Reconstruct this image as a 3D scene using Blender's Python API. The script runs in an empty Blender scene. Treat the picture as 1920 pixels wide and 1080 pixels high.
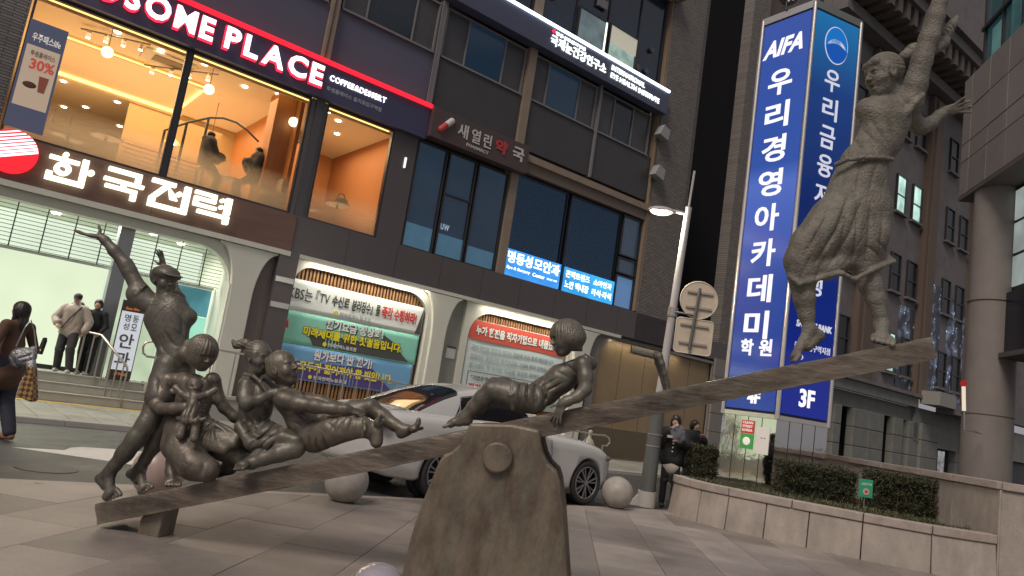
import bpy, math, random, time
import numpy as np
from math import sin, cos, pi, radians, sqrt
from mathutils import Vector, Matrix, noise as mnoise
T0 = time.time()
random.seed(7)
sc = bpy.context.scene
col = sc.collection

# ---------------------------------------------------------------- camera
cam_data = bpy.data.cameras.new('camera')
cam = bpy.data.objects.new('camera', cam_data); col.objects.link(cam)
PITCH, ROLL, EYE = math.atan(215 / 1400), radians(8.6), 1.38
right = Vector((1, 0, 0)); fwd = Vector((0, cos(PITCH), sin(PITCH))); upv = Vector((0, -sin(PITCH), cos(PITCH)))
cr = right * cos(ROLL) + upv * sin(ROLL); cu = -right * sin(ROLL) + upv * cos(ROLL)
M = Matrix((cr, cu, -fwd)).transposed().to_4x4(); M.translation = (0, 0, EYE)
cam.matrix_world = M
cam_data.sensor_width = 36; cam_data.lens = 1400 / 1920 * 36
cam_data.clip_start = .05; cam_data.clip_end = 500
sc.camera = cam

# ---------------------------------------------------------------- night sky, city glow and the soft plaza light
w = bpy.data.worlds.new('World'); sc.world = w; w.use_nodes = True
nt = w.node_tree; nt.nodes.clear()
sky = nt.nodes.new('ShaderNodeTexSky'); sky.sky_type = 'NISHITA'; sky.sun_disc = False
sky.sun_elevation = radians(-3); sky.sun_rotation = radians(200)
b1 = nt.nodes.new('ShaderNodeBackground'); b1.inputs[1].default_value = .15
b2 = nt.nodes.new('ShaderNodeBackground'); b2.inputs[0].default_value = (.95, .93, 1, 1); b2.inputs[1].default_value = .19
ad = nt.nodes.new('ShaderNodeAddShader'); wo = nt.nodes.new('ShaderNodeOutputWorld')
nt.links.new(sky.outputs[0], b1.inputs[0]); nt.links.new(b1.outputs[0], ad.inputs[0]); nt.links.new(b2.outputs[0], ad.inputs[1])
nt.links.new(ad.outputs[0], wo.inputs[0])
sl = bpy.data.lights.new('sun', 'SUN'); sun = bpy.data.objects.new('sun', sl); col.objects.link(sun)
sl.energy = 1.25; sl.angle = radians(22); sl.color = (1, .87, .76)
sun.rotation_euler = Vector((.55, .95, -1.25)).to_track_quat('-Z', 'Y').to_euler()
sc.view_settings.view_transform = 'Standard'; sc.view_settings.look = 'None'
sc.view_settings.exposure = .68; sc.view_settings.gamma = 1
sc.cycles.use_denoising = True
sc.cycles.max_bounces = 6; sc.cycles.diffuse_bounces = 3; sc.cycles.glossy_bounces = 3
sc.cycles.transparent_max_bounces = 10; sc.cycles.sample_clamp_indirect = 3; sc.cycles.volume_bounces = 0

# ---------------------------------------------------------------- materials
MATS = {}
def mat(name, c, rough=.6, metal=0, emit=None, es=0, var=0, vs=4, bump=0, bs=30, c2=None, coat=0, stretch=None, spec=.5, rand=0):
    """Principled material: base colour c drifting to c2 by noise, optional bump, optional per-object tone."""
    if name in MATS: return MATS[name]
    m = bpy.data.materials.new(name); m.use_nodes = True; t = m.node_tree; N = t.nodes; L = t.links
    p = N['Principled BSDF']; p.inputs['Base Color'].default_value = (*c, 1)
    p.inputs['Roughness'].default_value = rough; p.inputs['Metallic'].default_value = metal
    p.inputs['Coat Weight'].default_value = coat; p.inputs['Specular IOR Level'].default_value = spec
    if emit is not None:
        p.inputs['Emission Color'].default_value = (*emit, 1); p.inputs['Emission Strength'].default_value = es
    if var or bump or rand:
        tc = N.new('ShaderNodeTexCoord'); mp = N.new('ShaderNodeMapping'); L.new(tc.outputs['Object'], mp.inputs[0])
        if stretch: mp.inputs['Scale'].default_value = stretch
    if var:
        n = N.new('ShaderNodeTexNoise'); n.inputs['Scale'].default_value = vs; n.inputs['Detail'].default_value = 8; n.inputs['Roughness'].default_value = .65
        L.new(mp.outputs[0], n.inputs['Vector'])
        r = N.new('ShaderNodeValToRGB'); r.color_ramp.elements[0].position = .5 - .5 / (1 + var * 2); r.color_ramp.elements[1].position = .5 + .5 / (1 + var * 2)
        d = c2 or tuple(x * (1 - .5 * min(var, 1)) for x in c)
        r.color_ramp.elements[0].color = (*d, 1); r.color_ramp.elements[1].color = (*c, 1)
        L.new(n.outputs['Fac'], r.inputs[0]); last = r.outputs[0]
        L.new(last, p.inputs['Base Color'])
    if rand:
        oi = N.new('ShaderNodeObjectInfo'); mr = N.new('ShaderNodeMapRange'); mr.inputs[3].default_value = 1 - rand; mr.inputs[4].default_value = 1 + rand * .6
        L.new(oi.outputs['Random'], mr.inputs[0]); mx = N.new('ShaderNodeVectorMath'); mx.operation = 'SCALE'
        if var: L.new(last, mx.inputs[0])
        else: mx.inputs[0].default_value = c
        L.new(mr.outputs[0], mx.inputs['Scale']); L.new(mx.outputs[0], p.inputs['Base Color'])
    if bump:
        n2 = N.new('ShaderNodeTexNoise'); n2.inputs['Scale'].default_value = bs; n2.inputs['Detail'].default_value = 6
        L.new(mp.outputs[0], n2.inputs['Vector']); bu = N.new('ShaderNodeBump'); bu.inputs['Strength'].default_value = bump; bu.inputs['Distance'].default_value = .02
        L.new(n2.outputs['Fac'], bu.inputs['Height']); L.new(bu.outputs[0], p.inputs['Normal'])
    MATS[name] = m; return m

def brickmat(name, c1, c2, mortar, sc_, bw, bh, axis='XZ', rough=.85):
    if name in MATS: return MATS[name]
    m = bpy.data.materials.new(name); m.use_nodes = True; t = m.node_tree; N = t.nodes; L = t.links; p = N['Principled BSDF']
    p.inputs['Roughness'].default_value = rough
    tc = N.new('ShaderNodeTexCoord'); sp = N.new('ShaderNodeSeparateXYZ'); cb = N.new('ShaderNodeCombineXYZ')
    L.new(tc.outputs['Object'], sp.inputs[0]); L.new(sp.outputs['X'], cb.inputs[0]); L.new(sp.outputs['Z'], cb.inputs[1])
    b = N.new('ShaderNodeTexBrick'); L.new(cb.outputs[0], b.inputs['Vector']); b.inputs['Scale'].default_value = sc_
    b.inputs['Color1'].default_value = (*c1, 1); b.inputs['Color2'].default_value = (*c2, 1); b.inputs['Mortar'].default_value = (*mortar, 1)
    b.inputs['Brick Width'].default_value = bw; b.inputs['Row Height'].default_value = bh; b.inputs['Mortar Size'].default_value = .012
    L.new(b.outputs['Color'], p.inputs['Base Color']); bu = N.new('ShaderNodeBump'); bu.inputs['Strength'].default_value = .6; bu.inputs['Distance'].default_value = .02; bu.invert = True
    L.new(b.outputs['Fac'], bu.inputs['Height']); L.new(bu.outputs[0], p.inputs['Normal']); MATS[name] = m; return m

def emis(name, c, s, var=0, vs=3, c2=None):
    if name in MATS: return MATS[name]
    m = bpy.data.materials.new(name); m.use_nodes = True; t = m.node_tree; t.nodes.clear()
    o = t.nodes.new('ShaderNodeOutputMaterial'); e = t.nodes.new('ShaderNodeEmission'); e.inputs[0].default_value = (*c, 1); e.inputs[1].default_value = s
    if var:
        tc = t.nodes.new('ShaderNodeTexCoord'); n = t.nodes.new('ShaderNodeTexNoise'); n.inputs['Scale'].default_value = vs; t.links.new(tc.outputs['Object'], n.inputs['Vector'])
        r = t.nodes.new('ShaderNodeValToRGB'); r.color_ramp.elements[0].position = .35; r.color_ramp.elements[1].position = .65
        r.color_ramp.elements[0].color = (*(c2 or tuple(x * (1 - var) for x in c)), 1); r.color_ramp.elements[1].color = (*c, 1)
        t.links.new(n.outputs['Fac'], r.inputs[0]); t.links.new(r.outputs[0], e.inputs[0])
    t.links.new(e.outputs[0], o.inputs[0]); MATS[name] = m; return m

def glass(name, tint=(1, 1, 1), refl=.12, rough=.02):
    if name in MATS: return MATS[name]
    m = bpy.data.materials.new(name); m.use_nodes = True; t = m.node_tree; t.nodes.clear()
    o = t.nodes.new('ShaderNodeOutputMaterial'); a = t.nodes.new('ShaderNodeBsdfTransparent'); a.inputs[0].default_value = (*tint, 1)
    g = t.nodes.new('ShaderNodeBsdfGlossy'); g.inputs['Roughness'].default_value = rough
    f = t.nodes.new('ShaderNodeLayerWeight'); f.inputs['Blend'].default_value = refl
    mx = t.nodes.new('ShaderNodeMixShader'); t.links.new(f.outputs['Fresnel'], mx.inputs[0]); t.links.new(a.outputs[0], mx.inputs[1]); t.links.new(g.outputs[0], mx.inputs[2])
    t.links.new(mx.outputs[0], o.inputs[0]); MATS[name] = m; return m

# ---------------------------------------------------------------- scene building helpers
FRAMES = {'W': ((0, 0, 0), 0.0),
          'F': ((-5.5443, 18.8539, 0), radians(37.8)),     # street front of the big building: x along it, y into it
          'S': ((-2.3776, 5.8516, 0), radians(-8)),        # the seesaw: x along it, y away from the plaza's middle
          }
ORG = {}
def fpt(frame, p):
    (o, a) = FRAMES[frame]
    return Vector((o[0] + p[0] * cos(a) - p[1] * sin(a), o[1] + p[0] * sin(a) + p[1] * cos(a), o[2] + p[2]))
def setp(o, label=None, cat=None, group=None, kind=None):
    if label: o['label'] = label
    if cat: o['category'] = cat
    if group: o['group'] = group
    if kind: o['kind'] = kind
    return o
def thing(name, label, cat, frame='W', org=(0, 0, 0), group=None, kind=None):
    o = bpy.data.objects.new(name, None); col.objects.link(o); o.empty_display_size = .2
    o.location = fpt(frame, org); o.rotation_euler = (0, 0, FRAMES[frame][1])
    setp(o, label, cat, group, kind); ORG[o.name] = (frame, tuple(org)); return o

class MB:
    def __init__(s): s.v = []; s.f = []; s.sm = []
    def add(s, vs, fs, smooth=False):
        n = len(s.v); s.v += [tuple(v) for v in vs]; s.f += [tuple(i + n for i in f) for f in fs]; s.sm += [smooth] * len(fs); return s
    def box(s, x0, x1, y0, y1, z0, z1):
        vs = [(x, y, z) for z in (z0, z1) for y in (y0, y1) for x in (x0, x1)]
        return s.add(vs, [(0, 2, 3, 1), (4, 5, 7, 6), (0, 1, 5, 4), (2, 6, 7, 3), (0, 4, 6, 2), (1, 3, 7, 5)])
    def cbox(s, x0, x1, y0, y1, z0, z1, c=.01):
        """box with chamfered top/front edges (12 more faces): a paver, a slat, a panel"""
        vs = [(x0, y0, z0), (x1, y0, z0), (x1, y1, z0), (x0, y1, z0), (x0, y0, z1 - c), (x1, y0, z1 - c), (x1, y1, z1 - c), (x0, y1, z1 - c),
              (x0 + c, y0 + c, z1), (x1 - c, y0 + c, z1), (x1 - c, y1 - c, z1), (x0 + c, y1 - c, z1)]
        return s.add(vs, [(0, 3, 2, 1), (0, 1, 5, 4), (1, 2, 6, 5), (2, 3, 7, 6), (3, 0, 4, 7), (4, 5, 9, 8), (5, 6, 10, 9), (6, 7, 11, 10), (7, 4, 8, 11), (8, 9, 10, 11)])
    def cyl(s, p0, p1, r0, r1=None, n=16, caps=True):
        r1 = r0 if r1 is None else r1; p0 = Vector(p0); p1 = Vector(p1); d = (p1 - p0).normalized()
        a = d.orthogonal().normalized(); b = d.cross(a)
        vs = [p0 + (a * cos(2 * pi * i / n) + b * sin(2 * pi * i / n)) * r0 for i in range(n)] + [p1 + (a * cos(2 * pi * i / n) + b * sin(2 * pi * i / n)) * r1 for i in range(n)]
        s.add(vs, [(i, (i + 1) % n, n + (i + 1) % n, n + i) for i in range(n)], True)
        if caps: s.add(vs[:n], [tuple(range(n))[::-1]]); s.add(vs[n:], [tuple(range(n))])
        return s
    def tube(s, pts, r, n=10, closed=False):
        pts = [Vector(p) for p in pts]; m = len(pts); rings = []
        a = None
        for i, p in enumerate(pts):
            q0 = pts[i - 1] if i or closed else p; q1 = pts[(i + 1) % m] if i < m - 1 or closed else p
            d = (q1 - q0).normalized()
            a = d.orthogonal().normalized() if a is None else (a - d * a.dot(d)).normalized()
            b = d.cross(a); rr = r[i] if isinstance(r, (list, tuple)) else r
            rings += [p + (a * cos(2 * pi * j / n) + b * sin(2 * pi * j / n)) * rr for j in range(n)]
        fs = []
        for i in range(m if closed else m - 1):
            k = (i + 1) % m
            fs += [(i * n + j, i * n + (j + 1) % n, k * n + (j + 1) % n, k * n + j) for j in range(n)]
        s.add(rings, fs, True)
        if not closed: s.add(rings[:n], [tuple(range(n))[::-1]]); s.add(rings[-n:], [tuple(range(n))])
        return s
    def prism(s, poly, lo, hi, axis='y'):
        """polygon in the plane across 'axis', extruded between lo and hi"""
        n = len(poly)
        def P(a, b, c): return (a, c, b) if axis == 'y' else ((c, a, b) if axis == 'x' else (a, b, c))
        vs = [P(a, b, lo) for a, b in poly] + [P(a, b, hi) for a, b in poly]
        fs = [(i, (i + 1) % n, n + (i + 1) % n, n + i) for i in range(n)] + [tuple(range(n))[::-1], tuple(range(n, 2 * n))]
        return s.add(vs, fs)
    def sphere(s, c, r, n=16, m=10, squash=(1, 1, 1), z0=-1, z1=1):
        vs = []; fs = []
        for i in range(m + 1):
            t = math.asin(z0) + (math.asin(z1) - math.asin(z0)) * i / m
            for j in range(n):
                a = 2 * pi * j / n; vs.append((c[0] + r * cos(t) * cos(a) * squash[0], c[1] + r * cos(t) * sin(a) * squash[1], c[2] + r * sin(t) * squash[2]))
        for i in range(m):
            for j in range(n): fs.append((i * n + j, i * n + (j + 1) % n, (i + 1) * n + (j + 1) % n, (i + 1) * n + j))
        s.add(vs, fs, True); s.add(vs[:n], [tuple(range(n))[::-1]], True); return s.add(vs[-n:], [tuple(range(n))], True)
    def make(s, name, material, root=None, frame='W', org=(0, 0, 0), bevel=0, fixn=True):
        me = bpy.data.meshes.new(name)
        if root is not None:
            r0 = root
            while r0.name not in ORG: r0 = r0.parent
            org = ORG[r0.name][1]
        vs = [(v[0] - org[0], v[1] - org[1], v[2] - org[2]) for v in s.v]
        me.from_pydata(vs, [], s.f); me.polygons.foreach_set('use_smooth', s.sm)
        if fixn:
            import bmesh
            bm = bmesh.new(); bm.from_mesh(me); bmesh.ops.remove_doubles(bm, verts=bm.verts, dist=1e-5); bmesh.ops.recalc_face_normals(bm, faces=bm.faces); bm.to_mesh(me); bm.free()
        me.materials.append(material)
        if any(s.sm) and fixn and not all(s.sm): me.set_sharp_from_angle(angle=radians(38))
        o = bpy.data.objects.new(name, me); col.objects.link(o)
        if root is not None: o.parent = root
        else: o.location = fpt(frame, org); o.rotation_euler = (0, 0, FRAMES[frame][1]); ORG[o.name] = (frame, tuple(org))
        if bevel:
            b = o.modifiers.new('bevel', 'BEVEL'); b.width = bevel; b.segments = 2; b.limit_method = 'ANGLE'; b.angle_limit = radians(40)
        return o
def box(name, x0, x1, y0, y1, z0, z1, material, root=None, bevel=0, **k):
    return MB().box(x0, x1, y0, y1, z0, z1).make(name, material, root, bevel=bevel, **k)
def solo(o, label, cat, group=None): return setp(o, label, cat, group)
def rect_pts(x0, x1, z0, z1, r, n=6, corners=(1, 1, 1, 1)):
    """rounded rectangle; corners = bottom-left, bottom-right, top-right, top-left radii factors"""
    out = []
    for (cx, cz, a0, f) in ((x0, z0, 180, corners[0]), (x1, z0, 270, corners[1]), (x1, z1, 0, corners[2]), (x0, z1, 90, corners[3])):
        rr = r * f
        if rr == 0: out.append((cx, cz)); continue
        ox = cx + (rr if cx == x0 else -rr); oz = cz + (rr if cz == z0 else -rr)
        out += [(ox + rr * cos(radians(a0 + 90 * i / n)), oz + rr * sin(radians(a0 + 90 * i / n))) for i in range(n + 1)]
    return out

# text: Blender's own font (with its Hangul fallback), fitted into a box on a front plane
_TC = {}; TXT = [0.0]
def textmesh(s, off=0.0, ext=.01, res=3):
    t_ = time.time(); k = (s, off, ext)
    if k in _TC: return _TC[k]
    cu_ = bpy.data.curves.new('t', 'FONT'); cu_.body = s; cu_.size = 1; cu_.offset = off; cu_.extrude = 1; cu_.resolution_u = res; cu_.align_x = 'LEFT'
    o = bpy.data.objects.new('t', cu_); me = o.to_mesh()
    v = np.zeros(len(me.vertices) * 3); me.vertices.foreach_get('co', v); v = v.reshape(-1, 3)
    fs = [tuple(p.vertices) for p in me.polygons]
    o.to_mesh_clear(); bpy.data.objects.remove(o); bpy.data.curves.remove(cu_)
    _TC[k] = (v, fs); TXT[0] += time.time() - t_; return _TC[k]
def text(name, s, x0, x1, z0, z1, y, thick, material, root, off=.0, shear=0.0, mapf=None):
    """text standing in the box x0..x1, z0..z1 with its face at y (towards -y), body thick deep"""
    v, fs = textmesh(s, off)
    if len(v) == 0: return None
    mn = v.min(0); mx = v.max(0); q = (v - mn) / np.maximum(mx - mn, 1e-6)
    X = x0 + q[:, 0] * (x1 - x0) + shear * q[:, 1] * (z1 - z0); Z = z0 + q[:, 1] * (z1 - z0); Y = y + (1 - q[:, 2]) * thick
    P = np.stack([X, Y, Z], 1)
    if mapf is not None: P = mapf(P)
    mb = MB(); mb.add(P.tolist(), fs); return mb.make(name, material, root, fixn=False)
def letters(name, s, x0, x1, z0, z1, y, thick, material, root, off=.0, gap=.12, space=.45, size=None):
    """one object per character"""
    ws = []
    for ch in s:
        if ch == ' ': ws.append(space); continue
        v, _ = textmesh(ch, off); ws.append(float(v[:, 0].max() - v[:, 0].min()))
    tot = sum(ws) + gap * (len(s) - 1); k = (x1 - x0) / tot; x = x0
    for ch, wd in zip(s, ws):
        if ch != ' ': text(name, ch, x, x + wd * k, z0, z1, y, thick, material, root, off)
        x += (wd + gap) * k

# ---------------------------------------------------------------- implicit modelling: smooth unions of tapered limbs, meshed as one skin
class Sdf:
    def __init__(s): s.p = []
    def cone(s, a, b, ra, rb, k=.03, op='+', flat=None):
        a = np.array(a, float); b = np.array(b, float); ra -= .006 * (ra > .045); rb -= .006 * (rb > .045); s.p.append(('c', a, b, ra, rb, k, op, flat)); return s
    def limb(s, pts, k=.03, flat=None, op='+'):
        for (a, ra), (b, rb) in zip(pts[:-1], pts[1:]): s.cone(a, b, ra, rb, k, op, flat)
        return s
    def ell(s, c, r, R=None, k=.03, op='+'):
        s.p.append(('e', np.array(c, float), np.array(r, float), np.eye(3) if R is None else np.array(R, float), k, op)); return s
    def fold(s, c, rad, d, freq, amp, wob=6.0, seed=0):
        s.p.append(('f', np.array(c, float), np.array(rad, float), np.array(d, float) / np.linalg.norm(d), freq, amp, wob, seed)); return s
    def strand(s, c, rad, R, n, amp, seed=0):
        """grooves running down from the crown, like combed hair"""
        s.p.append(('s', np.array(c, float), np.full(3, float(rad)), np.array(R), n, amp, seed)); return s
    def bounds(s):
        lo = np.full(3, 1e9); hi = -lo
        for p in s.p:
            if p[0] == 'c' and p[6] == '+':
                r = max(p[3], p[4]) + .02; lo = np.minimum(lo, np.minimum(p[1], p[2]) - r); hi = np.maximum(hi, np.maximum(p[1], p[2]) + r)
            if p[0] == 'e' and p[5] == '+':
                r = p[2].max() + .02; lo = np.minimum(lo, p[1] - r); hi = np.maximum(hi, p[1] + r)
        return lo, hi
    def mesh(s, h):
        lo, hi = s.bounds(); lo -= 3 * h; hi += 3 * h; n = np.ceil((hi - lo) / h).astype(int) + 1
        D = np.full(n, .4, np.float32)
        ax = [lo[i] + h * np.arange(n[i]) for i in range(3)]
        for p in s.p:
            if p[0] == 'c': _, a, b, ra, rb, k, op, flat = p; m = max(ra, rb) + k + 3 * h; l = np.minimum(a, b) - m; u = np.maximum(a, b) + m
            elif p[0] == 'e': _, c, r, R, k, op = p; m = r.max() + k + 3 * h; l = c - m; u = c + m
            elif p[0] == 'f': _, c, rad, d, freq, amp, wob, seed = p; l = c - rad; u = c + rad; freq = freq * 1.5; amp = amp * .85
            else: _, c, rad, R, ns, amp, seed = p; l = c - rad; u = c + rad
            i0 = np.maximum(0, np.floor((l - lo) / h).astype(int)); i1 = np.minimum(n, np.ceil((u - lo) / h).astype(int) + 1)
            if (i1 <= i0).any(): continue
            X, Y, Z = np.meshgrid(ax[0][i0[0]:i1[0]], ax[1][i0[1]:i1[1]], ax[2][i0[2]:i1[2]], indexing='ij')
            P = np.stack([X, Y, Z], -1); sub = D[i0[0]:i1[0], i0[1]:i1[1], i0[2]:i1[2]]
            if p[0] == 's':
                q = (P - c) @ R.T; w_ = np.clip(1.3 - 1.3 * ((P - c) ** 2).sum(-1) / rad[0] ** 2, 0, 1); az = np.arctan2(q[..., 0], q[..., 1])
                v_ = (1 - np.abs(np.sin(az * ns * .5 + 1.5 * np.sin(az * 5 + seed) + 9 * q[..., 2]))) ** 1.5
                sub += (amp * w_ * (v_ - .3) * (np.abs(sub) < .05)).astype(np.float32); continue
            if p[0] == 'f':
                q = (P - c) / rad; w_ = np.clip(1 - (q ** 2).sum(-1), 0, 1)
                o_ = np.cross(d, [.3, .8, .5]); o_ /= np.linalg.norm(o_)
                ph = P @ d * freq + 1.3 * np.sin(P @ o_ * wob + seed) + .7 * np.sin(P[..., 2] * wob * 1.7 + seed * 2)
                ph = ph + (1.6 if wob > 3 else .5) * np.sin(P[..., 0] * wob * 2.3 + 2 * np.sin(P[..., 2] * wob * 1.3 + seed)); v_ = (1 - np.abs(np.sin(ph * .5))) ** 2
                w_ = w_ * np.clip((.55 if wob > 3 else .8) + .75 * np.sin(P @ o_ * wob * 1.9 + P[..., 2] * wob * 1.1 + seed * 3), 0, 1); sub += (amp * w_ * (v_ * 1.6 - .3) * (np.abs(sub) < .06)).astype(np.float32); continue
            if p[0] == 'c':
                v = b - a; L2 = max(v @ v, 1e-9); q = P - a; t = np.clip(q @ v / L2, 0, 1)
                q = q - t[..., None] * v
                if flat is not None:
                    fd = np.array(flat[0], float); fd /= np.linalg.norm(fd); q = q + (q @ fd)[..., None] * fd * (1 / flat[1] - 1)
                d_ = np.sqrt((q ** 2).sum(-1)) - (ra + (rb - ra) * t)
                if flat is not None: d_ = d_ * min(1, flat[1] * 1.3)
            else:
                q = (P - c) @ R.T; k0 = np.sqrt(((q / r) ** 2).sum(-1)); k1 = np.sqrt(((q / r ** 2) ** 2).sum(-1)) + 1e-9; d_ = k0 * (k0 - 1) / k1
                d_ = np.where(k0 < .2, -r.min() * .8, d_)
            k = max(k, 1e-4)
            if op == '+': hh = np.clip(.5 + .5 * (sub - d_) / k, 0, 1); sub[...] = sub * (1 - hh) + d_ * hh - k * hh * (1 - hh)
            else: hh = np.clip(.5 - .5 * (sub + d_) / k, 0, 1); sub[...] = sub * (1 - hh) - d_ * hh + k * hh * (1 - hh)
        return surfnet(D, lo, h)
def surfnet(D, lo, h):
    ins = D < 0; nx, ny, nz = D.shape
    cnt = np.zeros((nx - 1, ny - 1, nz - 1), np.int8)
    for i in (0, 1):
        for j in (0, 1):
            for k in (0, 1): cnt += ins[i:nx - 1 + i, j:ny - 1 + j, k:nz - 1 + k]
    act = (cnt > 0) & (cnt < 8); idx = -np.ones(act.shape, np.int64); C = np.argwhere(act); idx[act] = np.arange(len(C))
    acc = np.zeros((len(C), 3)); num = np.zeros(len(C))
    cs = [(i, j, k) for i in (0, 1) for j in (0, 1) for k in (0, 1)]
    for a in cs:
        for ax_ in range(3):
            if a[ax_] == 1: continue
            b = list(a); b[ax_] = 1
            da = D[C[:, 0] + a[0], C[:, 1] + a[1], C[:, 2] + a[2]]; db = D[C[:, 0] + b[0], C[:, 1] + b[1], C[:, 2] + b[2]]
            m = (da < 0) != (db < 0); t = np.where(m, da / np.where(m, da - db, 1), 0)
            pt = np.tile(np.array(a, float), (len(C), 1)); pt[:, ax_] += t
            acc += pt * m[:, None]; num += m
    V = lo + h * (C + acc / np.maximum(num, 1)[:, None]); Q = []
    for ax_ in range(3):
        o = [0, 1, 2]; o.remove(ax_); sl0 = [slice(None)] * 3; sl1 = [slice(None)] * 3; sl0[ax_] = slice(0, -1); sl1[ax_] = slice(1, None)
        for q in o: sl0[q] = slice(1, -1); sl1[q] = slice(1, -1)
        A = ins[tuple(sl0)]; B = ins[tuple(sl1)]; E = np.argwhere(A != B)
        if len(E) == 0: continue
        fl = A[tuple(E.T)]
        for q in o: E[:, q] += 1
        def g(d1, d2):
            e = E.copy(); e[:, o[0]] -= d1; e[:, o[1]] -= d2; return idx[tuple(e.T)]
        q4 = np.stack([g(1, 1), g(0, 1), g(0, 0), g(1, 0)], 1)
        if ax_ == 1: fl = ~fl
        q4[~fl] = q4[~fl][:, ::-1]; Q.append(q4)
    return V, np.concatenate(Q)
SKT = [0.0]
def skin(sdf, h, name, material, root, smooth=1):
    t_ = time.time(); V, Q = sdf.mesh(h); SKT[0] += time.time() - t_
    if smooth:
        # one relaxation pass takes the grid steps out
        nb = np.zeros_like(V); c = np.zeros(len(V))
        for i in range(4):
            a = Q[:, i]; b = Q[:, (i + 1) % 4]
            for d in range(3): nb[:, d] += np.bincount(a, V[b, d], len(V)) + np.bincount(b, V[a, d], len(V))
            c += np.bincount(a, minlength=len(V)) + np.bincount(b, minlength=len(V))
        V = V * .5 + .5 * nb / np.maximum(c, 1)[:, None]
    r0 = root
    while r0.name not in ORG: r0 = r0.parent
    V = V - np.array(ORG[r0.name][1])
    me = bpy.data.meshes.new(name); me.vertices.add(len(V)); me.vertices.foreach_set('co', V.astype(np.float32).ravel())
    me.loops.add(len(Q) * 4); me.loops.foreach_set('vertex_index', Q.astype(np.int32).ravel())
    me.polygons.add(len(Q)); me.polygons.foreach_set('loop_start', np.arange(0, len(Q) * 4, 4, dtype=np.int32)); me.polygons.foreach_set('use_smooth', np.ones(len(Q), bool))
    me.update(); me.validate(); me.materials.append(material)
    o = bpy.data.objects.new(name, me); col.objects.link(o); o.parent = root; return o

def axes(f, u):
    f = np.array(f, float); f /= np.linalg.norm(f); u = np.array(u, float); u -= f * (f @ u); u /= np.linalg.norm(u); return np.stack([np.cross(f, u), f, u])
def head(S, c, H, f, u, mouth=0, ears=True, face=True, hair=None):
    """head of height H at centre c, looking along f"""
    R = axes(f, u); c = np.array(c, float)
    def P(x, y, z): return c + (x * R[0] + y * R[1] + z * R[2]) * H
    if hair in ('bob', 'bowl'):
        S.ell(P(0, -.06, .12), np.array((.405, .47, .41)) * H, R, .02); S.ell(P(0, -.12, -.06 if hair == 'bowl' else -.14), np.array((.43, .43, .27 if hair == 'bowl' else .34)) * H, R, .06)
        S.strand(P(0, -.05, .25), .75 * H, R, 34, .011, 2)
        S.ell(P(0, .50, -.20), np.array((.25, .28, .30)) * H, R, .01, '-'); S.ell(P(0, .05, -.52), np.array((.36, .5, .2)) * H, R, .02, '-'); ears = False
    elif hair == 'short':
        S.ell(P(0, -.09, .14), np.array((.36, .42, .38)) * H, R, .01); S.ell(P(0, -.18, -.06), np.array((.34, .26, .25)) * H, R, .04)
        S.strand(P(0, -.1, .2), .55 * H, R, 30, .007, 1)
    elif hair == 'back':
        S.ell(P(0, -.08, .14), np.array((.365, .43, .38)) * H, R, .01); S.strand(P(0, -.35, .25), .8 * H, axes(R[2], -R[1]), 34, .007, 1)
        for sx in (-1, 1): S.cone(P(.28 * sx, .12, .12), P(.29 * sx, .16, -.12), .05 * H, .03 * H, .03)
    S.ell(P(0, -.06, .13), np.array((.33, .40, .37)) * H, R, .02 * H)
    S.ell(P(0, .10, -.16), np.array((.245, .25, .33)) * H, R, .12 * H)
    if not face: return P, R
    S.cone(P(-.07, .20, -.39), P(.07, .20, -.39), .075 * H, .075 * H, .08 * H)
    for sx in (-1, 1): S.ell(P(.15 * sx, .22, -.12), np.array((.11, .1, .12)) * H, R, .08 * H)
    S.cone(P(-.15, .285, .085), P(.15, .285, .085), .05 * H, .05 * H, .05 * H)
    for sx in (-1, 1): S.ell(P(.125 * sx, .37, .015), np.array((.085, .07, .05)) * H, R, .04 * H, '-')
    for sx in (-1, 1): S.ell(P(.125 * sx, .285, .01), np.array((.062, .05, .035)) * H, R, .012 * H)
    S.cone(P(0, .33, .06), P(0, .42, -.10), .028 * H, .045 * H, .035 * H)
    for sx in (-1, 1): S.ell(P(.045 * sx, .385, -.11), np.array((.035, .04, .03)) * H, R, .02 * H)
    if mouth:
        S.ell(P(0, .38, -.27), np.array((.085, .1, .055)) * H, R, .015 * H, '-')
        S.cone(P(-.08, .315, -.21), P(.08, .315, -.21), .025 * H, .025 * H, .02 * H); S.cone(P(-.07, .30, -.33), P(.07, .30, -.33), .03 * H, .03 * H, .02 * H)
    else:
        S.cone(P(-.075, .325, -.235), P(.075, .325, -.235), .028 * H, .028 * H, .02 * H); S.cone(P(-.06, .322, -.285), P(.06, .322, -.285), .03 * H, .03 * H, .02 * H)
    if ears:
        for sx in (-1, 1):
            S.ell(P(.325 * sx, -.02, -.03), np.array((.04, .085, .13)) * H, R, .015 * H); S.ell(P(.37 * sx, -.01, -.02), np.array((.03, .045, .075)) * H, R, .01 * H, '-')
    return P, R
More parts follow.
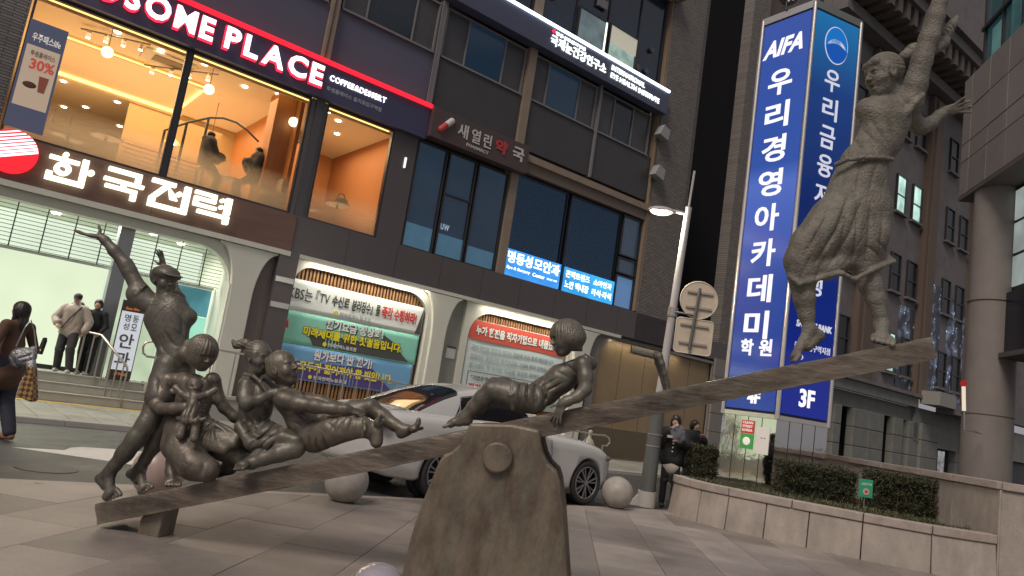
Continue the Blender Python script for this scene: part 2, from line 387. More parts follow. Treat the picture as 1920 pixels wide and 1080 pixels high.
def hand(S, wr, d, nrm, L=.15, curl=.3, spread=.18, thumb=1, tdir=None, fr=.0085):
    """hand from wrist wr along d; nrm = back of the hand; fingers curl away from nrm; thumb = side"""
    wr = np.array(wr, float); d = np.array(d, float); d /= np.linalg.norm(d); nrm = np.array(nrm, float); nrm -= d * (d @ nrm); nrm /= np.linalg.norm(nrm); sd = np.cross(d, nrm) * thumb
    k = L / .17; R = np.stack([sd, d, nrm])
    S.ell(wr + d * .045 * k, np.array((.036, .055, .016)) * k, R, .015 * k)
    for i, (o, l) in enumerate(((.028, .92), (.010, 1.0), (-.009, .95), (-.026, .78))):
        b = wr + (d * .085 + sd * o * .9) * k; a = (i - 1.5) * -spread; dd = d * cos(a) + sd * sin(a); p = b - d * .03 * k; r = fr * k * (1 if i < 3 else .9)
        ang = 0; seg = [.038, .026, .02]
        q = b; S.cone(p, q, r, r, .008)
        for j, sg in enumerate(seg):
            ang += curl * (.7 if j == 0 else 1.1); v = dd * cos(ang) - nrm * sin(ang); q2 = q + v * sg * l * k; S.cone(q, q2, r * (1 - .06 * j), r * (.94 - .07 * j), .003); q = q2
    tb = wr + (d * .025 + sd * .022) * k; v = sd * .75 + d * .55 - nrm * .25 if tdir is None else np.array(tdir, float); v = v / np.linalg.norm(v)
    m = tb + v * .042 * k; v2 = v * .8 + d * .5 - nrm * .15 * (1 + curl); v2 /= np.linalg.norm(v2)
    S.cone(tb, m, .014 * k, .0105 * k, .012); S.cone(m, m + v2 * .034 * k, .0105 * k, .0085 * k, .004)
def foot(S, an, heel, ball, ra, up=(0, 0, 1), w=.04, k=.02, toes=True, side=1):
    """bare foot: ankle, heel and ball of the foot; toes spread beyond the ball"""
    an, heel, ball = [np.array(q, float) for q in (an, heel, ball)]; d = ball - heel; L = np.linalg.norm(d); d /= L
    up = np.array(up, float); up -= d * (d @ up); up /= np.linalg.norm(up); sd = np.cross(d, up) * side
    S.cone(an, heel, ra, ra * .85, k); S.cone(heel, heel + d * L * .5, ra * .85, ra * .75, k); S.cone(an, ball + up * .01, ra * .95, w * .55, k * 1.5)
    S.cone(ball - sd * w * .55, ball + sd * w * .55, w * .5, w * .55, k)
    if toes:
        for i in range(5):
            o = (i - 2) / 2 * -w * .86; rr = w * (.31 if i == 0 else .245 - .015 * i); l = w * (.85 if i == 0 else .82 - .12 * i)
            b = ball + sd * (-o) + d * w * .2; S.cone(b, b + d * l - up * w * .12, rr, rr * .95, .006)

# ================================================================= GROUND
G0 = -.04
m_granite = mat('granite_paving', (.34, .298, .268), .5, var=.5, vs=1.4, c2=(.235, .207, .190), bump=.15, bs=60, rand=.28)
m_joint = mat('joint_sand', (.06, .05, .045), .9)
m_asph = mat('dark_road_paving', (.085, .083, .086), .7, var=.5, vs=1.6, c2=(.05, .05, .053), bump=.4, bs=90)
m_curb = mat('curb_granite', (.42, .40, .37), .7, var=.3, vs=5, bump=.2)
m_paver = mat('sidewalk_concrete', (.37, .365, .32), .8, var=.4, vs=7, c2=(.30, .30, .26), bump=.2, rand=.14)
m_yel = mat('tactile_yellow', (.55, .38, .10), .75, var=.3, vs=8)
m_paint = mat('road_paint', (.72, .70, .66), .6, var=.4, vs=9, c2=(.5, .49, .46))
setp(box('ground', -150, 150, -60, 240, -.3, G0, m_joint), kind='structure')

OFFE = -10.0                                    # plaza edge, in the street-front frame
def in_plaza(x, y):                             # signed distance to the plaza edge (positive on the plaza)
    o, a = FRAMES['F']; dx, dy = x - o[0], y - o[1]
    return OFFE - (-dx * sin(a) + dy * cos(a))
FRAMES['P'] = ((0, 0, 0), radians(-5.2))
def clip(poly, fn):
    out = []
    for i in range(len(poly)):
        a, b = poly[i - 1], poly[i]; da, db = fn(*a), fn(*b)
        if (da >= 0) != (db >= 0): t = da / (da - db); out.append((a[0] + (b[0] - a[0]) * t, a[1] + (b[1] - a[1]) * t))
        if db >= 0: out.append(b)
    return out
def dirty(m, a=.55):
    t = m.node_tree; N = t.nodes; L = t.links; p = N['Principled BSDF']; src = p.inputs['Base Color'].links[0].from_socket; tc = N.new('ShaderNodeTexCoord')
    n1 = N.new('ShaderNodeTexNoise'); n1.inputs['Scale'].default_value = .8; n1.inputs['Detail'].default_value = 7; n1.inputs['Roughness'].default_value = .7; n1.inputs['Distortion'].default_value = .6; L.new(tc.outputs['Object'], n1.inputs[0])
    r1 = N.new('ShaderNodeMapRange'); r1.inputs[1].default_value = .38; r1.inputs[2].default_value = .62; r1.inputs[3].default_value = a; r1.inputs[4].default_value = 1.12; L.new(n1.outputs['Fac'], r1.inputs[0])
    v = N.new('ShaderNodeTexVoronoi'); v.inputs['Scale'].default_value = 3.1; L.new(tc.outputs['Object'], v.inputs[0]); r2 = N.new('ShaderNodeMapRange'); r2.inputs[1].default_value = .035; r2.inputs[2].default_value = .055; r2.inputs[3].default_value = .5; r2.inputs[4].default_value = 1; L.new(v.outputs['Distance'], r2.inputs[0])
    n3 = N.new('ShaderNodeTexNoise'); n3.inputs['Scale'].default_value = 190; L.new(tc.outputs['Object'], n3.inputs[0]); r3 = N.new('ShaderNodeMapRange'); r3.inputs[1].default_value = .35; r3.inputs[2].default_value = .65; r3.inputs[3].default_value = .78; r3.inputs[4].default_value = 1.2; L.new(n3.outputs['Fac'], r3.inputs[0])
    x = src
    for r in (r1, r2, r3):
        s = N.new('ShaderNodeVectorMath'); s.operation = 'SCALE'; L.new(x, s.inputs[0]); L.new(r.outputs[0], s.inputs['Scale']); x = s.outputs[0]
    L.new(x, p.inputs['Base Color'])
    q = N.new('ShaderNodeMapRange'); q.inputs[1].default_value = .3; q.inputs[2].default_value = .7; q.inputs[3].default_value = .34; q.inputs[4].default_value = .7; L.new(n1.outputs['Fac'], q.inputs[0]); L.new(q.outputs[0], p.inputs['Roughness'])
dirty(m_granite, .78); dirty(m_asph, .6); dirty(m_paver, .75)
plaza = setp(box('plaza', -14, 14, -8, 2.0, G0 + .001, -.004, m_granite), kind='structure')
ORG[plaza.name] = ('W', (0, 0, 0))
SX, SY = .657, 1.314
pa = FRAMES['P'][1]
def pw(x, y): return (x * cos(pa) - y * sin(pa), x * sin(pa) + y * cos(pa))
for i in range(-9, 13):
    for j in range(1, 11):
        x0 = i * SX - .131; y0 = j * SY + .3 + (i % 2) * .657
        q = [pw(x0 + .0025, y0 + .0025), pw(x0 + SX - .0025, y0 + .0025), pw(x0 + SX - .0025, y0 + SY - .0025), pw(x0 + .0025, y0 + SY - .0025)]
        q = clip(q, in_plaza)
        cx, cy = (sum(p[0] for p in q) / len(q), sum(p[1] for p in q) / len(q)) if q else (0, 0)
        if len(q) < 3 or cx > 7.6 or cx < -6.2: continue
        if cy > 2 and abs(cx) / cy > 1.05: continue
        h_ = random.uniform(-.0015, .0015)
        mb = MB(); mb.prism(q, G0 + .003, h_, 'z'); mb.make('paving_slab', m_granite, plaza)
# the rest of the plaza behind and beside the camera's view
def strip(name, s0, s1, o0, o1, z0, z1, m, **k): return MB().box(s0, s1, o0, o1, z0, z1).make(name, m, frame='F', **k)
road = setp(strip('road', -60, 90, OFFE + .16, -4.62, G0 + .0015, -.006, m_asph), kind='structure')
k_ = setp(strip('plaza_kerb', -60, 90, OFFE + .002, OFFE + .158, G0 + .002, -.002, m_granite), kind='structure')
kb = setp(thing('kerb', None, None, 'F', (0, -4.6, 0)), kind='structure')
for i in range(-12, 30):
    MB().cbox(i * 1.0 + .004, i * 1.0 + .996, -4.61, -4.45, G0, .085, .012).make('kerb_stone', m_curb, kb)
pav = setp(thing('pavement', None, None, 'F', (0, -2, 0)), kind='structure')
MB().box(-60, 90, -4.449, 5, G0 + .0025, .06).make('bedding', m_joint, pav)
for i in range(15):
    for j in range(10):
        s0 = -9.4 + i * .45; o0 = -4.445 + j * .44 + .0
        if o0 > -1.5: continue
        MB().cbox(s0 + .007, s0 + .443, o0 + .007, o0 + .433, .061, .082 + random.uniform(-.001, .001), .004).make('paver', m_paver, pav)
for i in range(22): MB().cbox(-9.4 + i * .31, -9.095 + i * .31, -1.32, -1.02, .061, .086, .006).make('tactile_tile', m_yel, pav)
MB().box(-9.4, -2.7, -1.015, -.9, .061, .081).make('strip', m_paver, pav)
rest = MB()
for i in range(44):
    for j in range(8):
        s0 = -2.64 + i * .45; o0 = -4.445 + j * .44
        rest.cbox(s0 + .003, s0 + .447, o0 + .003, o0 + .437, .061, .082, .004)
setp(rest.make('paver_field', m_paver, pav), kind='stuff')
# white road paint, two patches
def ground_sheet(name, pts, m, z=-.001):
    mb = MB(); mb.prism(pts, z - .004, z, 'z'); return setp(mb.make(name, m), kind='structure')
ground_sheet('road_marking', [(-5.59, 9.2), (-4.47, 9.26), (-3.62, 9.19), (-3.2, 9.6), (-4.27, 10.79), (-4.96, 10.34), (-5.25, 10.09), (-5.28, 9.89), (-5.19, 9.58)][::-1], m_paint, .0)
man = thing('manhole_cover', 'dark round cover set in the road at the left edge of the picture', 'manhole cover', 'W', (-4.55, 8.15, 0))
mc = MB(); mc.cyl((-4.55, 8.15, -.006), (-4.55, 8.15, .0), .3, n=28); mc.make('cover', mat('cast_iron', (.07, .07, .07), .5, .6, bump=.5, bs=60), man)

# ================================================================= THE BIG BUILDING ON THE STREET
bld = thing('commercial_building', 'dark multi-storey corner building with a glowing cafe upstairs and white arches at street level', 'building', 'F', (0, 0, 0))
m_dark = mat('dark_panel', (.105, .088, .092), .38, var=.25, vs=.7, bump=.05, bs=6)
m_spand = mat('spandrel_panel', (.065, .062, .064), .5, var=.3, vs=1.2, c2=(.045, .044, .047), bump=.05, bs=10)
m_beige = mat('beige_metal', (.30, .235, .18), .5, var=.25, vs=3, c2=(.22, .17, .13))
m_grey = mat('grey_window_frame', (.20, .19, .195), .45)
m_black = mat('black_frame', (.03, .03, .033), .4)
m_white = mat('white_arch_plaster', (.66, .66, .58), .6, var=.2, vs=2.5, bump=.08, bs=18)
m_greyw = mat('grey_recess_wall', (.28, .28, .25), .7, var=.2, vs=3)
m_brown = mat('brown_fascia', (.185, .098, .072), .5, var=.5, vs=3, c2=(.12, .068, .054), stretch=(.4, .4, 3))
m_brick = brickmat('long_grey_brick', (.22, .205, .20), (.15, .14, .138), (.07, .066, .066), 1, .42, .065)
m_brick2 = brickmat('brown_brick', (.25, .225, .205), (.18, .16, .148), (.09, .082, .076), 1, .22, .075)
m_navy = mat('navy_glass', (.012, .028, .06), .12, spec=.8, var=.5, vs=.8, c2=(.006, .012, .028))
m_navy2 = mat('dark_blue_glass', (.018, .030, .045), .15, spec=.7, var=.6, vs=.6, c2=(.006, .010, .018))
m_pane_blue = mat('blue_lit_glass', (.012, .022, .034), .15, emit=(.006, .015, .030), es=.6, var=.5, vs=1.0)
m_sidep = mat('grey_side_panel', (.075, .072, .078), .35, var=.3, vs=2)
P_ = lambda *a, **k: box(*a, root=bld, **k)
# walls of the body (boxes butt against each other)
P_('wall', -30, -6.68, .0, .3, 4.3, 18, m_brick)
P_('wall', -30, -9.6, .001, .3, 0, 4.298, mat('red_brown_wall', (.13, .07, .055), .6, var=.3, vs=2))
P_('wall', -6.66, -.45, 10.5, 10.7, 4.3, 9.5, mat('cafe_back_wall', (.45, .30, .17), .8, var=.3, vs=.7))
P_('core_wall', 2.7, 12.7, .45, .6, 0.0, 17.5, m_black)
P_('core_wall', -6.6, 2.69, .45, .6, 9.5, 17.5, m_black)
P_('side_wall', 14.6, 14.9, .0, 12, 0, 19, m_brick2)
P_('brick_pilaster', 12.72, 14.595, -.12, .3, 4.31, 19, m_brick2)
P_('brick_reveal', 12.60, 12.717, -.10, .3, 5.3, 17.4, mat('brick_edge', (.26, .19, .13), .8, var=.5, vs=12, stretch=(1, 1, 4)))
P_('roof_cornice', 2, 12.9, -.5, .3, 17.42, 17.7, m_beige)
# fascia band above the ground floor
P_('fascia', -.26, 14.7, -.12, .28, 4.3, 5.26, m_dark)
P_('fascia', -9.5, -.262, -.16, .28, 4.3, 5.24, m_brown)
P_('cornice', -9.5, -.262, -.22, -.162, 4.18, 4.30, m_white); P_('cornice', -.02, 12.0, -.18, .0, 4.20, 4.298, m_white)
# cafe storey: pillar, dark surrounds
for i in range(1, 10): P_('panel_seam', -.26 + i * 1.5, -.248 + i * 1.5, -.1225, -.1201, 4.31, 5.25, m_black)
P_('panel_seam', -3.6, -3.588, -.1625, -.1601, 4.32, 4.50, m_black)
P_('wall_light', 2.52, 2.57, -.05, -.001, 7.45, 7.75, emis('small_wall_light', (.9, .9, .85), .8))
for x in (-.35, 2.8, 12.66): MB().tube([(x, -.115, 9.5), (x + .01, -.12, 11.0), (x, -.115, 12.7)], .012, 6).make('cable', m_black, bld)
P_('pillar', -.42, .02, -.02, .22, 5.262, 8.40, m_dark); P_('pillar', -.30, -.08, -.07, -.021, 5.262, 8.40, m_sidep)
P_('wall', 2.08, 2.86, .0, .25, 5.262, 8.5, m_dark)
P_('wall', -6.6, 2.96, .05, .3, 9.36, 11.1, mat('sign_lit_panel', (.10, .10, .15), .55, var=.2, vs=.6))  # bluish light of the cafe sign is put into this wall's colour
for a, b in ((-6.6, -3.4), (-3.39, -.39), (-.21, 2.90), (3.06, 6.26), (6.58, 9.56), (9.66, 12.59)):
    if a > 2: P_('spandrel', a, b, .02, .2, 9.42, 11.08, m_spand)
for a, b, y in ((-.42, -.2, -.1), (2.88, 3.04, -.06), (6.27, 6.57, -.08), (9.565, 9.655, -.05)):
    P_('column', a, b, y, .3, (5.262 if 6 < a < 7 else 9.4), 12.75, m_beige if a > 6.2 and a < 7 or a < 0 else m_grey)
P_('column', 6.22, 6.52, -.08, .3, 13.72, 17.41, m_beige)
P_('ledge', 6.66, 12.72, -.16, .2, 9.02, 9.24, m_beige); P_('ledge', 6.66, 12.72, -.06, .2, 8.68, 9.018, mat('beige_metal_dark', (.17, .13, .10), .55))
# upper windows, row by row
def window(x0, x1, z0, z1, splits, pane_m, y=.1, fw=.05, fm=None, mull=(), glow=None):
    fm = fm or m_grey
    f = MB(); f.box(x0, x1, y - .07, y + .04, z0, z0 + fw); f.box(x0, x1, y - .07, y + .04, z1 - fw, z1)
    f.box(x0, x0 + fw, y - .068, y + .038, z0 + fw, z1 - fw); f.box(x1 - fw, x1, y - .068, y + .038, z0 + fw, z1 - fw)
    w_ = f.make('window', fm, bld)
    xs = [x0 + fw] + list(splits) + [x1 - fw]
    for i, (a, b) in enumerate(zip(xs[:-1], xs[1:])):
        pm = pane_m[i] if isinstance(pane_m, (list, tuple)) else pane_m
        MB().box(a + .02, b - .02, y, y + .02, z0 + fw, z1 - fw).make('pane', pm, w_)
        if i: MB().box(a - .02, a + .02, y - .05, y + .03, z0 + fw, z1 - fw).make('mullion', fm, w_)
    return w_
for x0, a, b, x1 in ((-6.5, -5.8, -4.3, -3.5), (-3.35, -2.6, -1.2, -.5), (-.1, .64, 2.1, 2.86), (3.1, 3.95, 5.38, 6.22), (6.6, 7.24, 8.67, 9.5), (9.7, 10.43, 11.42, 12.35)):
    window(x0, x1, 11.1, 12.66, (a, b), [m_sidep, m_navy2 if x0 < 3 or x0 > 9.6 else m_pane_blue, m_sidep])
    P_('sill', x0, x1, -.03, .03, 11.06, 11.098, m_grey)
# top storey of dark blue glass with two lit windows behind the eye institute's sign
top = window(6.56, 12.5, 13.72, 17.35, (8.05, 9.58, 11.15), [m_navy, m_navy, m_navy, m_navy], fm=m_black)
window(2.9, 6.2, 13.72, 17.35, (4.4,), m_navy, fm=m_black)
lw = window(8.1, 9.52, 13.75, 15.1, (), emis('dim_lit_room', (.10, .13, .14), .9, .4, 1.5), y=.02, fm=m_black)
lw2 = window(9.62, 11.1, 13.75, 15.15, (), emis('lit_room_green', (.32, .42, .36), .9, .5, 2.0, (.16, .22, .20)), y=.02, fm=m_black)
MB().box(9.68, 11.04, -.03, -.01, 14.45, 15.09).make('roller_blind', mat('blind_cloth', (.45, .43, .36), .8, emit=(.32, .30, .24), es=.55), lw2)
MB().box(9.42, 9.5, -.03, -.005, 13.85, 15.05).make('light_tube', emis('tube', (.9, 1, .8), 1.6), lw)
for (s_, z_) in ((11.9, 15.1), (11.75, 14.2), (7.0, 14.9), (11.25, 14.15)):
    mb = MB(); mb.cyl((s_, -.02, z_), (s_, .06, z_), .1, n=14); mb.make('vent_cap', m_sidep, bld)
mb = MB(); mb.box(8.9, 9.35, -.03, .07, 15.5, 15.8); mb.make('vent_grille', m_grey, bld)
# cafe windows: frames, panes, frosted strip
m_cglass = glass('clear_pane', (.97, .95, .92), .08)
def frost_mat():
    m = bpy.data.materials.new('frosted_film'); m.use_nodes = True; t = m.node_tree; t.nodes.clear(); N = t.nodes; L = t.links
    tc = N.new('ShaderNodeTexCoord'); sp = N.new('ShaderNodeSeparateXYZ'); L.new(tc.outputs['Object'], sp.inputs[0])
    mr = N.new('ShaderNodeMapRange'); mr.inputs[1].default_value = 5.35; mr.inputs[2].default_value = 6.25; mr.inputs[3].default_value = .6; mr.inputs[4].default_value = 0
    L.new(sp.outputs['Z'], mr.inputs[0]); a = N.new('ShaderNodeBsdfTransparent'); d = N.new('ShaderNodeBsdfTranslucent'); d.inputs[0].default_value = (.8, .78, .72, 1)
    d2 = N.new('ShaderNodeBsdfDiffuse'); d2.inputs[0].default_value = (.62, .60, .56, 1); ad_ = N.new('ShaderNodeMixShader'); ad_.inputs[0].default_value = .4
    L.new(d.outputs[0], ad_.inputs[1]); L.new(d2.outputs[0], ad_.inputs[2])
    mx = N.new('ShaderNodeMixShader'); L.new(mr.outputs[0], mx.inputs[0]); L.new(a.outputs[0], mx.inputs[1]); L.new(ad_.outputs[0], mx.inputs[2]); o = N.new('ShaderNodeOutputMaterial'); L.new(mx.outputs[0], o.inputs[0]); return m
m_frost = frost_mat()
for x0, x1 in ((-6.64, -3.53), (-3.45, -.43), (.03, 2.07)):
    f = MB(); f.box(x0, x1, .0, .1, 5.262, 5.32); f.box(x0, x1, .0, .1, 8.36, 8.42); f.box(x0, x0 + .045, .001, .099, 5.32, 8.36); f.box(x1 - .045, x1, .001, .099, 5.32, 8.36)
    w_ = f.make('window', m_black, bld)
    MB().box(x0 + .046, x1 - .046, .04, .05, 5.32, 8.36).make('pane', m_cglass, w_)
    MB().box(x0 + .046, x1 - .046, .06, .062, 5.32, 6.6).make('frosted_film', m_frost, w_)
P_('mullion', -3.53, -3.45, -.02, .12, 5.262, 8.42, m_black)
# pharmacy windows
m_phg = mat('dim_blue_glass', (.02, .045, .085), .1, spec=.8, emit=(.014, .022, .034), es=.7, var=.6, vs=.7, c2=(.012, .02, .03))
for x0, x1 in ((2.88, 3.92), (3.98, 5.0), (5.06, 6.24)):
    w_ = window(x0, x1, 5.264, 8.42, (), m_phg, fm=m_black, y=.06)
    if x0 == 3.98: MB().box(4.03, 4.95, .0, .058, 7.10, 7.16).make('transom', m_black, w_)
for x0, x1, z1 in ((2.95, 3.85, 6.0), (4.05, 4.95, 5.95), (5.15, 6.15, 5.85)):
    MB().box(x0, x1, .055, .058, 5.33, z1).make('frosted_film', mat('blue_film', (.05, .09, .12), .5, emit=(.03, .07, .105), es=.8, var=.5, vs=2.2, c2=(.02, .04, .07)), bld)
text('lettering', 'uw', 4.1, 4.4, 6.08, 6.26, .050, .004, mat('painted_neon_reflection', (.4, .5, .6), .5, emit=(.2, .3, .4), es=.5), bld)  # glowing letters painted on the pane as a neon sign's reflection
# eye centre windows with blinds
m_slat = mat('blind_slat', (.10, .11, .125), .5, emit=(.040, .052, .066), es=.7)
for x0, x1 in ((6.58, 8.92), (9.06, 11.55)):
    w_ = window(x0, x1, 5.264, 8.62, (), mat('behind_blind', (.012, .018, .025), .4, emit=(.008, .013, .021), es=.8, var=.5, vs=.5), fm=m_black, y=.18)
    bl = MB()
    for i in range(44): z = 6.2 + i * .054; bl.add([(x0 + .1, .11, z), (x1 - .1, .11, z), (x1 - .1, .145, z + .018), (x0 + .1, .145, z + .018)], [(0, 1, 2, 3)])
    o = bl.make('blind', m_slat, w_, fixn=False); o['kind'] = 'stuff'
    MB().box(x0 + .05, x1 - .05, .06, .07, 5.32, 8.56).make('pane', glass('blue_pane', (.85, .92, 1), .08), w_)
window(11.6, 12.58, 7.15, 8.62, (), m_phg, fm=m_black, y=.1); window(11.6, 12.58, 6.5, 7.08, (), m_phg, fm=m_black, y=.1); window(11.6, 12.58, 5.264, 6.44, (), mat('pale_blue_lit', (.1, .15, .25), .2, emit=(.05, .11, .22), es=.8, var=.5, vs=.9), fm=m_black, y=.1)
# ---------- ground floor arches
def opening_wall(x0, x1, z0, z1, ox0, ox1, oz1, r, y0, y1, name, m, corners=(0, 0, 1, 1)):
    """a wall panel with a round-shouldered opening, as one solid with real depth"""
    arc = rect_pts(ox0, ox1, z0, oz1, r, 10, corners)      # bl, br, tr.., tl..
    # outline: outer going round, inner going back
    inner = [p for p in arc if p[1] > z0 + 1e-6]           # starts bottom-right side ... ends left side
    poly = [(x0, z0), (ox0, z0)] + inner[::-1] + [(ox1, z0), (x1, z0), (x1, z1), (x0, z1)]
    mb = MB(); n = len(poly)
    import mathutils
    tri = mathutils.geometry.tessellate_polygon([[Vector((a, b, 0)) for a, b in poly]])
    vs = [(a, y0, b) for a, b in poly] + [(a, y1, b) for a, b in poly]
    fs = [tuple(t) for t in tri] + [tuple(i + n for i in t) for t in tri] + [(i, (i + 1) % n, n + (i + 1) % n, n + i) for i in range(n)]
    mb.add(vs, fs); return mb.make(name, m, bld)
opening_wall(-9.6, -1.05, .62, 4.18, -9.2, -1.55, 3.98, .85, -.04, .22, 'arch_surround', m_white, (0, 0, 1, 1))
P_('arch_pillar', -1.56, -1.1, -.15, -.042, .1, 3.2, m_white)
def goblet(xc, w0, w1, za, zb, ztop, y0, y1):
    n = 10; L = []; 
    for i in range(n + 1):
        t = i / n * pi / 2; L.append((xc - w0 - (w1 - w0) * (1 - cos(t)), za + (zb - za) * sin(t)))
    poly = [(xc - w0, .08)] + L + [(xc - w1, ztop), (xc + w1, ztop)] + [(2 * xc - a, b) for a, b in L[::-1]] + [(xc + w0, .08)]
    mb = MB(); mb.prism(poly, y0, y1); return mb.make('arch_pillar', m_white, bld, bevel=.04)
goblet(-1.25, .27, .72, 2.9, 4.12, 4.17, -.17, -.045)
P_('recess_wall', -1.0, -.5, .05, .2, 0, 4.18, mat('taupe_wall', (.22, .18, .165), .7, var=.2, vs=4))
P_('dark_pier', -.52, -.02, -.2, .1, .06, 4.29, m_dark)
for z in (2.86, 3.5): P_('pier_clip', -.53, -.05, -.23, -.201, z, z + .13, mat('brushed_steel', (.45, .45, .43), .35, .9))
opening_wall(-.02, 4.75, .5, 4.2, .02, 4.12, 4.05, .75, -.06, .2, 'arch_surround', m_white, (0, 0, 1, .6))
goblet(4.5, .24, .66, 2.9, 4.14, 4.19, -.17, -.062)
P_('recess_wall', 4.75, 5.42, .08, .2, .06, 4.2, m_greyw)
opening_wall(5.42, 10.1, .5, 4.2, 5.62, 9.75, 3.98, .8, -.02, .2, 'arch_surround', m_white, (0, 0, 1, 1))
goblet(10.25, .33, .75, 2.9, 4.14, 4.19, -.17, -.022)
P_('recess_wall', 10.1, 11.0, .08, .25, .06, 4.2, m_greyw)
opening_wall(10.8, 18.2, .06, 4.22, 11.15, 17.6, 4.12, .9, .0, .079, 'arch_surround', mat('grey_stone_jamb', (.22, .21, .20), .8, var=.3, vs=3), (0, 0, 0, 1))
garage = P_('garage_wall', 11.15, 17.6, .14, .2, 1.05, 4.12, mat('ochre_panel', (.30, .22, .125), .55, var=.3, vs=1.3, c2=(.23, .165, .095)))
for i in range(1, 5): P_('panel_joint', 11.15 + i * 1.29, 11.165 + i * 1.29, .132, .139, 1.05, 4.12, m_brown)
P_('garage_wall', 11.15, 17.6, .10, .2, .06, 1.04, mat('dark_ochre_base', (.14, .11, .07), .7, var=.4, vs=2))
P_('slot', 12.9, 14.4, .09, .13, 3.85, 4.08, m_black)
P_('fascia', 14.72, 19.2, -.02, .28, 4.3, 5.0, m_dark)
# low plinths under the two slatted bays
P_('plinth', -.02, 10.1, -.30, .18, .06, .52, mat('pale_plinth', (.50, .50, .44), .6, var=.2, vs=3))
# vertical timber slats, each one a piece
m_tim = mat('timber_slat', (.36, .19, .085), .55, var=.4, vs=8, c2=(.26, .13, .055), stretch=(6, 6, .5), rand=.2)
for a, b in ((.04, 4.12), (5.64, 9.74)):
    sw = MB().box(a, b, .16, .19, .52, 4.15).make('slat_screen', mat('slat_backing', (.05, .028, .016), .8), bld)
    n = int((b - a) / .1)
    for i in range(n):
        x = a + .02 + i * .1; MB().box(x, x + .05, .08, .158, .525, 4.14).make('slat', m_tim, sw)
# entrance: bright film-covered glass, grille of thin bars, steel post, green glass door
ent = MB().box(-9.5, -1.56, 2.6, 2.7, .6, 4.2).make('entrance_wall', emis('lit_entrance_wall', (.62, .72, .56), .85, .15, .6), bld)
P_('lobby_ceiling', -9.4, -1.56, .24, 2.6, 4.1, 4.19, mat('lobby_ceiling', (.6, .62, .55), .7)); P_('lobby_floor', -9.4, -1.56, .24, 2.6, .5, .615, mat('lobby_floor', (.4, .44, .38), .5))
P_('lobby_side', -1.55, -1.4, .24, 2.6, .6, 4.1, mat('lobby_side', (.6, .62, .55), .7))
P_('lit_film', -9.0, -4.02, .9, .93, .72, 3.03, emis('lit_green_white_film', (.62, .70, .50), .85, .12, .5))
P_('film_base', -9.0, -4.02, .88, .929, .62, .72, m_black)
P_('transom', -9.0, -1.6, .86, .94, 3.03, 3.10, mat('pale_metal', (.5, .52, .48), .4, .6))
P_('steel_post', -4.02, -3.72, .3, .6, .6, 4.1, mat('satin_steel', (.36, .37, .38), .42, .85, var=.2, vs=3, stretch=(1, 1, .3)))
gr = thing_ = MB()
gr.box(-9.0, -4.03, .50, .515, 3.05, 3.06)
for i in range(12): gr.box(-9.0, -4.03, .50, .512, 3.08 + i * .085, 3.092 + i * .085); gr.box(-3.71, -1.6, .50, .512, 3.08 + i * .085, 3.092 + i * .085)
gr.make('shutter_grille', mat('grille_metal', (.10, .10, .085), .5, .5), bld)
for i in range(14):
    x = -8.8 + i * .56
    if -4.1 < x < -3.65: continue
    P_('grille_rod', x, x + .025, .485, .499, 3.05, 4.09, mat('grille_metal', (.1, .1, .09), .5, .5))
P_('glass_leaf', -3.7, -2.62, .9, .92, .62, 3.02, emis('lit_pale_film', (.50, .60, .42), .75, .3, 1.2))
P_('glass_leaf', -2.55, -1.62, .9, .92, 2.35, 3.02, emis('blue_poster_glow', (.10, .30, .33), .8, .5, 1.5))
door = P_('door', -2.55, -1.62, .88, .92, .64, 2.33, emis('green_door_glow', (.22, .58, .40), .8, .4, 1.4, (.35, .62, .5)))
P_('door_frame', -2.60, -2.55, .86, .93, .62, 3.02, mat('pale_metal', (.5, .5, .5))); 
MB().cyl((-2.05, .80, 1.2), (-2.05, .80, 2.1), .018).cyl((-2.05, .80, 1.3), (-2.05, .88, 1.3), .012).cyl((-2.05, .80, 2.0), (-2.05, .88, 2.0), .012).make('handle', m_black, door)
text('lettering', '당기세요', -2.5, -1.75, 1.52, 1.75, .872, .003, mat('white_vinyl', (.8, .8, .8), .5, emit=(.8, .9, .8), es=.5), door)
for x, y in ((-6.0, .8), (-5.2, 1.4), (-3.2, 1.0), (-2.4, 1.6), (-7.4, 1.2)):
    mb = MB(); mb.cyl((x, y, 4.075), (x, y, 4.098), .09, n=16); mb.make('downlight', emis('downlight', (1, 1, .85), 9), bld)
def area(name, loc, sx, sy, e, c, rot=(0, 0, 0), root=None, spread=pi):
    l = bpy.data.lights.new(name, 'AREA'); l.shape = 'RECTANGLE'; l.size = sx; l.size_y = sy; l.energy = e; l.color = c; l.spread = spread
    o = bpy.data.objects.new(name, l); col.objects.link(o); o.location = loc; o.rotation_euler = rot; o.parent = root; return o
area('entrance_light', (-5.3, 1.2, 4.05), 6, 1.2, 170, (1, 1, .82), root=bld)
for x in (2.1, 7.8): area('arch_fill_light', (x, -.26, 4.17), 3.6, .12, 22, (1, .93, .75), (radians(14), 0, 0), root=bld)  # unseen lights added under the soffit to brighten slats and banners
area('arch_fill_light', (13.6, -.1, 4.1), 4, .1, 9, (1, .85, .6), (radians(8), 0, 0), root=bld)
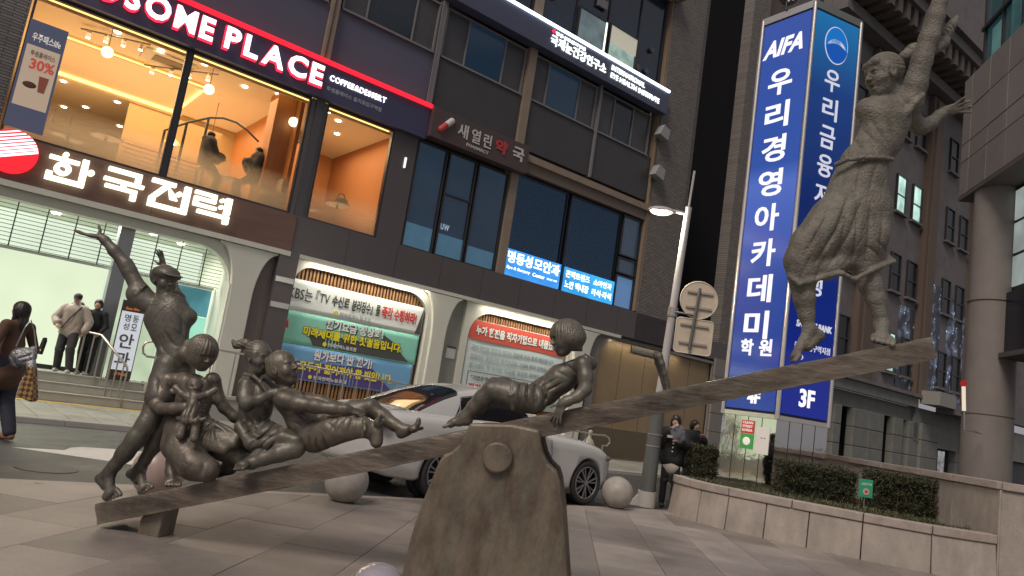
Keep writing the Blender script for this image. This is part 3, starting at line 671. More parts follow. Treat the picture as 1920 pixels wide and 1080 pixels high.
# steps and landing
stp = setp(thing('entrance_steps', 'three pale stone steps climbing to the bright entrance landing', 'steps', 'F', (-6, -.6, 0)))
m_step = mat('step_stone', (.44, .43, .37), .7, var=.35, vs=5, c2=(.33, .32, .27), bump=.15)
for i in range(3): MB().box(-9.6, -2.98, -.9 + i * .3, .25, .083 + i * .18, .083 + (i + 1) * .18).make('step', m_step, stp, bevel=.008)
MB().box(-2.975, -2.5, -.92, .0, .083, .66).make('end_block', m_step, stp)
for i in range(3): MB().box(-9.6, -2.98, -.915 + i * .3, -.85 + i * .3, .083 + (i + 1) * .18 - .012, .083 + (i + 1) * .18 + .004).make('nosing', mat('nosing', (.55, .53, .47), .6), stp)
# ramp with its own wall
rmp = thing('access_ramp', 'low grey stone ramp wall running under the striped banners', 'ramp', 'F', (0, -1, 0))
MB().box(-2.49, 4.6, -1.42, -1.22, .083, .55).make('ramp_wall', mat('ramp_granite', (.34, .33, .31), .7, var=.3, vs=5), rmp)
MB().box(-2.49, 4.6, -1.46, -1.18, .552, .62).make('coping', m_step, rmp)
MB().box(-2.49, 4.6, -1.219, -.31, .083, .5).make('ramp_floor', m_step, rmp)
# railings
m_rail = mat('steel_rail', (.55, .50, .46), .3, .9)
def railing(label, pts, post_every, zbot, frame='F', r=.025, loop=True, ztop=None):
    t = thing('handrail', label, 'railing', frame, (pts[0][0], pts[0][1], 0))
    mb = MB(); mb.tube(pts, r); mb.make('top_rail', m_rail, t)
    L = [(Vector(b) - Vector(a)).length for a, b in zip(pts[:-1], pts[1:])]; n = max(2, int(sum(L) / post_every) + 1)
    for i in range(n):
        d = sum(L) * i / (n - 1) * .999; k = 0
        while d > L[k] and k < len(L) - 1: d -= L[k]; k += 1
        p = Vector(pts[k]).lerp(Vector(pts[k + 1]), d / L[k]); zb = zbot(p.x) if callable(zbot) else zbot
        MB().cyl((p.x, p.y, zb), (p.x, p.y, p.z - r * .8), .016 if i % 4 else .024, n=8).make('post', m_rail, t)
    return t
railing('steel ramp railing with thin uprights in front of the striped banners', [(-.2, -1.32, 1.56), (2.9, -1.32, 1.47), (4.5, -1.32, 1.42)], .36, .62)
railing('steel ramp railing behind the bob-haired bronze girl, left of the dark pier', [(-2.45, -1.32, 1.60), (-.5, -1.32, 1.57)], .45, .62)
railing('left steel handrail with thin uprights at the end of the steps', [(-4.3, -.1, 1.55), (-4.02, -.3, 1.52), (-3.52, -.92, .95), (-3.5, -.92, .85)], .19, lambda x: .1)
rr = thing('handrail', 'steel handrail with a rounded loop end behind the capped bronze boy', 'railing', 'F', (-3.1, -.9, 0))
mb = MB(); mb.tube([(-2.62, -.9, 1.55), (-3.15, -.9, 1.55), (-3.27, -.9, 1.50), (-3.3, -.9, 1.40), (-3.27, -.9, 1.28), (-3.18, -.9, 1.22), (-3.02, -.9, 1.22)], .025); mb.make('top_rail', m_rail, rr)
for x in (-2.95, -2.75): MB().cyl((x, -.9, .1), (x, -.9, 1.53), .02, n=8).make('post', m_rail, rr)
r3 = thing('handrail', 'low steel handrail with an angled end beyond the front of the white car', 'railing', 'F', (9.9, -2, 0))
MB().tube([(7.9, -2, .92), (9.4, -2, .84), (9.9, -2, .86), (10.1, -2, .80), (10.16, -2, .66), (10.05, -2, .55), (9.86, -2, .55), (9.86, -2, .06)], .028).make('top_rail', m_rail, r3)
for x in (8.0, 8.55, 9.1): MB().cyl((x, -2, .06), (x, -2, .86), .02, n=8).make('post', m_rail, r3)
MB().tube([(8.0, -2, .45), (9.8, -2, .42)], .016).make('lower_rail', m_rail, r3)

# ---------- the cafe's room behind its windows
m_ceil = mat('cafe_ceiling', (.72, .58, .40), .8, var=.15, vs=.6); m_wood = mat('orange_wood', (.50, .21, .07), .5, var=.4, vs=2, c2=(.38, .15, .05), stretch=(3, 3, .4))
m_cove = emis('cove_light', (1, .66, .20), 1.5); m_spot = emis('spot_face', (1, .9, .62), 12)
P_('cafe_ceiling', -6.66, 2.6, .62, 10.5, 8.62, 8.7, m_ceil); P_('cafe_floor', -6.66, 2.6, .3, 10.5, 5.0, 5.1, mat('cafe_floor', (.30, .22, .15), .5))
P_('cafe_left_wall', -6.9, -6.67, .3, 10.5, 4.99, 8.9, mat('cafe_wall', (.50, .36, .22), .8)); P_('cafe_right_wall', 2.61, 2.69, .3, 10.5, 4.99, 9.4, mat('terracotta_wall', (.48, .22, .10), .7, var=.2, vs=1))
P_('cove_soffit', -6.66, 2.6, .13, .61, 8.75, 8.8, mat('cove_soffit', (.6, .42, .2), .8)); P_('cove_strip', -6.6, 2.2, .612, .619, 8.5, 8.74, m_cove)
P_('cove_lip', -6.66, 2.6, .58, .609, 8.42, 8.5, m_ceil)
# recessed rectangle in the ceiling with a glowing rim
cv = MB(); x0, x1, y0, y1 = -6.3, -2.2, 2.6, 6.0
rc = MB(); 
for (a, b, c_, d) in ((x0, x1, y0, y0 + .16), (x0, x1, y1 - .16, y1), (x0, x0 + .16, y0 + .16, y1 - .16), (x1 - .16, x1, y0 + .16, y1 - .16)): cv.box(a, b, c_, d, 8.50, 8.52)
cv.make('cove_ring', m_ceil, bld)
for (a, b, c_, d) in ((x0, x1, y0 + .17, y0 + .21), (x0, x1, y1 - .21, y1 - .17), (x0 + .17, x0 + .21, y0 + .22, y1 - .22), (x1 - .21, x1 - .17, y0 + .22, y1 - .22)): rc.box(a, b, c_, d, 8.53, 8.612)
rc.make('cove_glow', emis('cove_glow', (1, .68, .18), 2.2), bld)
ac = MB(); ac.box(-4.2, -3.0, 1.4, 2.2, 8.57, 8.615); a_ = ac.make('ceiling_cassette', mat('cassette_plastic', (.6, .52, .40), .6), bld)
MB().box(-3.95, -3.25, 1.58, 2.02, 8.555, 8.569).make('grille', mat('cassette_grille', (.2, .15, .1), .6), a_)
for ax0, ay0, ax1, ay1 in ((-5.6, 1.6, -4.2, .95), (-4.0, 2.5, -2.5, 1.2)):
    MB().tube([(ax0, ay0, 8.52), (ax1, ay1, 8.52)], .02).make('light_track', m_grey, bld)
    for i in range(4):
        x = ax0 + (ax1 - ax0) * (i + .5) / 4; y = ay0 + (ay1 - ay0) * (i + .5) / 4
        sp_ = MB().cyl((x, y, 8.5), (x, y, 8.34), .05, n=12).make('track_spot', mat('spot_body', (.6, .5, .4), .5), bld)
        MB().cyl((x, y, 8.335), (x, y, 8.33), .045, n=12).make('lamp_face', m_spot, sp_)
random.seed(3)
for x, y in ((-6.1, 1.0), (-4.9, 1.2), (-3.9, 1.3), (-2.9, 1.1), (-1.7, 1.6), (-.9, 1.2), (-5.3, 6.6), (-3.8, 6.9), (-2.6, 7.2), (-5.8, 8.3), (-4.4, 8.6), (-3.0, 8.4), (-1.8, 8.0), (-4.9, 9.4), (-3.2, 9.6), (.5, 1.1), (1.0, 1.5), (.7, 2.3), (1.5, 2.6)):
    MB().cyl((x, y, 8.60), (x, y, 8.618), .075, n=14).make('downlight', m_spot, bld)
P_('cafe_column', -.95, -.45, 1.0, 1.6, 5.1, 8.62, m_wood); P_('cafe_partition', -.45, -.35, .62, 6, 5.1, 8.62, m_wood)
P_('back_panel', -3.6, -.45, 6.0, 6.1, 5.1, 8.6, mat('amber_wall', (.50, .34, .16), .6, var=.4, vs=1.2))
for i in range(16): P_('wall_board', -3.55, -1.0, 5.94, 5.99, 5.3 + i * .13, 5.38 + i * .13, mat('timber_board', (.40, .22, .12), .6))
for i, (s_, y_, z_) in enumerate(((-1.75, 3.6, 6.9), (-2.6, 4.2, 7.2))):
    t = thing('dome_lamp', ('yellow dome lamp hanging between the two seated customers', 'small yellow dome lamp deeper in the cafe, left of the seated customers')[i], 'lamp', 'F', (s_, y_, z_)); MB().cyl((s_, y_, z_), (s_, y_, z_ + .14), .22, .06, n=20).make('shade', mat('brass_shade', (.75, .55, .15), .4, .6, emit=(.8, .5, .1), es=.6), t); MB().cyl((s_, y_, z_ - .02), (s_, y_, z_ - .005), .12, n=16).make('bulb', m_spot, t); MB().cyl((s_, y_, z_ + .14), (s_, y_, 8.6), .008, n=6).make('cord', m_black, t)
# arched dark frame of the inner glass partition
MB().tube([(-3.2, 2.4, 5.1), (-3.2, 2.4, 7.0), (-2.7, 2.4, 7.40), (-2.2, 2.4, 7.72), (-1.85, 2.4, 7.84), (-1.5, 2.4, 7.84), (-1.2, 2.4, 7.74), (-.80, 2.4, 7.52)], .032, 6).make('partition_frame', m_black, bld)
for x, z in ((-2.75, 7.36), (-2.25, 7.7)): P_('partition_post', x, x + .06, 2.37, 2.43, 5.1, z, m_black)
P_('inner_wall', .1, 1.1, 3.4, 3.5, 5.1, 8.2, m_wood); P_('inner_frame', 1.1, 1.16, 3.36, 3.52, 5.1, 8.24, m_black); P_('inner_frame', .05, 1.1, 3.36, 3.52, 8.2, 8.26, m_black)
P_('end_wall', .02, 2.6, 5.2, 5.3, 5.1, 8.62, mat('orange_wall', (.52, .24, .10), .7, var=.2, vs=1))
area('cafe_light', (-3.6, 3.5, 8.45), 5.5, 5.0, 170, (1, .72, .42), root=bld); area('cafe_light', (1.3, 2.4, 8.5), 1.8, 3, 50, (1, .70, .38), root=bld)
area('cafe_uplight', (-3.6, 3.5, 5.3), 5.5, 5.0, 150, (1, .70, .38), (pi, 0, 0), root=bld); area('cafe_uplight', (1.3, 2.2, 5.4), 1.8, 2.4, 30, (1, .70, .38), (pi, 0, 0), root=bld)

# pendant globes, tables and things inside
for i, (s_, y_, z_, lb) in enumerate(((-5.05, .8, 7.92, 'glowing globe pendant lamp leftmost in the cafe window, beside the poster'), (-2.74, .8, 7.92, 'glowing globe pendant lamp just right of the cafe window mullion'), (-.52, .75, 7.86, 'glowing globe pendant lamp in front of the orange wooden column'))):
    t = thing('pendant_lamp', lb, 'lamp', 'F', (s_, y_, z_), group='globe lamps hanging in the cafe window')
    MB().sphere((s_, y_, z_), .13, 18, 12).make('globe', emis('globe_glow', (1, .90, .58), 1.5), t)
    MB().cyl((s_, y_, z_ + .12), (s_, y_, 8.6), .008, n=6).make('cord', m_black, t)
    MB().cyl((s_, y_, z_ - .006), (s_, y_, z_ + .006), .133, n=18).make('band', mat('brass_band', (.7, .5, .2), .4, .8), t)
def cafe_table(s_, y_, lb, z=5.1, h=.78):
    t = thing('cafe_table', lb, 'table', 'F', (s_, y_, z), group='round tables in the cafe')
    MB().cyl((s_, y_, z + h - .03), (s_, y_, z + h), .34, n=24).make('tabletop', mat('dark_tabletop', (.12, .08, .05), .5), t)
    MB().cyl((s_, y_, z + .02), (s_, y_, z + h - .03), .03, n=10).make('leg', m_black, t); MB().cyl((s_, y_, z), (s_, y_, z + .02), .2, n=18).make('base', m_black, t)
cafe_table(-1.42, 1.75, 'round cafe table between the two seated customers', h=1.0)
cafe_table(-4.6, 1.3, 'round cafe table below the ceiling cassette in the left pane', h=1.02)
cafe_table(1.2, .9, 'pale round table with a bag on it in the narrow cafe window', h=1.0)
bag = thing('handbag', 'dark patterned handbag lying on the table in the narrow cafe window', 'bag', 'F', (1.3, .9, 6.1))
MB().sphere((1.3, .9, 6.2), .2, 14, 8, (1, .6, .6)).make('body', mat('dark_leather', (.06, .035, .025), .5), bag); MB().tube([(1.15, .9, 6.27), (1.2, .9, 6.4), (1.32, .9, 6.42), (1.42, .9, 6.28)], .015).make('handle', mat('dark_leather', (.06, .035, .025)), bag)
def cafe_chair(s_, y_, lb, face=1, m=None):
    t = thing('cafe_chair', lb, 'chair', 'F', (s_, y_, 5.1), group='chairs in the cafe'); m = m or mat('cream_seat', (.5, .38, .24), .6)
    MB().box(s_ - .22, s_ + .22, y_ - .22, y_ + .22, 5.75, 5.82).make('seat', m, t, bevel=.02); MB().box(s_ - .22 * face, s_ - .19 * face, y_ - .2, y_ + .2, 5.84, 6.25).make('backrest', m, t, bevel=.01)
    for a in (-1, 1):
        for b in (-1, 1): MB().cyl((s_ + a * .2, y_ + b * .2, 5.1), (s_ + a * .17, y_ + b * .17, 5.75), .015, n=6).make('leg', m_black, t)
cafe_chair(-5.55, .9, 'chair silhouette nearest the poster in the left cafe pane', 1, m_sidep); cafe_chair(-5.2, 1.1, 'chair silhouette second from the poster in the left cafe pane', 1, m_sidep)
cafe_chair(.5, 1.0, 'cream chair left of the table in the narrow cafe window', 1); cafe_chair(-.75, .75, 'cream chair below the orange column in the wide cafe pane', -1)

# ---------- poster in the cafe window
po = thing('window_poster', 'tall navy and cream promotional poster at the left end of the cafe window', 'poster', 'F', (-6.25, .0, 5.4))
m_pnavy = mat('poster_navy', (.045, .055, .10), .5, emit=(.05, .055, .085), es=.5); m_pcream = mat('poster_cream', (.52, .42, .32), .6, emit=(.25, .19, .14), es=.5)
MB().box(-6.62, -5.92, -.035, -.01, 5.42, 7.76).make('board', m_pnavy, po); MB().box(-6.575, -5.965, -.041, -.036, 5.90, 7.22).make('print_area', m_pcream, po)
m_pw = mat('poster_white', (.7, .66, .6), .6, emit=(.5, .46, .42), es=.5); m_pr = mat('poster_red', (.5, .07, .05), .6, emit=(.35, .05, .03), es=.4); m_pb = mat('poster_brown', (.12, .05, .03), .6)
text('lettering', '우주패스life', -6.52, -6.0, 7.32, 7.5, -.039, .003, m_pw, po, .01)
text('lettering', '투썸플레이스', -6.48, -6.03, 7.0, 7.12, -.045, .003, m_pb, po, .01); text('lettering', '30%', -6.45, -6.0, 6.72, 6.95, -.045, .003, m_pr, po, .03)
MB().sphere((-6.36, -.04, 6.38), .13, 14, 8, (1, .06, .55)).make('cake_picture', m_pb, po); MB().prism([(-6.2, 6.28), (-6.08, 6.28), (-6.05, 6.62), (-6.23, 6.62)], -.046, -.042).make('cup_picture', mat('cup_print', (.4, .12, .08), .6), po)

# ---------- signs on the street front
m_wht = emis('white_letter_glow', (1, .97, 1), 1.6); m_redg = emis('red_letter_edge', (1, .03, .07), 1.2); m_kep = emis('cream_letter_glow', (1, 1, .74), 1.5)
cs = thing('cafe_sign', 'long dark sign band with glowing white and red cafe letters under a red light line', 'sign', 'F', (-2, -.2, 8.4))
MB().box(-6.6, 2.96, -.2, .04, 8.425, 9.35).make('sign_board', mat('sign_navy', (.055, .055, .115), .5, var=.2, vs=.7), cs)
MB().box(-6.6, 2.98, -.27, -.13, 9.355, 9.45).make('light_strip', emis('red_strip', (1, .015, .03), 1.3), cs)
def both(s, x0, x1, z0, z1):
    letters('letter', s, x0, x1, z0, z1, -.30, .03, m_wht, cs, .028, gap=.15)
    letters('letter_edge', s, x0 - .035, x1 + .02, z0 - .045, z1 + .015, -.268, .06, m_redg, cs, .045, gap=.115)
both('TWOSOME', -7.1, -3.16, 8.68, 9.22); both('PLACE', -2.88, -.36, 8.68, 9.22)
letters('letter', 'COFFEE&DESSERT', -.15, 1.53, 8.95, 9.10, -.24, .03, m_wht, cs, .008, gap=.14)
text('lettering', '투썸플레이스 을지로입구역점', -.18, 1.45, 8.67, 8.79, -.205, .01, mat('grey_lettering', (.45, .45, .5), .5), cs, .008)
area('red_strip_light', (-1.5, -.35, 9.6), 8, .1, 9, (1, .2, .3), (radians(100), 0, 0), root=cs); area('sign_light', (-3, -.75, 9.0), 7, .3, 16, (.75, .7, 1), (radians(90), 0, 0), root=cs)

# pharmacy sign
ps = thing('pharmacy_sign', 'unlit brown pharmacy sign board with a red and white pill', 'sign', 'F', (4.8, -.3, 8.5))
MB().box(2.98, 6.62, -.36, -.0, 8.5, 9.40).make('sign_board', mat('pharmacy_brown', (.085, .055, .055), .5, var=.2, vs=2), ps, bevel=.01)
m_pt = mat('pharmacy_white', (.55, .54, .52), .5); m_prr = mat('pharmacy_red', (.45, .05, .05), .5)
for ch, a, b, m, o in (('새', 3.88, 4.24, m_pt, .012), ('열', 4.38, 4.70, m_pt, .012), ('린', 4.83, 5.12, m_pt, .012), ('약', 5.28, 5.74, m_prr, .05), ('국', 5.97, 6.42, m_pt, .03)):
    text('letter', ch, a, b, 8.80, 9.22, -.385, .022, m, ps, o)
text('lettering', 'PHARMACY', 4.25, 5.08, 8.62, 8.72, -.375, .012, m_pt, ps, .015)
MB().cyl((3.30, -.372, 8.80), (3.46, -.372, 8.98), .095, n=16).sphere((3.30, -.372, 8.80), .095, 14, 8).make('pill_red_half', m_prr, ps)
MB().cyl((3.462, -.373, 8.982), (3.62, -.373, 9.16), .095, n=16).sphere((3.62, -.373, 9.16), .095, 14, 8).make('pill_white_half', m_pt, ps)

# power company sign on the brown fascia: four thick letters and the round emblem
ks = thing('company_sign', 'four thick glowing cream Korean letters on the brown fascia above the entrance', 'sign', 'F', (-3.8, -.2, 4.5))
def glyph(x0, x1, z0, z1, rects, rings=(), dots=()):
    mb = MB(); W_, H_ = x1 - x0, z1 - z0; k = 0
    for a, b, c_, d in rects: mb.box(x0 + a * W_, x0 + b * W_, -.29 - k * .0015, -.165, z0 + c_ * H_, z0 + d * H_); k += 1
    for p in dots: mb.cyl((x0 + p[0] * W_, -.29 - k * .0015, z0 + p[1] * H_), (x0 + p[0] * W_, -.165, z0 + p[1] * H_), p[2] * H_, n=18); k += 1
    for cx, cz, r1, r0 in rings:
        n = 24; vs = []; 
        for y in (-.297, -.165):
            for r in (r0, r1): vs += [(x0 + cx * W_ + r * H_ * 1.12 * cos(2 * pi * i / n), y, z0 + cz * H_ + r * H_ * sin(2 * pi * i / n)) for i in range(n)]
        fs = []
        for i in range(n): j = (i + 1) % n; fs += [(i, j, n + j, n + i), (2 * n + i, 2 * n + j, 3 * n + j, 3 * n + i), (i, j, 2 * n + j, 2 * n + i), (n + i, n + j, 3 * n + j, 3 * n + i)]
        mb.add(vs, fs)
    return mb.make('letter', m_kep, ks)
glyph(-5.72, -4.88, 4.52, 5.16, [(.0, .66, .70, .82), (.72, .86, .0, .94), (.0, .72, .0, .15), (.0, .14, .15, .28)], [(.33, .45, .22, .09)], [(.33, .93, .085), (.95, .56, .10)])
glyph(-4.66, -3.86, 4.52, 5.14, [(.06, .9, .86, 1.0), (.76, .9, .62, .86), (.0, 1.0, .50, .62), (.44, .57, .385, .49), (.06, .86, .26, .38), (.72, .86, .0, .24)], [], [])
glyph(-3.72, -2.88, 4.52, 5.16, [(.0, .60, .86, 1.0), (.0, .16, .15, .34), (.84, 1.0, .15, 1.0), (.0, 1.0, .0, .15)], [], [(.72, .66, .09)])
mb = MB(); mb.prism([(-3.45, 5.08), (-3.30, 5.08), (-3.55, 4.76), (-3.70, 4.76)], -.285, -.165).prism([(-3.36, 5.04), (-3.24, 4.94), (-3.12, 4.78), (-3.28, 4.78)], -.280, -.165).make('stroke', m_kep, ks)
glyph(-2.78, -1.93, 4.54, 5.16, [(.0, .58, .88, 1.0), (.46, .58, .78, .88), (.0, .58, .66, .78), (.0, .12, .54, .66), (.0, .62, .42, .54), (.84, 1.0, .38, 1.0), (.14, 1.0, .18, .31), (.86, 1.0, .0, .18)], [], [(.74, .86, .075), (.74, .60, .075)])
kl = thing('company_emblem', 'round emblem with slanted white stripes over red at the left end of the fascia', 'sign', 'F', (-6.36, -.2, 4.9))
cx, cz, R_ = -6.36, 4.89, .45
MB().cyl((cx, -.26, cz), (cx, -.165, cz), R_, n=40).make('red_disc', emis('emblem_red', (.95, .02, .03), 1.0), kl)
def chord(a0, a1, tilt):   # a band of the disc between two parallel lines
    out = []
    for i in range(25):
        t = i / 24; 
        x = -sqrt(max(0, (R_ * .985) ** 2 - a1 * a1)) * (1 - 2 * t) ; out.append((x, a1))
    p1 = sqrt(max(0, (R_ * .985) ** 2 - a1 ** 2)); p0 = sqrt(max(0, (R_ * .985) ** 2 - a0 ** 2)); m_ = (a0 + a1) / 2; pm = sqrt(max(0, (R_ * .985) ** 2 - m_ ** 2))
    q = [(-p0, a0), (p0, a0), (pm, m_), (p1, a1), (-p1, a1), (-pm, m_)]
    return [(cx + a * cos(tilt) - b * sin(tilt), cz + a * sin(tilt) + b * cos(tilt)) for a, b in q]
stw = emis('emblem_white', (1, .93, 1), 1.2)
for i in range(8):
    a0 = -.10 + i * .068; MB().prism(chord(a0, a0 + .050 - i * .003, radians(24)), -.268, -.262).make('white_stripe', stw, kl)
area('emblem_light', (-4, -.7, 4.8), 5, .3, 6, (1, .95, .7), (radians(90), 0, 0), root=ks)

# eye institute sign box with the white line
es = thing('eye_institute_sign', 'dark blue sign box with small white letters under a bright white light line', 'sign', 'F', (8, -.4, 13))
MB().box(2.86, 12.72, -.36, .05, 12.76, 13.62).make('sign_box', mat('sign_slate', (.075, .085, .14), .45, var=.2, vs=1), es)
MB().box(2.86, 12.70, -.42, -.362, 13.60, 13.68).make('light_strip', emis('white_strip', (.82, .9, 1), 2.4), es)
text('lettering', '국제눈건강연구소', 6.78, 9.36, 12.98, 13.33, -.40, .03, emis('white_sign', (.95, 1, .98), 1.3), es, .012)
text('lettering', '명동성모안과병원', 6.95, 8.3, 13.37, 13.49, -.40, .03, emis('white_sign', (.95, 1, .98), 1.1), es, .0)
MB().cyl((6.85, -.40, 13.45), (6.85, -.37, 13.45), .06, n=12).make('red_dot', m_redg, es)
text('lettering', 'INTERNATIONAL', 9.62, 11.35, 13.26, 13.44, -.40, .03, emis('white_sign', (1, 1, 1), 1.1), es, .006); text('lettering', 'EYE HEALTH INSTITUTE', 9.62, 12.2, 12.98, 13.16, -.40, .03, emis('white_sign', (1, 1, 1), 1.1), es, .006)
area('strip_light', (8, -.6, 13.8), 9, .12, 16, (.6, .68, 1), (radians(50), 0, 0), root=es)
# blue window signs
def bluesign(x0, x1, z0, z1, label, rows, hue=(.06, .30, .78), s=.95):
    t = thing('window_sign', label, 'sign', 'F', ((x0 + x1) / 2, -.05, z0), group='blue glowing signs along the foot of the eye clinic windows')
    MB().box(x0, x1, -.03, .03, z0, z1).make('light_box', emis('blue_lightbox_%d' % int(x0 * 10), hue, s, .35, 1.4), t)
    for (a, b, c_, d, tx, o) in rows: text('lettering', tx, a, b, c_, d, -.04, .008, emis('white_print', (.85, .98, 1), 1.3), t, o)
bluesign(6.60, 7.68, 5.30, 6.13, 'blue glowing window sign furthest left, starting the clinic name', [(6.64, 7.66, 5.70, 6.08, '명동성', .03), (6.66, 7.62, 5.48, 5.60, 'Eye & Surgery', .02)])
bluesign(7.71, 8.90, 5.30, 6.13, 'blue glowing window sign second from left, ending the clinic name', [(7.73, 8.86, 5.70, 6.08, '모안과', .03), (7.73, 8.25, 5.48, 5.60, 'Center', .02), (8.35, 8.8, 5.50, 5.56, 'SINCE 1999', .01)])
bluesign(9.10, 10.30, 5.30, 6.11, 'blue glowing window sign third from left with two rows of Korean', [(9.14, 10.26, 5.78, 6.02, '콘택트렌즈', .02), (9.14, 10.26, 5.42, 5.68, '노안 백내장', .02)], (.05, .33, .72))
bluesign(10.33, 11.48, 5.30, 6.11, 'blue glowing window sign furthest right with two rows of Korean', [(10.45, 11.35, 5.78, 6.00, '소아안과', .02), (10.42, 11.38, 5.42, 5.66, '라식·라섹', .02)], (.05, .38, .80), 1.0)
# floodlight boxes on the brick edge
for z, lb in ((11.9, 'upper pale floodlight box on the brick corner of the big building'), (10.35, 'lower pale floodlight box on the brick corner of the big building')):
    t = thing('floodlight', lb, 'floodlight', 'F', (12.62, -.3, z), group='floodlight boxes on the corner')
    MB().prism([(12.42, z), (12.92, z - .12), (12.98, z + .3), (12.62, z + .42)], -.42, -.12).make('housing', mat('flood_body', (.30, .30, .31), .5), t, bevel=.01)
    MB().box(12.7, 12.76, -.125, .0, z, z + .5).make('bracket', m_grey, t)

# ---------- banners over the slats
def banner(label, x0, x1, z0, z1, m, y=.045, wav=.006):
    t = thing('banner', label, 'banner', 'F', ((x0 + x1) / 2, y, z0))
    n = 84; k = 6; vs = []; fs = []
    for j in range(k + 1):
        for i in range(n + 1):
            x = x0 + (x1 - x0) * i / n; z = z0 + (z1 - z0) * j / k; vs.append((x, y + wav * cos(2 * pi * (x - .045) / .1) * (1 - .0 * j) + .012 * sin(x * 1.7 + z), z))
    for j in range(k):
        for i in range(n): fs.append((j * (n + 1) + i, j * (n + 1) + i + 1, (j + 1) * (n + 1) + i + 1, (j + 1) * (n + 1) + i))
    mb = MB(); mb.add(vs, fs, True); o = mb.make('cloth', m, t, fixn=False); so = o.modifiers.new('thickness', 'SOLIDIFY'); so.thickness = .003
    return t
bm1 = banner('white banner with black and red Korean slogan, topmost in the left bay', .03, 4.02, 2.89, 3.70, mat('banner_white', (.80, .84, .81), .7))
bm2 = banner('green banner with yellow Korean slogan, middle one in the left bay', .02, 4.0, 2.05, 2.885, mat('banner_green', (.24, .62, .49), .7, var=.4, vs=.8, c2=(.30, .68, .54)))
bm3 = banner('blue banner with yellow Korean slogan, lowest in the left bay', .03, 3.96, 1.18, 2.045, mat('banner_blue', (.15, .35, .60), .7, var=.5, vs=.8, c2=(.19, .43, .68)))
bk = mat('print_black', (.03, .03, .03), .7); rd = mat('print_red', (.55, .03, .03), .7); wt = mat('print_white', (.8, .8, .78), .7); yl = mat('print_yellow', (.85, .74, .03), .7); dg = mat('print_dark_grey', (.07, .075, .075), .7); pp = mat('print_purple', (.09, .06, .22), .7); gy = mat('print_grey', (.25, .3, .3), .7)
YB = .02
text('lettering', 'KBS는', -.02, .62, 3.18, 3.50, YB, .006, bk, bm1, .0); text('lettering', '『TV', .72, 1.1, 3.22, 3.52, YB, .006, bk, bm1, .0); text('lettering', '수신료', 1.18, 1.68, 3.20, 3.50, YB, .006, bk, bm1, .02); text('lettering', '분리징수』를', 1.76, 2.62, 3.18, 3.50, YB, .006, bk, bm1, .02)
text('lettering', '즉각 수행하라!', 2.68, 3.80, 3.16, 3.50, YB, .006, rd, bm1, .03); text('lettering', '전국전력노동조합', 1.45, 2.40, 2.98, 3.09, YB, .006, gy, bm1, .01)
MB().cyl((1.34, YB, 3.04), (1.34, YB + .01, 3.04), .06, n=14).make('emblem', mat('emblem_yellow', (.6, .6, .1), .6), bm1)
MB().prism([(4.0, 3.68), (4.0, 2.92), (3.82, 2.92)], .028, .034).make('torn_corner', dg, bm1)
text('lettering', '전기요금 정상화!', 1.12, 2.85, 2.58, 2.84, YB, .004, wt, bm2, .04); text('lettering_shadow', '전기요금 정상화!', 1.13, 2.87, 2.565, 2.83, YB + .005, .004, bk, bm2, .075)
MB().prism([(.66, 2.42), (3.3, 2.44), (3.78, 2.09), (.88, 2.09)], .031, .035).make('shadow_block', dg, bm2); MB().prism([(2.86, 2.72), (3.5, 2.445), (2.86, 2.445)], .031, .0345).make('shadow_block', dg, bm2)
text('lettering', '미래세대를 위한 첫걸음입니다.', .55, 3.48, 2.31, 2.56, YB, .004, yl, bm2, .035); text('lettering_shadow', '미래세대를 위한 첫걸음입니다.', .54, 3.50, 2.295, 2.57, YB + .005, .004, bk, bm2, .07)
text('lettering', '전국전력노동조합', 1.28, 2.12, 2.13, 2.23, YB, .006, wt, bm2, .015); MB().cyl((1.19, YB, 2.18), (1.19, YB + .01, 2.18), .055, n=14).make('emblem', yl, bm2)
MB().prism([(.02, 2.45), (.14, 2.42), (.10, 2.66)], .024, .03).make('red_flag', rd, bm2)
text('lettering', '원가보다 싼 전기!', .95, 2.66, 1.73, 2.0, YB, .004, wt, bm3, .04); text('lettering_shadow', '원가보다 싼 전기!', .96, 2.68, 1.715, 1.99, YB + .005, .004, pp, bm3, .075)
MB().prism([(.1, 1.62), (2.7, 1.75), (3.42, 1.21), (.1, 1.21)], .031, .035).make('shadow_block', pp, bm3)
text('lettering', '우리 모두가 짊어져야 할 빚입니다.', .12, 3.36, 1.42, 1.68, YB, .004, yl, bm3, .035); text('lettering', '전국전력노동조합', 1.05, 2.0, 1.24, 1.34, YB, .006, wt, bm3, .015)
MB().cyl((.96, YB, 1.29), (.96, YB + .01, 1.29), .05, n=14).make('emblem', yl, bm3)
bm4 = banner('red-headed white notice banner with rows of print in the right bay', 5.68, 9.66, 1.3, 3.72, mat('banner_pale', (.68, .76, .75), .7), wav=.003)
MB().box(5.68, 9.66, .024, .030, 3.13, 3.71).make('red_header', mat('header_red', (.62, .09, .06), .7), bm4)
text('lettering', '누가 한전을 적자기업으로 내몰았나!', 5.92, 9.35, 3.27, 3.56, .012, .004, wt, bm4, .045); text('lettering_shadow', '누가 한전을 적자기업으로 내몰았나!', 5.93, 9.37, 3.255, 3.55, .017, .004, bk, bm4, .08)
m_fp = mat('faint_print', (.33, .46, .50), .7)
for i, tx in enumerate(('국민 여러분 한전의 적자는 정부의 요금 통제 때문입니다', '연료비는 올랐지만 전기요금은 그대로 묶여 있었습니다', '원가에도 못 미치는 요금을 정상화 하여야 합니다')):
    text('lettering', tx, 5.85, 9.2, 2.82 - i * .27, 2.97 - i * .27, .022, .004, m_fp, bm4, .02)
fr = MB()
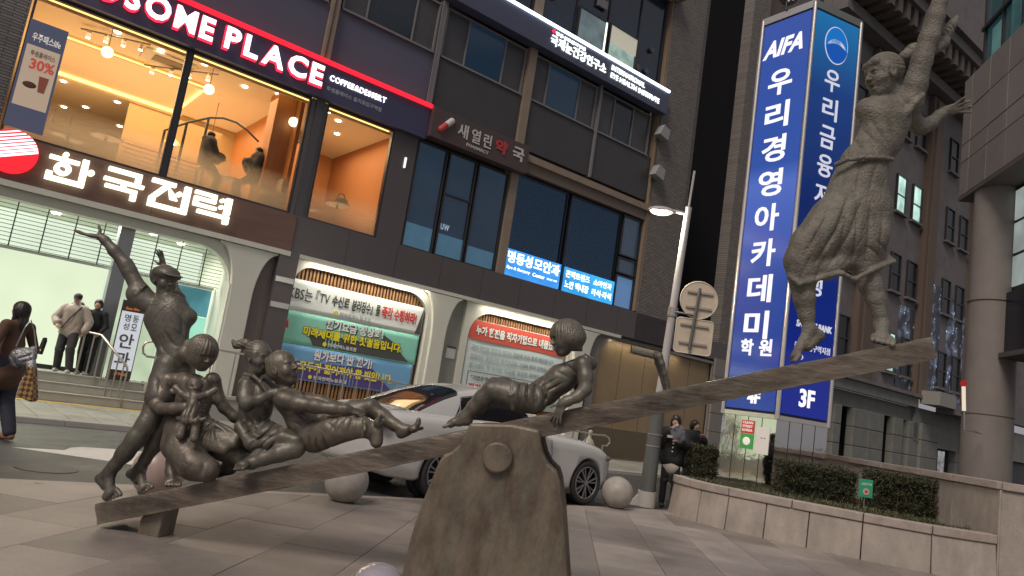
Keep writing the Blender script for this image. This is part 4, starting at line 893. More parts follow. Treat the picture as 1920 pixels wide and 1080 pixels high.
for a, b, c_, d in ((5.86, 8.9, 2.16, 2.175), (5.86, 5.875, 1.35, 2.159), (8.885, 8.9, 1.35, 2.159)): fr.box(a, b, .024, .03, c_, d)
fr.make('printed_frame', bk, bm4); text('lettering', '"기업운영의', 5.98, 6.8, 1.92, 2.06, .022, .004, bk, bm4, .01); text('lettering', '전기요금', 5.94, 6.9, 1.60, 1.82, .022, .004, rd, bm4, .03)
nt_ = thing('notice_plate', 'small white notice with a dark heading on the grey wall between the arches', 'notice', 'F', (5.15, .06, 2.5))
MB().box(5.0, 5.32, .055, .078, 2.42, 2.78).make('plate', mat('notice_white', (.6, .6, .58), .5), nt_); MB().box(5.0, 5.32, .050, .054, 2.72, 2.78).make('heading', mat('notice_dark', (.12, .05, .04), .5), nt_)
# stand sign on the landing
ss = thing('stand_banner', 'tall white stand sign with large grey Korean letters on the landing', 'sign', 'F', (-3.5, -.2, .62))
MB().box(-3.74, -3.26, -.22, -.18, .66, 2.36).make('board', mat('stand_black', (.05, .045, .045), .5), ss); MB().box(-3.72, -3.28, -.232, -.221, .84, 2.12).make('white_panel', mat('stand_white', (.62, .65, .70), .5, emit=(.4, .43, .48), es=.5), ss)
sg = mat('stand_grey', (.10, .11, .13), .5)
for tx, a, b, c_, d in (('명', -3.64, -3.52, 1.90, 2.06), ('동', -3.48, -3.36, 1.90, 2.06), ('성', -3.64, -3.52, 1.72, 1.87), ('모', -3.48, -3.36, 1.72, 1.87), ('안', -3.66, -3.36, 1.32, 1.64), ('과', -3.66, -3.36, .92, 1.24)): text('letter', tx, a, b, c_, d, -.240, .006, sg, ss, .012 if c_ > 1.7 else .02)
so_ = mat('stand_orange', (.7, .16, .03), .5, emit=(.6, .15, .02), es=.4)
text('lettering', 'Since 1999', -3.66, -3.38, 2.16, 2.22, -.226, .005, so_, ss, .02); text('lettering', '한국전력공사', -3.66, -3.34, 2.26, 2.31, -.226, .005, sg, ss); text('lettering', '-7700', -3.62, -3.36, .72, .78, -.226, .005, so_, ss, .01)
MB().box(-3.72, -3.3, -.35, -.05, .624, .658).make('base', m_black, ss)

# ================================================================= NEIGHBOUR BUILDINGS
nb = thing('brick_building', 'dark brown brick building in shade between the big building and the blue sign tower', 'building', 'F', (17, 3, 0))
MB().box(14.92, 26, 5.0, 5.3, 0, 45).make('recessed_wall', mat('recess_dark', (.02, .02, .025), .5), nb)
MB().box(17.8, 19.0, .0, .5, 0, 45).make('brick_wall', m_brick2, nb)
MB().box(19.0, 20.2, .3, .8, 0, 45).make('brown_pilaster', mat('brown_render', (.13, .095, .075), .7, var=.3, vs=2, stretch=(3, 3, .2)), nb)
MB().box(20.2, 26.0, 1.0, 1.5, 0, 45).make('brick_wall', m_brick2, nb)
m_col = mat('grey_stone_course', (.24, .22, .205), .8, var=.3, vs=3)
for i in range(6): MB().cbox(17.62, 18.9, -.12, -.02, .06 + i * .72, .06 + i * .72 + .70, .0).make('stone_course', m_col, nb)
cb = thing('classical_building', 'old stone bank-like building with brown pilasters, narrow windows and a bracketed cornice', 'building', 'F', (34, 0, 0))
m_st = mat('old_stone', (.20, .185, .18), .85, var=.5, vs=1.2, c2=(.13, .12, .12), bump=.3, bs=8)
m_st2 = mat('grey_green_stone', (.23, .235, .21), .85, var=.4, vs=1.6, c2=(.15, .155, .14), bump=.2, bs=8)
m_bp = mat('brown_pilaster', (.15, .105, .08), .75, var=.4, vs=2, c2=(.10, .075, .06), stretch=(3, 3, .2))
C_ = lambda *a, **k: box(*a, root=cb, **k)
C_('wall', 24.5, 60, .35, .8, 5.2, 25, m_st)
for a, b in ((28.9, 30.7), (35.8, 37.2), (42.6, 44.2), (49, 50.6)): C_('pilaster', a, b, .0, .349, 5.2, 22.6, m_bp)
for a, b in ((29.3, 30.3), (36.1, 36.9)): C_('pilaster_strip', a, b, -.12, -.001, 5.2, 22.4, m_bp)
C_('base_wall', 24.5, 36.1, .3, .8, 3.7, 4.46, m_st2); C_('string_course', 24.5, 36.1, -.05, .3, 4.47, 5.0, m_st2); C_('string_course', 24.5, 60, -.2, .34, 5.01, 5.19, m_st)
C_('base_wall', 36.1, 60, .1, .8, 2.6, 4.5, m_st2)
def rust(a, b, y=.1):
    for i in range(4): C_('stone_block', a + .01, b - .01, y, y + .4, .02 + i * .92, .02 + i * .92 + .90, m_st2, bevel=.03)
for a, b in ((24.5, 26.0), (27.5, 28.2), (29.4, 30.9), (30.95, 32.6), (33.7, 34.8), (35.5, 36.6)): rust(a, b)
rust(36.7, 38.9, -.05); rust(41.8, 46); C_('backing', 24.5, 60, 1.2, 1.3, 0, 4.6, m_black)
C_('canopy_block', 36.2, 38.3, -1.1, -.05, 4.72, 5.45, mat('pale_block', (.30, .28, .26), .7)); C_('canopy', 38.31, 44, -1.0, -.05, 4.45, 5.0, m_st); C_('door_surround', 38.9, 41.8, .0, .4, 2.5, 3.6, m_st2)
C_('lit_doorway', 40.6, 41.3, .5, .6, .2, 2.4, emis('door_glow', (.45, .45, .47), .45, .6, 3))
m_slit = mat('black_slit_glass', (.010, .012, .016), .2, spec=.25)
def nwin(s, z1, w=1.15, h=2.1, pm=m_slit, fr=m_black):
    f = MB(); y = .22
    f.box(s, s + w, y, y + .12, z1 - h, z1 - h + .07); f.box(s, s + w, y, y + .12, z1 - .07, z1); f.box(s, s + .09, y, y + .12, z1 - h + .07, z1 - .07); f.box(s + w - .09, s + w, y, y + .12, z1 - h + .07, z1 - .07); f.box(s + .09, s + w - .09, y + .01, y + .1, z1 - h * .55, z1 - h * .55 + .06)
    w_ = f.make('window', fr, cb); MB().box(s + .05, s + w - .05, y + .07, y + .1, z1 - h + .03, z1 - .03).make('pane', pm, w_)
    MB().box(s - .12, s + w + .12, .12, .34, z1 - h - .12, z1 - h - .005).make('sill', m_st, w_); return w_
litw = emis('lit_cool_window', (.42, .62, .55), 1.0, .5, 1.3, (.2, .32, .28))
for k, s in enumerate((25.6, 27.4, 32.45, 34.4, 39.0, 41.0, 45.5, 47.4)):
    for j, z in enumerate((8.1, 12.45, 16.85, 21.2)): nwin(s, z, pm=litw if (j == 2 and k in (2, 3)) or (j == 0 and k == 2) else m_slit)
# sparkling light curtains on the wall bays near the seesaw's right end
def sparkle():
    m = bpy.data.materials.new('sparkling_light_net'); m.use_nodes = True; t = m.node_tree; N = t.nodes; L = t.links; p = N['Principled BSDF']; p.inputs['Base Color'].default_value = (.05, .055, .07, 1)
    tc = N.new('ShaderNodeTexCoord'); v = N.new('ShaderNodeTexVoronoi'); v.inputs['Scale'].default_value = 4.5; L.new(tc.outputs['Object'], v.inputs[0])
    r = N.new('ShaderNodeMapRange'); r.inputs[1].default_value = .26; r.inputs[2].default_value = .05; r.inputs[3].default_value = 0; r.inputs[4].default_value = 2.2; L.new(v.outputs['Distance'], r.inputs[0])
    n = N.new('ShaderNodeTexNoise'); n.inputs['Scale'].default_value = 1.1; n.inputs['Detail'].default_value = 6; L.new(tc.outputs['Object'], n.inputs[0]); r2 = N.new('ShaderNodeMapRange'); r2.inputs[1].default_value = .48; r2.inputs[2].default_value = .72; r2.inputs[4].default_value = 1; L.new(n.outputs['Fac'], r2.inputs[0])
    mu = N.new('ShaderNodeMath'); mu.operation = 'MULTIPLY_ADD'; L.new(r.outputs[0], mu.inputs[0]); L.new(r2.outputs[0], mu.inputs[1]); mu2 = N.new('ShaderNodeMath'); mu2.operation = 'MULTIPLY'; mu2.inputs[1].default_value = .16; L.new(r2.outputs[0], mu2.inputs[0]); L.new(mu2.outputs[0], mu.inputs[2])
    p.inputs['Emission Color'].default_value = (.55, .68, 1, 1); L.new(mu.outputs[0], p.inputs['Emission Strength']); return m
m_spk = sparkle()
for a, b, z0, z1, lb in ((33.9, 35.75, 5.3, 9.8, 'narrow net of sparkling bluish lights left of a brown pilaster'), (37.25, 39.1, 5.3, 11.8, 'bright net of sparkling bluish lights right above the raised end of the seesaw'), (40.1, 42.5, 5.3, 11.5, 'net of sparkling bluish lights just left of the round column')):
    t = thing('light_net', lb, 'light decoration', 'F', ((a + b) / 2, .3, z0), group='sparkling light nets on the old stone building')
    MB().box(a, b, .30, .345, z0, z1).make('light_panel', m_spk, t)
# cornice with its row of brackets
C_('cornice_bed', 24.5, 60, -.5, .34, 22.7, 23.3, m_st); C_('cornice_shelf', 24.5, 60, -1.9, .3, 24.3, 24.9, m_st); C_('cornice_top', 24.5, 60, -2.2, .3, 24.91, 25.6, m_st)
for i in range(40): C_('bracket', 24.6 + i * .85, 25.0 + i * .85, -1.7, .3, 23.35, 24.29, mat('bracket_stone', (.14, .115, .10), .85))
C_('attic', 24.5, 60, .0, .8, 25.61, 48, m_st)

# tiled building on the right: overhanging box of stone tiles on a round column
FRAMES['T'] = ((11.5, 19.0, 0), radians(90 - 10.3))     # x runs away along the overhang's side, y points left towards the plaza
tl = thing('tiled_building', 'overhanging pink-grey tiled building carried by a thick round column at the right edge', 'building', 'T', (0, 0, 0))
m_tile = mat('pink_stone_tile', (.27, .24, .225), .6, var=.3, vs=1.5, c2=(.21, .19, .18), rand=.1, bump=.05, bs=20)
MB().box(-9, .28, -6, -.06, 8.6, 11.9).make('overhang_core', mat('tile_joint', (.06, .05, .05), .8), tl)
MB().box(-9, .30, -6, .0, 8.5, 8.598).make('soffit', mat('soffit_panel', (.12, .10, .095), .7, var=.3, vs=1), tl)
zr = [8.6, 9.55, 10.05, 11.0, 11.95]; xr = [.30, -.22, -1.25, -2.25, -3.3, -4.35, -5.4, -6.5, -7.6]
for i in range(len(xr) - 1):
    for j in range(4):
        MB().cbox(0, 1, 0, 1, 0, 1) if 0 else None
        a, b, c_, d = xr[i + 1] + .012, xr[i] - .012, zr[j] + .012, zr[j + 1] - .012
        MB().box(a, b, -.055, random.uniform(-.004, .004), c_, d).make('tile', m_tile, tl, bevel=.008)
gl = MB().box(-9, .1, -6, -.4, 11.96, 19).make('curtain_wall', mat('teal_dark_glass', (.015, .03, .035), .15, spec=.8, emit=(.012, .035, .04), es=.5, var=.5, vs=.6), tl)
for i in range(8): MB().box(.1 - i * 1.05 - .07, .1 - i * 1.05 + .0, -.399, -.33, 11.97, 19).make('mullion', m_black, gl)
MB().box(-9, .2, -.398, -.25, 11.962, 12.15).make('rail', m_black, gl); MB().box(-9, .2, -.398, -.3, 13.4, 13.5).make('rail', m_black, gl)
MB().box(-.95, -.35, -.39, -.36, 12.4, 13.2).make('pane', emis('teal_lit', (.12, .24, .23), .5, .4, 1), gl); MB().box(-1.95, -1.4, -.39, -.36, 12.4, 19).make('pane', emis('teal_lit2', (.06, .13, .13), .5, .4, 1), gl)
mb = MB(); mb.cyl((11.93, 18.2, 0), (11.93, 18.2, 8.5), .56, .53, n=40, caps=False)
cc = MB(); cc.v = mb.v; cc.f = mb.f; cc.sm = mb.sm
rc_ = thing('round_column', 'thick round stone column under the tiled overhang at the right', 'column', 'W', (11.93, 18.2, 0))
cc.make('shaft', mat('column_stone', (.27, .24, .22), .65, var=.5, vs=1.0, c2=(.20, .18, .17), bump=.1, bs=12), rc_)
for z in (2.8, 5.6): MB().cyl((11.93, 18.2, z), (11.93, 18.2, z + .012), .562, n=40).make('joint_ring', mat('tile_joint', (.06, .05, .05), .8), rc_)
m_frb = m_black
wt_ = MB().box(-9, -1.15, -3, -.75, 5.8, 8.49).make('ground_floor_wall', mat('shop_black', (.02, .02, .022), .4), tl)
for i in range(5):
    for j in range(3):
        x1 = -1.25 - i * 1.0; MB().box(x1 - .92, x1, -.748, -.72, 5.95 + j * .84, 6.70 + j * .84).make('pane', emis('milky_window', (.32, .36, .34), .62, .35, 1.2), wt_)
MB().box(-9, -1.15, -3, -.62, 4.3, 5.79).make('signboard_box', mat('navy_black_board', (.008, .01, .022), .3), tl); MB().box(-9, -1.05, -3, -.5, 4.18, 4.298).make('board_ledge', mat('ledge_grey', (.10, .09, .09), .6), tl)
bar = thing('barrier_light', 'slim white pole lamp with a red cap beside the round column', 'lamp', 'W', (10.6, 17, 0))
MB().cyl((10.6, 17, 2.75), (10.56, 17, 3.3), .04, n=10).make('tube', emis('warm_tube', (.75, .62, .5), .7), bar); MB().sphere((10.555, 17, 3.37), .07, 12, 8).make('red_cap', emis('red_cap', (.35, .02, .02), .6), bar)
MB().tube([(10.6, 17, 2.75), (10.63, 17, 2.32), (10.9, 17, 2.32), (11.4, 17.6, 2.32)], .02).make('arm', m_rail, bar)

# ================================================================= PLANTER, WALL, HEDGES
rim = [(3.22, 13.0), (3.22, 12.6), (3.38, 12.12), (3.75, 11.67), (4.3, 11.24), (4.9, 10.84), (5.5, 10.5), (6.2, 10.27), (6.95, 10.28)]
def dense(p, n=6):
    out = []
    for i in range(len(p) - 1):
        p0 = p[max(i - 1, 0)]; p1 = p[i]; p2 = p[i + 1]; p3 = p[min(i + 2, len(p) - 1)]
        for k in range(n):
            t = k / n; out.append(tuple(.5 * (2 * p1[c] + (p2[c] - p0[c]) * t + (2 * p0[c] - 5 * p1[c] + 4 * p2[c] - p3[c]) * t * t + (3 * p1[c] - p0[c] - 3 * p2[c] + p3[c]) * t ** 3) for c in (0, 1)))
    return out + [p[-1]]
RD = dense(rim, 6)
def offs(pts, d):
    out = []
    for i, p in enumerate(pts):
        a = pts[max(i - 1, 0)]; b = pts[min(i + 1, len(pts) - 1)]; tx, ty = b[0] - a[0], b[1] - a[1]; l = math.hypot(tx, ty); out.append((p[0] - ty / l * d, p[1] + tx / l * d))
    return out
m_pl = mat('planter_granite', (.44, .385, .335), .75, var=.8, vs=3, c2=(.27, .235, .21), bump=.3, bs=40, rand=.1, stretch=(1, 1, .5))
m_cop = mat('planter_coping', (.46, .39, .34), .7, var=.6, vs=6, c2=(.29, .25, .225), bump=.2, bs=50, rand=.08)
pln = thing('stone_planter', 'low curved granite planter wall sweeping round the foot of the blue sign tower', 'planter', 'W', (5, 11, 0))
def curved(pts_out, pts_in, z0, z1, name, m, root, flare=0):
    n = len(pts_out); vs = [(x, y, z0) for x, y in offs(pts_out, -flare)] + [(x, y, z1) for x, y in pts_out] + [(x, y, z1) for x, y in pts_in] + [(x, y, z0) for x, y in pts_in]
    fs = []
    for i in range(n - 1):
        for k in range(4): a = k * n + i; b = ((k + 1) % 4) * n + i; fs.append((a, a + 1, b + 1, b))
    fs += [(0, n, 2 * n, 3 * n), (n - 1, 4 * n - 1, 3 * n - 1, 2 * n - 1)]
    mb = MB(); mb.add(vs, fs); return mb.make(name, m, root, bevel=.012)
cuts = [0, 8, 13, 18, 23, 28, 34, 41, 48]
for a, b in zip(cuts[:-1], cuts[1:]):
    seg = RD[a:b + 1]; e = .006
    def trim(s): 
        s = list(s); t = e / max(math.dist(s[0], s[1]), 1e-6); s[0] = tuple(s[0][c] + (s[1][c] - s[0][c]) * t for c in (0, 1)); t = e / max(math.dist(s[-1], s[-2]), 1e-6); s[-1] = tuple(s[-1][c] + (s[-2][c] - s[-1][c]) * t for c in (0, 1)); return s
    seg = trim(seg); curved(seg, offs(seg, .14), -.02, .50, 'wall_panel', m_pl, pln, flare=.05)
cuts = [0, 10, 18, 26, 34, 41, 48]
for a, b in zip(cuts[:-1], cuts[1:]):
    seg = trim(RD[a:b + 1]); o_ = offs(seg, -.025); curved(o_, offs(seg, .20), .503, .62, 'coping_stone', m_cop, pln)
ins = offs(RD, .1); soil = MB(); poly = ins + [(7.4, 12.8), (8.0, 18.5), (5.0, 18.0), (3.4, 14.5)]
soil.prism(poly, .40, .52, 'z'); soil.make('soil', mat('soil', (.03, .026, .018), .95, bump=.8, bs=30), pln)
# low wall behind
bw = thing('granite_wall', 'chest-high pinkish granite wall running back behind the hedges', 'wall', 'W', (7.2, 11.5, 0))
W0 = Vector((6.98, 10.3)); W1 = Vector((8.2, 19.6)); WL = (W1 - W0).length; wd_ = (W1 - W0) / WL; wn = Vector((wd_.y, -wd_.x))
ws = [0, 1.35, 2.55, 4.2, 6.0, 7.8, WL]
def wallblk(name, a, b, z0, z1, t0, t1, m, base=W0, d=wd_, nn=wn):
    p = [base + d * a + nn * t0, base + d * b + nn * t0, base + d * b + nn * t1, base + d * a + nn * t1]
    mb = MB(); mb.prism([(q.x, q.y) for q in p], z0, z1, 'z'); return mb.make(name, m, bw, bevel=.01)
for a, b in zip(ws[:-1], ws[1:]): wallblk('wall_panel', a + .006, b - .006, -.02, 1.22, 0, .3, m_pl); wallblk('coping_stone', a + .004, b - .004, 1.223, 1.33, -.04, .34, m_cop)
d2 = Vector((.92, -.40)).normalized(); n2_ = Vector((-d2.y, d2.x))
for i in range(5): wallblk('wall_panel', .02 + i * 1.3, 1.3 + i * 1.3 - .006, -.02, 1.22, 0, .3, m_pl, W0, d2, n2_); wallblk('coping_stone', .02 + i * 1.3, 1.3 + i * 1.3 - .004, 1.223, 1.33, -.04, .34, m_cop, W0, d2, n2_)
# hedges: woody core with small leaves over it
m_leaf = [mat('hedge_leaf_a', (.034, .046, .018), .6, rand=0), mat('hedge_leaf_b', (.055, .062, .026), .6), mat('hedge_leaf_c', (.075, .055, .034), .6)]
def leaves(name, root, n, fn, size, m, up=.4, seed=1, asp=2.2):
    rnd = random.Random(seed); vs = []; fs = []
    for i in range(n):
        p = Vector(fn(rnd)); d = Vector((rnd.gauss(0, 1), rnd.gauss(0, 1), rnd.gauss(up, 1))).normalized(); s_ = d.cross(Vector((rnd.gauss(0, 1), rnd.gauss(0, 1), rnd.gauss(0, 1)))).normalized(); L_ = size * rnd.uniform(.6, 1.3); w_ = L_ / asp
        k = len(vs); c_ = d.cross(s_) * w_ * .3; vs += [p, p + d * L_ * .5 + s_ * w_ * .5 + c_, p + d * L_, p + d * L_ * .5 - s_ * w_ * .5 + c_]; fs.append((k, k + 1, k + 2, k + 3))
    mb = MB(); mb.add(vs, fs); return mb.make(name, m, root, fixn=False)
def hedge(label, x0, x1, yc, dy, z0, z1, seed, rot=0):
    t = thing('hedge', label, 'hedge', 'W', ((x0 + x1) / 2, yc, z0), group='clipped box hedges in the planter')
    cx_ = (x0 + x1) / 2
    def R_(x, y): dx, dy_ = x - cx_, y - yc; return (cx_ + dx * cos(rot) - dy_ * sin(rot), yc + dx * sin(rot) + dy_ * cos(rot))
    core = MB(); core.prism([R_(x0 + .12, yc - dy + .12), R_(x1 - .12, yc - dy + .12), R_(x1 - .12, yc + dy - .12), R_(x0 + .12, yc + dy - .12)], z0 - .05, z1 - .1, 'z'); core.make('core', mat('hedge_core', (.012, .012, .008), .9), t)
    def fn(r):
        f = r.choice((0, 0, 0, 1, 1, 2, 3)); u = r.random(); v = r.random(); b = r.gauss(0, .030) 
        lump = .085 * mnoise.noise(Vector((u * 6, v * 5, seed + f)))
        if f == 0: p = (x0 + u * (x1 - x0), yc - dy + b + .05 + lump, z0 + v * (z1 - z0))
        elif f == 1: p = (x0 + u * (x1 - x0), yc - dy + v * 2 * dy, z1 + b - .04 + lump)
        elif f == 2: p = (x0 + b + .05 + lump, yc - dy + u * 2 * dy, z0 + v * (z1 - z0))
        else: p = (x1 + b - .05 + lump, yc - dy + u * 2 * dy, z0 + v * (z1 - z0))
        q = R_(p[0], p[1]); return (q[0], q[1], p[2])
    for i in range(3): leaves('leaves', t, (4200, 3000, 2200)[i], fn, .045, m_leaf[i], seed=seed * 7 + i)['kind'] = 'stuff'
    st = MB(); r = random.Random(seed)
    for i in range(60):
        p = fn(r); st.cyl((p[0], p[1] + .03, z0 - .02), (p[0] + r.gauss(0, .05), p[1], z0 + .1 + r.random() * (z1 - z0 - .1)), .005, .003, n=4, caps=False)
    st.make('twigs', mat('twig', (.12, .09, .06), .9), t)['kind'] = 'stuff'
hedge('square clipped hedge left of the small green sign, beside the steel tower base', 5.02, 6.22, 13.1, .38, .52, 1.10, 1, -.12)
hedge('square clipped hedge right of the small green sign', 6.36, 7.42, 12.6, .42, .52, 1.16, 2, -.18)
hedge('small pale green clipped hedge left of the steel base, by the women smoking', 3.62, 4.02, 13.6, .3, .52, 1.12, 3)
# grass tufts along the rim
def inside_fn(r):
    i = r.random() * (len(RD) - 2); k = int(i); f = i - k; p = (RD[k][0] + (RD[k + 1][0] - RD[k][0]) * f, RD[k][1] + (RD[k + 1][1] - RD[k][1]) * f); q = offs(RD, .18 + abs(r.gauss(0, .55)) + .0)[k] if 0 else None
    d = .20 + abs(r.gauss(0, .6)); a = RD[max(k - 1, 0)]; b = RD[k + 1]; tx, ty = b[0] - a[0], b[1] - a[1]; l = math.hypot(tx, ty)
    return (p[0] - ty / l * d, p[1] + tx / l * d, .50)
gr_ = leaves('grass', None, 15000, inside_fn, .15, mat('grass_blade', (.07, .085, .035), .7), up=1.3, seed=5, asp=11) if 0 else None
def grass():
    rnd = random.Random(5); out = []
    for c, n in ((0, 9000), (1, 4500)):
        vs = []; fs = []
        for i in range(n):
            p = Vector(inside_fn(rnd)); a = rnd.uniform(0, 2 * pi); L_ = rnd.uniform(.06, .2) * (1 + .5 * mnoise.noise(p * 3)); b = rnd.uniform(.3, 1.1); dx, dy = cos(a), sin(a); s_ = Vector((-dy, dx, 0)) * .006
            m_ = p + Vector((dx * L_ * b * .35, dy * L_ * b * .35, L_ * .65)); e_ = p + Vector((dx * L_ * b, dy * L_ * b, L_ * (1 - b * .4)))
            k = len(vs); vs += [p - s_, p + s_, m_ + s_ * .7, m_ - s_ * .7, e_]; fs += [(k, k + 1, k + 2, k + 3), (k + 3, k + 2, k + 4)]
        mb = MB(); mb.add(vs, fs); o = mb.make('grass', mat('grass_%d' % c, ((.075, .085, .035), (.14, .125, .07))[c], .7), fixn=False); setp(o, ('dark green grass tufts filling the planter behind the curved rim', 'dry pale grass blades among the tufts along the planter rim')[c], 'grass', kind='stuff')
grass()
gs = thing('small_garden_sign', 'small green sign on a stake between the two hedges', 'sign', 'W', (6.02, 12.05, .5))
MB().cyl((6.02, 12.07, .5), (6.02, 12.07, .85), .008, n=6).make('stake', m_grey, gs); MB().box(5.91, 6.13, 12.04, 12.055, .76, 1.04).make('board', mat('sign_green', (.03, .28, .15), .5, emit=(.01, .10, .05), es=.3), gs, bevel=.006)
MB().cyl((6.02, 12.038, .85), (6.02, 12.030, .85), .05, n=18).make('pink_circle', mat('sign_pink', (.7, .42, .42), .5), gs); MB().cyl((6.02, 12.029, .855), (6.02, 12.026, .855), .022, n=10).make('inner_mark', mat('sign_red', (.5, .05, .06), .5), gs)
text('lettering', '금연구역', 5.94, 6.10, .945, .985, 12.032, .004, mat('sign_white', (.8, .8, .8), .5), gs, .02)

# ================================================================= BLUE SIGN TOWER
c0 = (5.43, 14.5); cl = (4.70, 15.56); cr_ = (6.66, 15.03); cbk = (cl[0] + cr_[0] - c0[0], cl[1] + cr_[1] - c0[1])
tw = thing('sign_tower', 'tall square tower with lit blue Korean banners on a mirror steel base', 'sign tower', 'W', (5.7, 15.2, 0))
m_mir = mat('mirror_steel', (.62, .60, .57), .06, 1.0, bump=.35, bs=1.3); m_alu = mat('polished_frame', (.80, .76, .70), .30, .85)
m_blueL = emis('banner_blue_lit', (.030, .085, .46), .82, .5, .45, (.06, .14, .60)); m_blueR = None
MB().prism([c0, cr_, cbk, cl], .3, 1.84, 'z').make('steel_base', m_mir, tw)
sq = lambda k: [(p[0] + (5.68 - p[0]) * k, p[1] + (15.3 - p[1]) * k) for p in (c0, cr_, cbk, cl)]
MB().prism(sq(.03), 1.841, 10.58, 'z').make('core', mat('tower_core', (.03, .03, .05), .5), tw)
MB().prism(sq(-.02), 1.845, 1.93, 'z').make('base_band', m_alu, tw); MB().prism(sq(-.03), 10.5, 10.66, 'z').make('top_band', m_alu, tw)
for p in (c0, cr_, cl, cbk): MB().cyl((p[0], p[1], 1.85), (p[0], p[1], 10.6), .045, n=12).make('corner_tube', m_alu, tw)
def facemap(a, b, outy=1):
    a = np.array([a[0], a[1]]); b = np.array([b[0], b[1]]); d = b - a; L_ = np.linalg.norm(d); d /= L_; nrm = np.array([-d[1], d[0]])   # nrm points inward
    def f(P): 
        XY = a + P[:, :1] * d + P[:, 1:2] * nrm; return np.concatenate([XY, P[:, 2:3]], 1)
    return f, L_
fl, LL = facemap(cl, c0); frr, LR = facemap(c0, cr_)
def fbox(fm, x0, x1, y0, y1, z0, z1, name, m, root=tw):
    mb = MB(); mb.box(x0, x1, y0, y1, z0, z1); mb.v = [tuple(q) for q in fm(np.array(mb.v))]; return mb.make(name, m, root)
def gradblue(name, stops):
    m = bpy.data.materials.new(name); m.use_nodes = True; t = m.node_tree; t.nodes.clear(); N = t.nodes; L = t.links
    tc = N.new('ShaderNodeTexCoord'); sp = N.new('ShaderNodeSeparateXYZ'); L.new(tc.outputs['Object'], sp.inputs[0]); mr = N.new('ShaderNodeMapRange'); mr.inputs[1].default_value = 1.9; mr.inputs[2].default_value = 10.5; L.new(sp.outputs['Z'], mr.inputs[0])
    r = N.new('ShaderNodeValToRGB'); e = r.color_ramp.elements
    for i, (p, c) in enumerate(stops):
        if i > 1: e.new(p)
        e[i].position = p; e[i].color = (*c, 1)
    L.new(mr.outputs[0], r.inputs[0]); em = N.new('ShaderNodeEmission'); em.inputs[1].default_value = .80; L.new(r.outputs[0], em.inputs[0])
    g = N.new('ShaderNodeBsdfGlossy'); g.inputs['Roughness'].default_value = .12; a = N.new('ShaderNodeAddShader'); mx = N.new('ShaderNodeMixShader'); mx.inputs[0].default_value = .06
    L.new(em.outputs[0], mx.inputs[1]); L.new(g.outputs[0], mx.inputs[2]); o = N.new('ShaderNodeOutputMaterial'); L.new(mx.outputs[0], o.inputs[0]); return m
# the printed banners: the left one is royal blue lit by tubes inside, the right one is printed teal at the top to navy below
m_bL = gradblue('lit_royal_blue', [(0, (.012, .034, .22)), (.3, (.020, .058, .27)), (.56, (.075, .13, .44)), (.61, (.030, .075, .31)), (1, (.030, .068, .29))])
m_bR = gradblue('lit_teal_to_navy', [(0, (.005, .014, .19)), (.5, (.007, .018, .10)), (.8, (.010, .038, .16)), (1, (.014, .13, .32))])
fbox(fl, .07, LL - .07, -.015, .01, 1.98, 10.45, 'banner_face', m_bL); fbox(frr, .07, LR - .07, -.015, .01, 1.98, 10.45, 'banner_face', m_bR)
m_tw = emis('tower_white', (.78, .74, .80), .9); m_twd = emis('tower_grey', (.50, .50, .58), .8)
def ttext(s, fm, x0, x1, z0, z1, m=m_tw, off=.03, shear=0): return text('lettering', s, x0, x1, z0, z1, -.03, .012, m, tw, off, shear, fm)
text('lettering', 'AIFA', .10, 1.08, 9.62, 10.02, -.03, .012, m_tw, tw, .03, .25, fl)
for i, ch in enumerate('우리경영아카데미'):
    z1 = 9.28 - i * .757; ttext(ch, fl, .32, .90, z1 - .58, z1, off=.022)
ttext('학', fl, .30, .60, 3.06, 3.40, off=.03); ttext('원', fl, .74, 1.04, 3.06, 3.40, off=.03)
ttext('4F', fl, .58, .88, 2.10, 2.34, off=.04)
for i, ch in enumerate('우리금융저축은행'):
    z1 = 9.26 - i * .625; ttext(ch, frr, .42, .84, z1 - .48, z1, m_twd, .012)
ttext('SAVINGS BANK', frr, .25, 1.2, 3.72, 3.86, m_twd, .02, .1); ttext('을지로입구역지점', frr, .25, 1.2, 3.28, 3.42, m_twd, .0); ttext('02)', frr, .25, .50, 3.08, 3.18, m_twd, .0)
ttext('3F', frr, .50, .90, 2.16, 2.52, off=.03)
# round emblem: ring, pale glow crescent, blue hill
def disc(fm, cx, cz, rx, rz, y, m, name, f=lambda a: 1, lo=0, hi=360, n=40):
    pts = [(cx + rx * cos(radians(lo + (hi - lo) * i / n)), cz + rz * sin(radians(lo + (hi - lo) * i / n))) for i in range(n + (0 if hi - lo == 360 else 1))]
    mb = MB(); mb.prism(pts, y, y + .006); mb.v = [tuple(q) for q in fm(np.array(mb.v))]; return mb.make(name, m, tw)
disc(frr, .66, 9.83, .33, .42, -.022, m_twd, 'emblem_ring'); disc(frr, .66, 9.83, .31, .40, -.028, emis('emblem_teal', (.01, .13, .42), .8), 'emblem_disc')
disc(frr, .66, 9.72, .27, .24, -.034, emis('emblem_sun', (.55, .50, .50), .8, .7, 4, (.12, .22, .45)), 'emblem_sun', lo=0, hi=180)
pts = [(.66 + .31 * cos(radians(a)), 9.83 + .40 * sin(radians(a))) for a in range(190, 350, 8)]; top_ = [(.66 + .31 * cos(radians(350)) - .6 * i / 8, 9.76 + .10 * sin(pi * i / 8)) for i in range(0, 9)]
mb = MB(); mb.prism(pts + top_, -.040, -.036); mb.v = [tuple(q) for q in frr(np.array(mb.v))]; mb.make('emblem_hill', emis('emblem_deep', (.01, .07, .32), .8), tw)
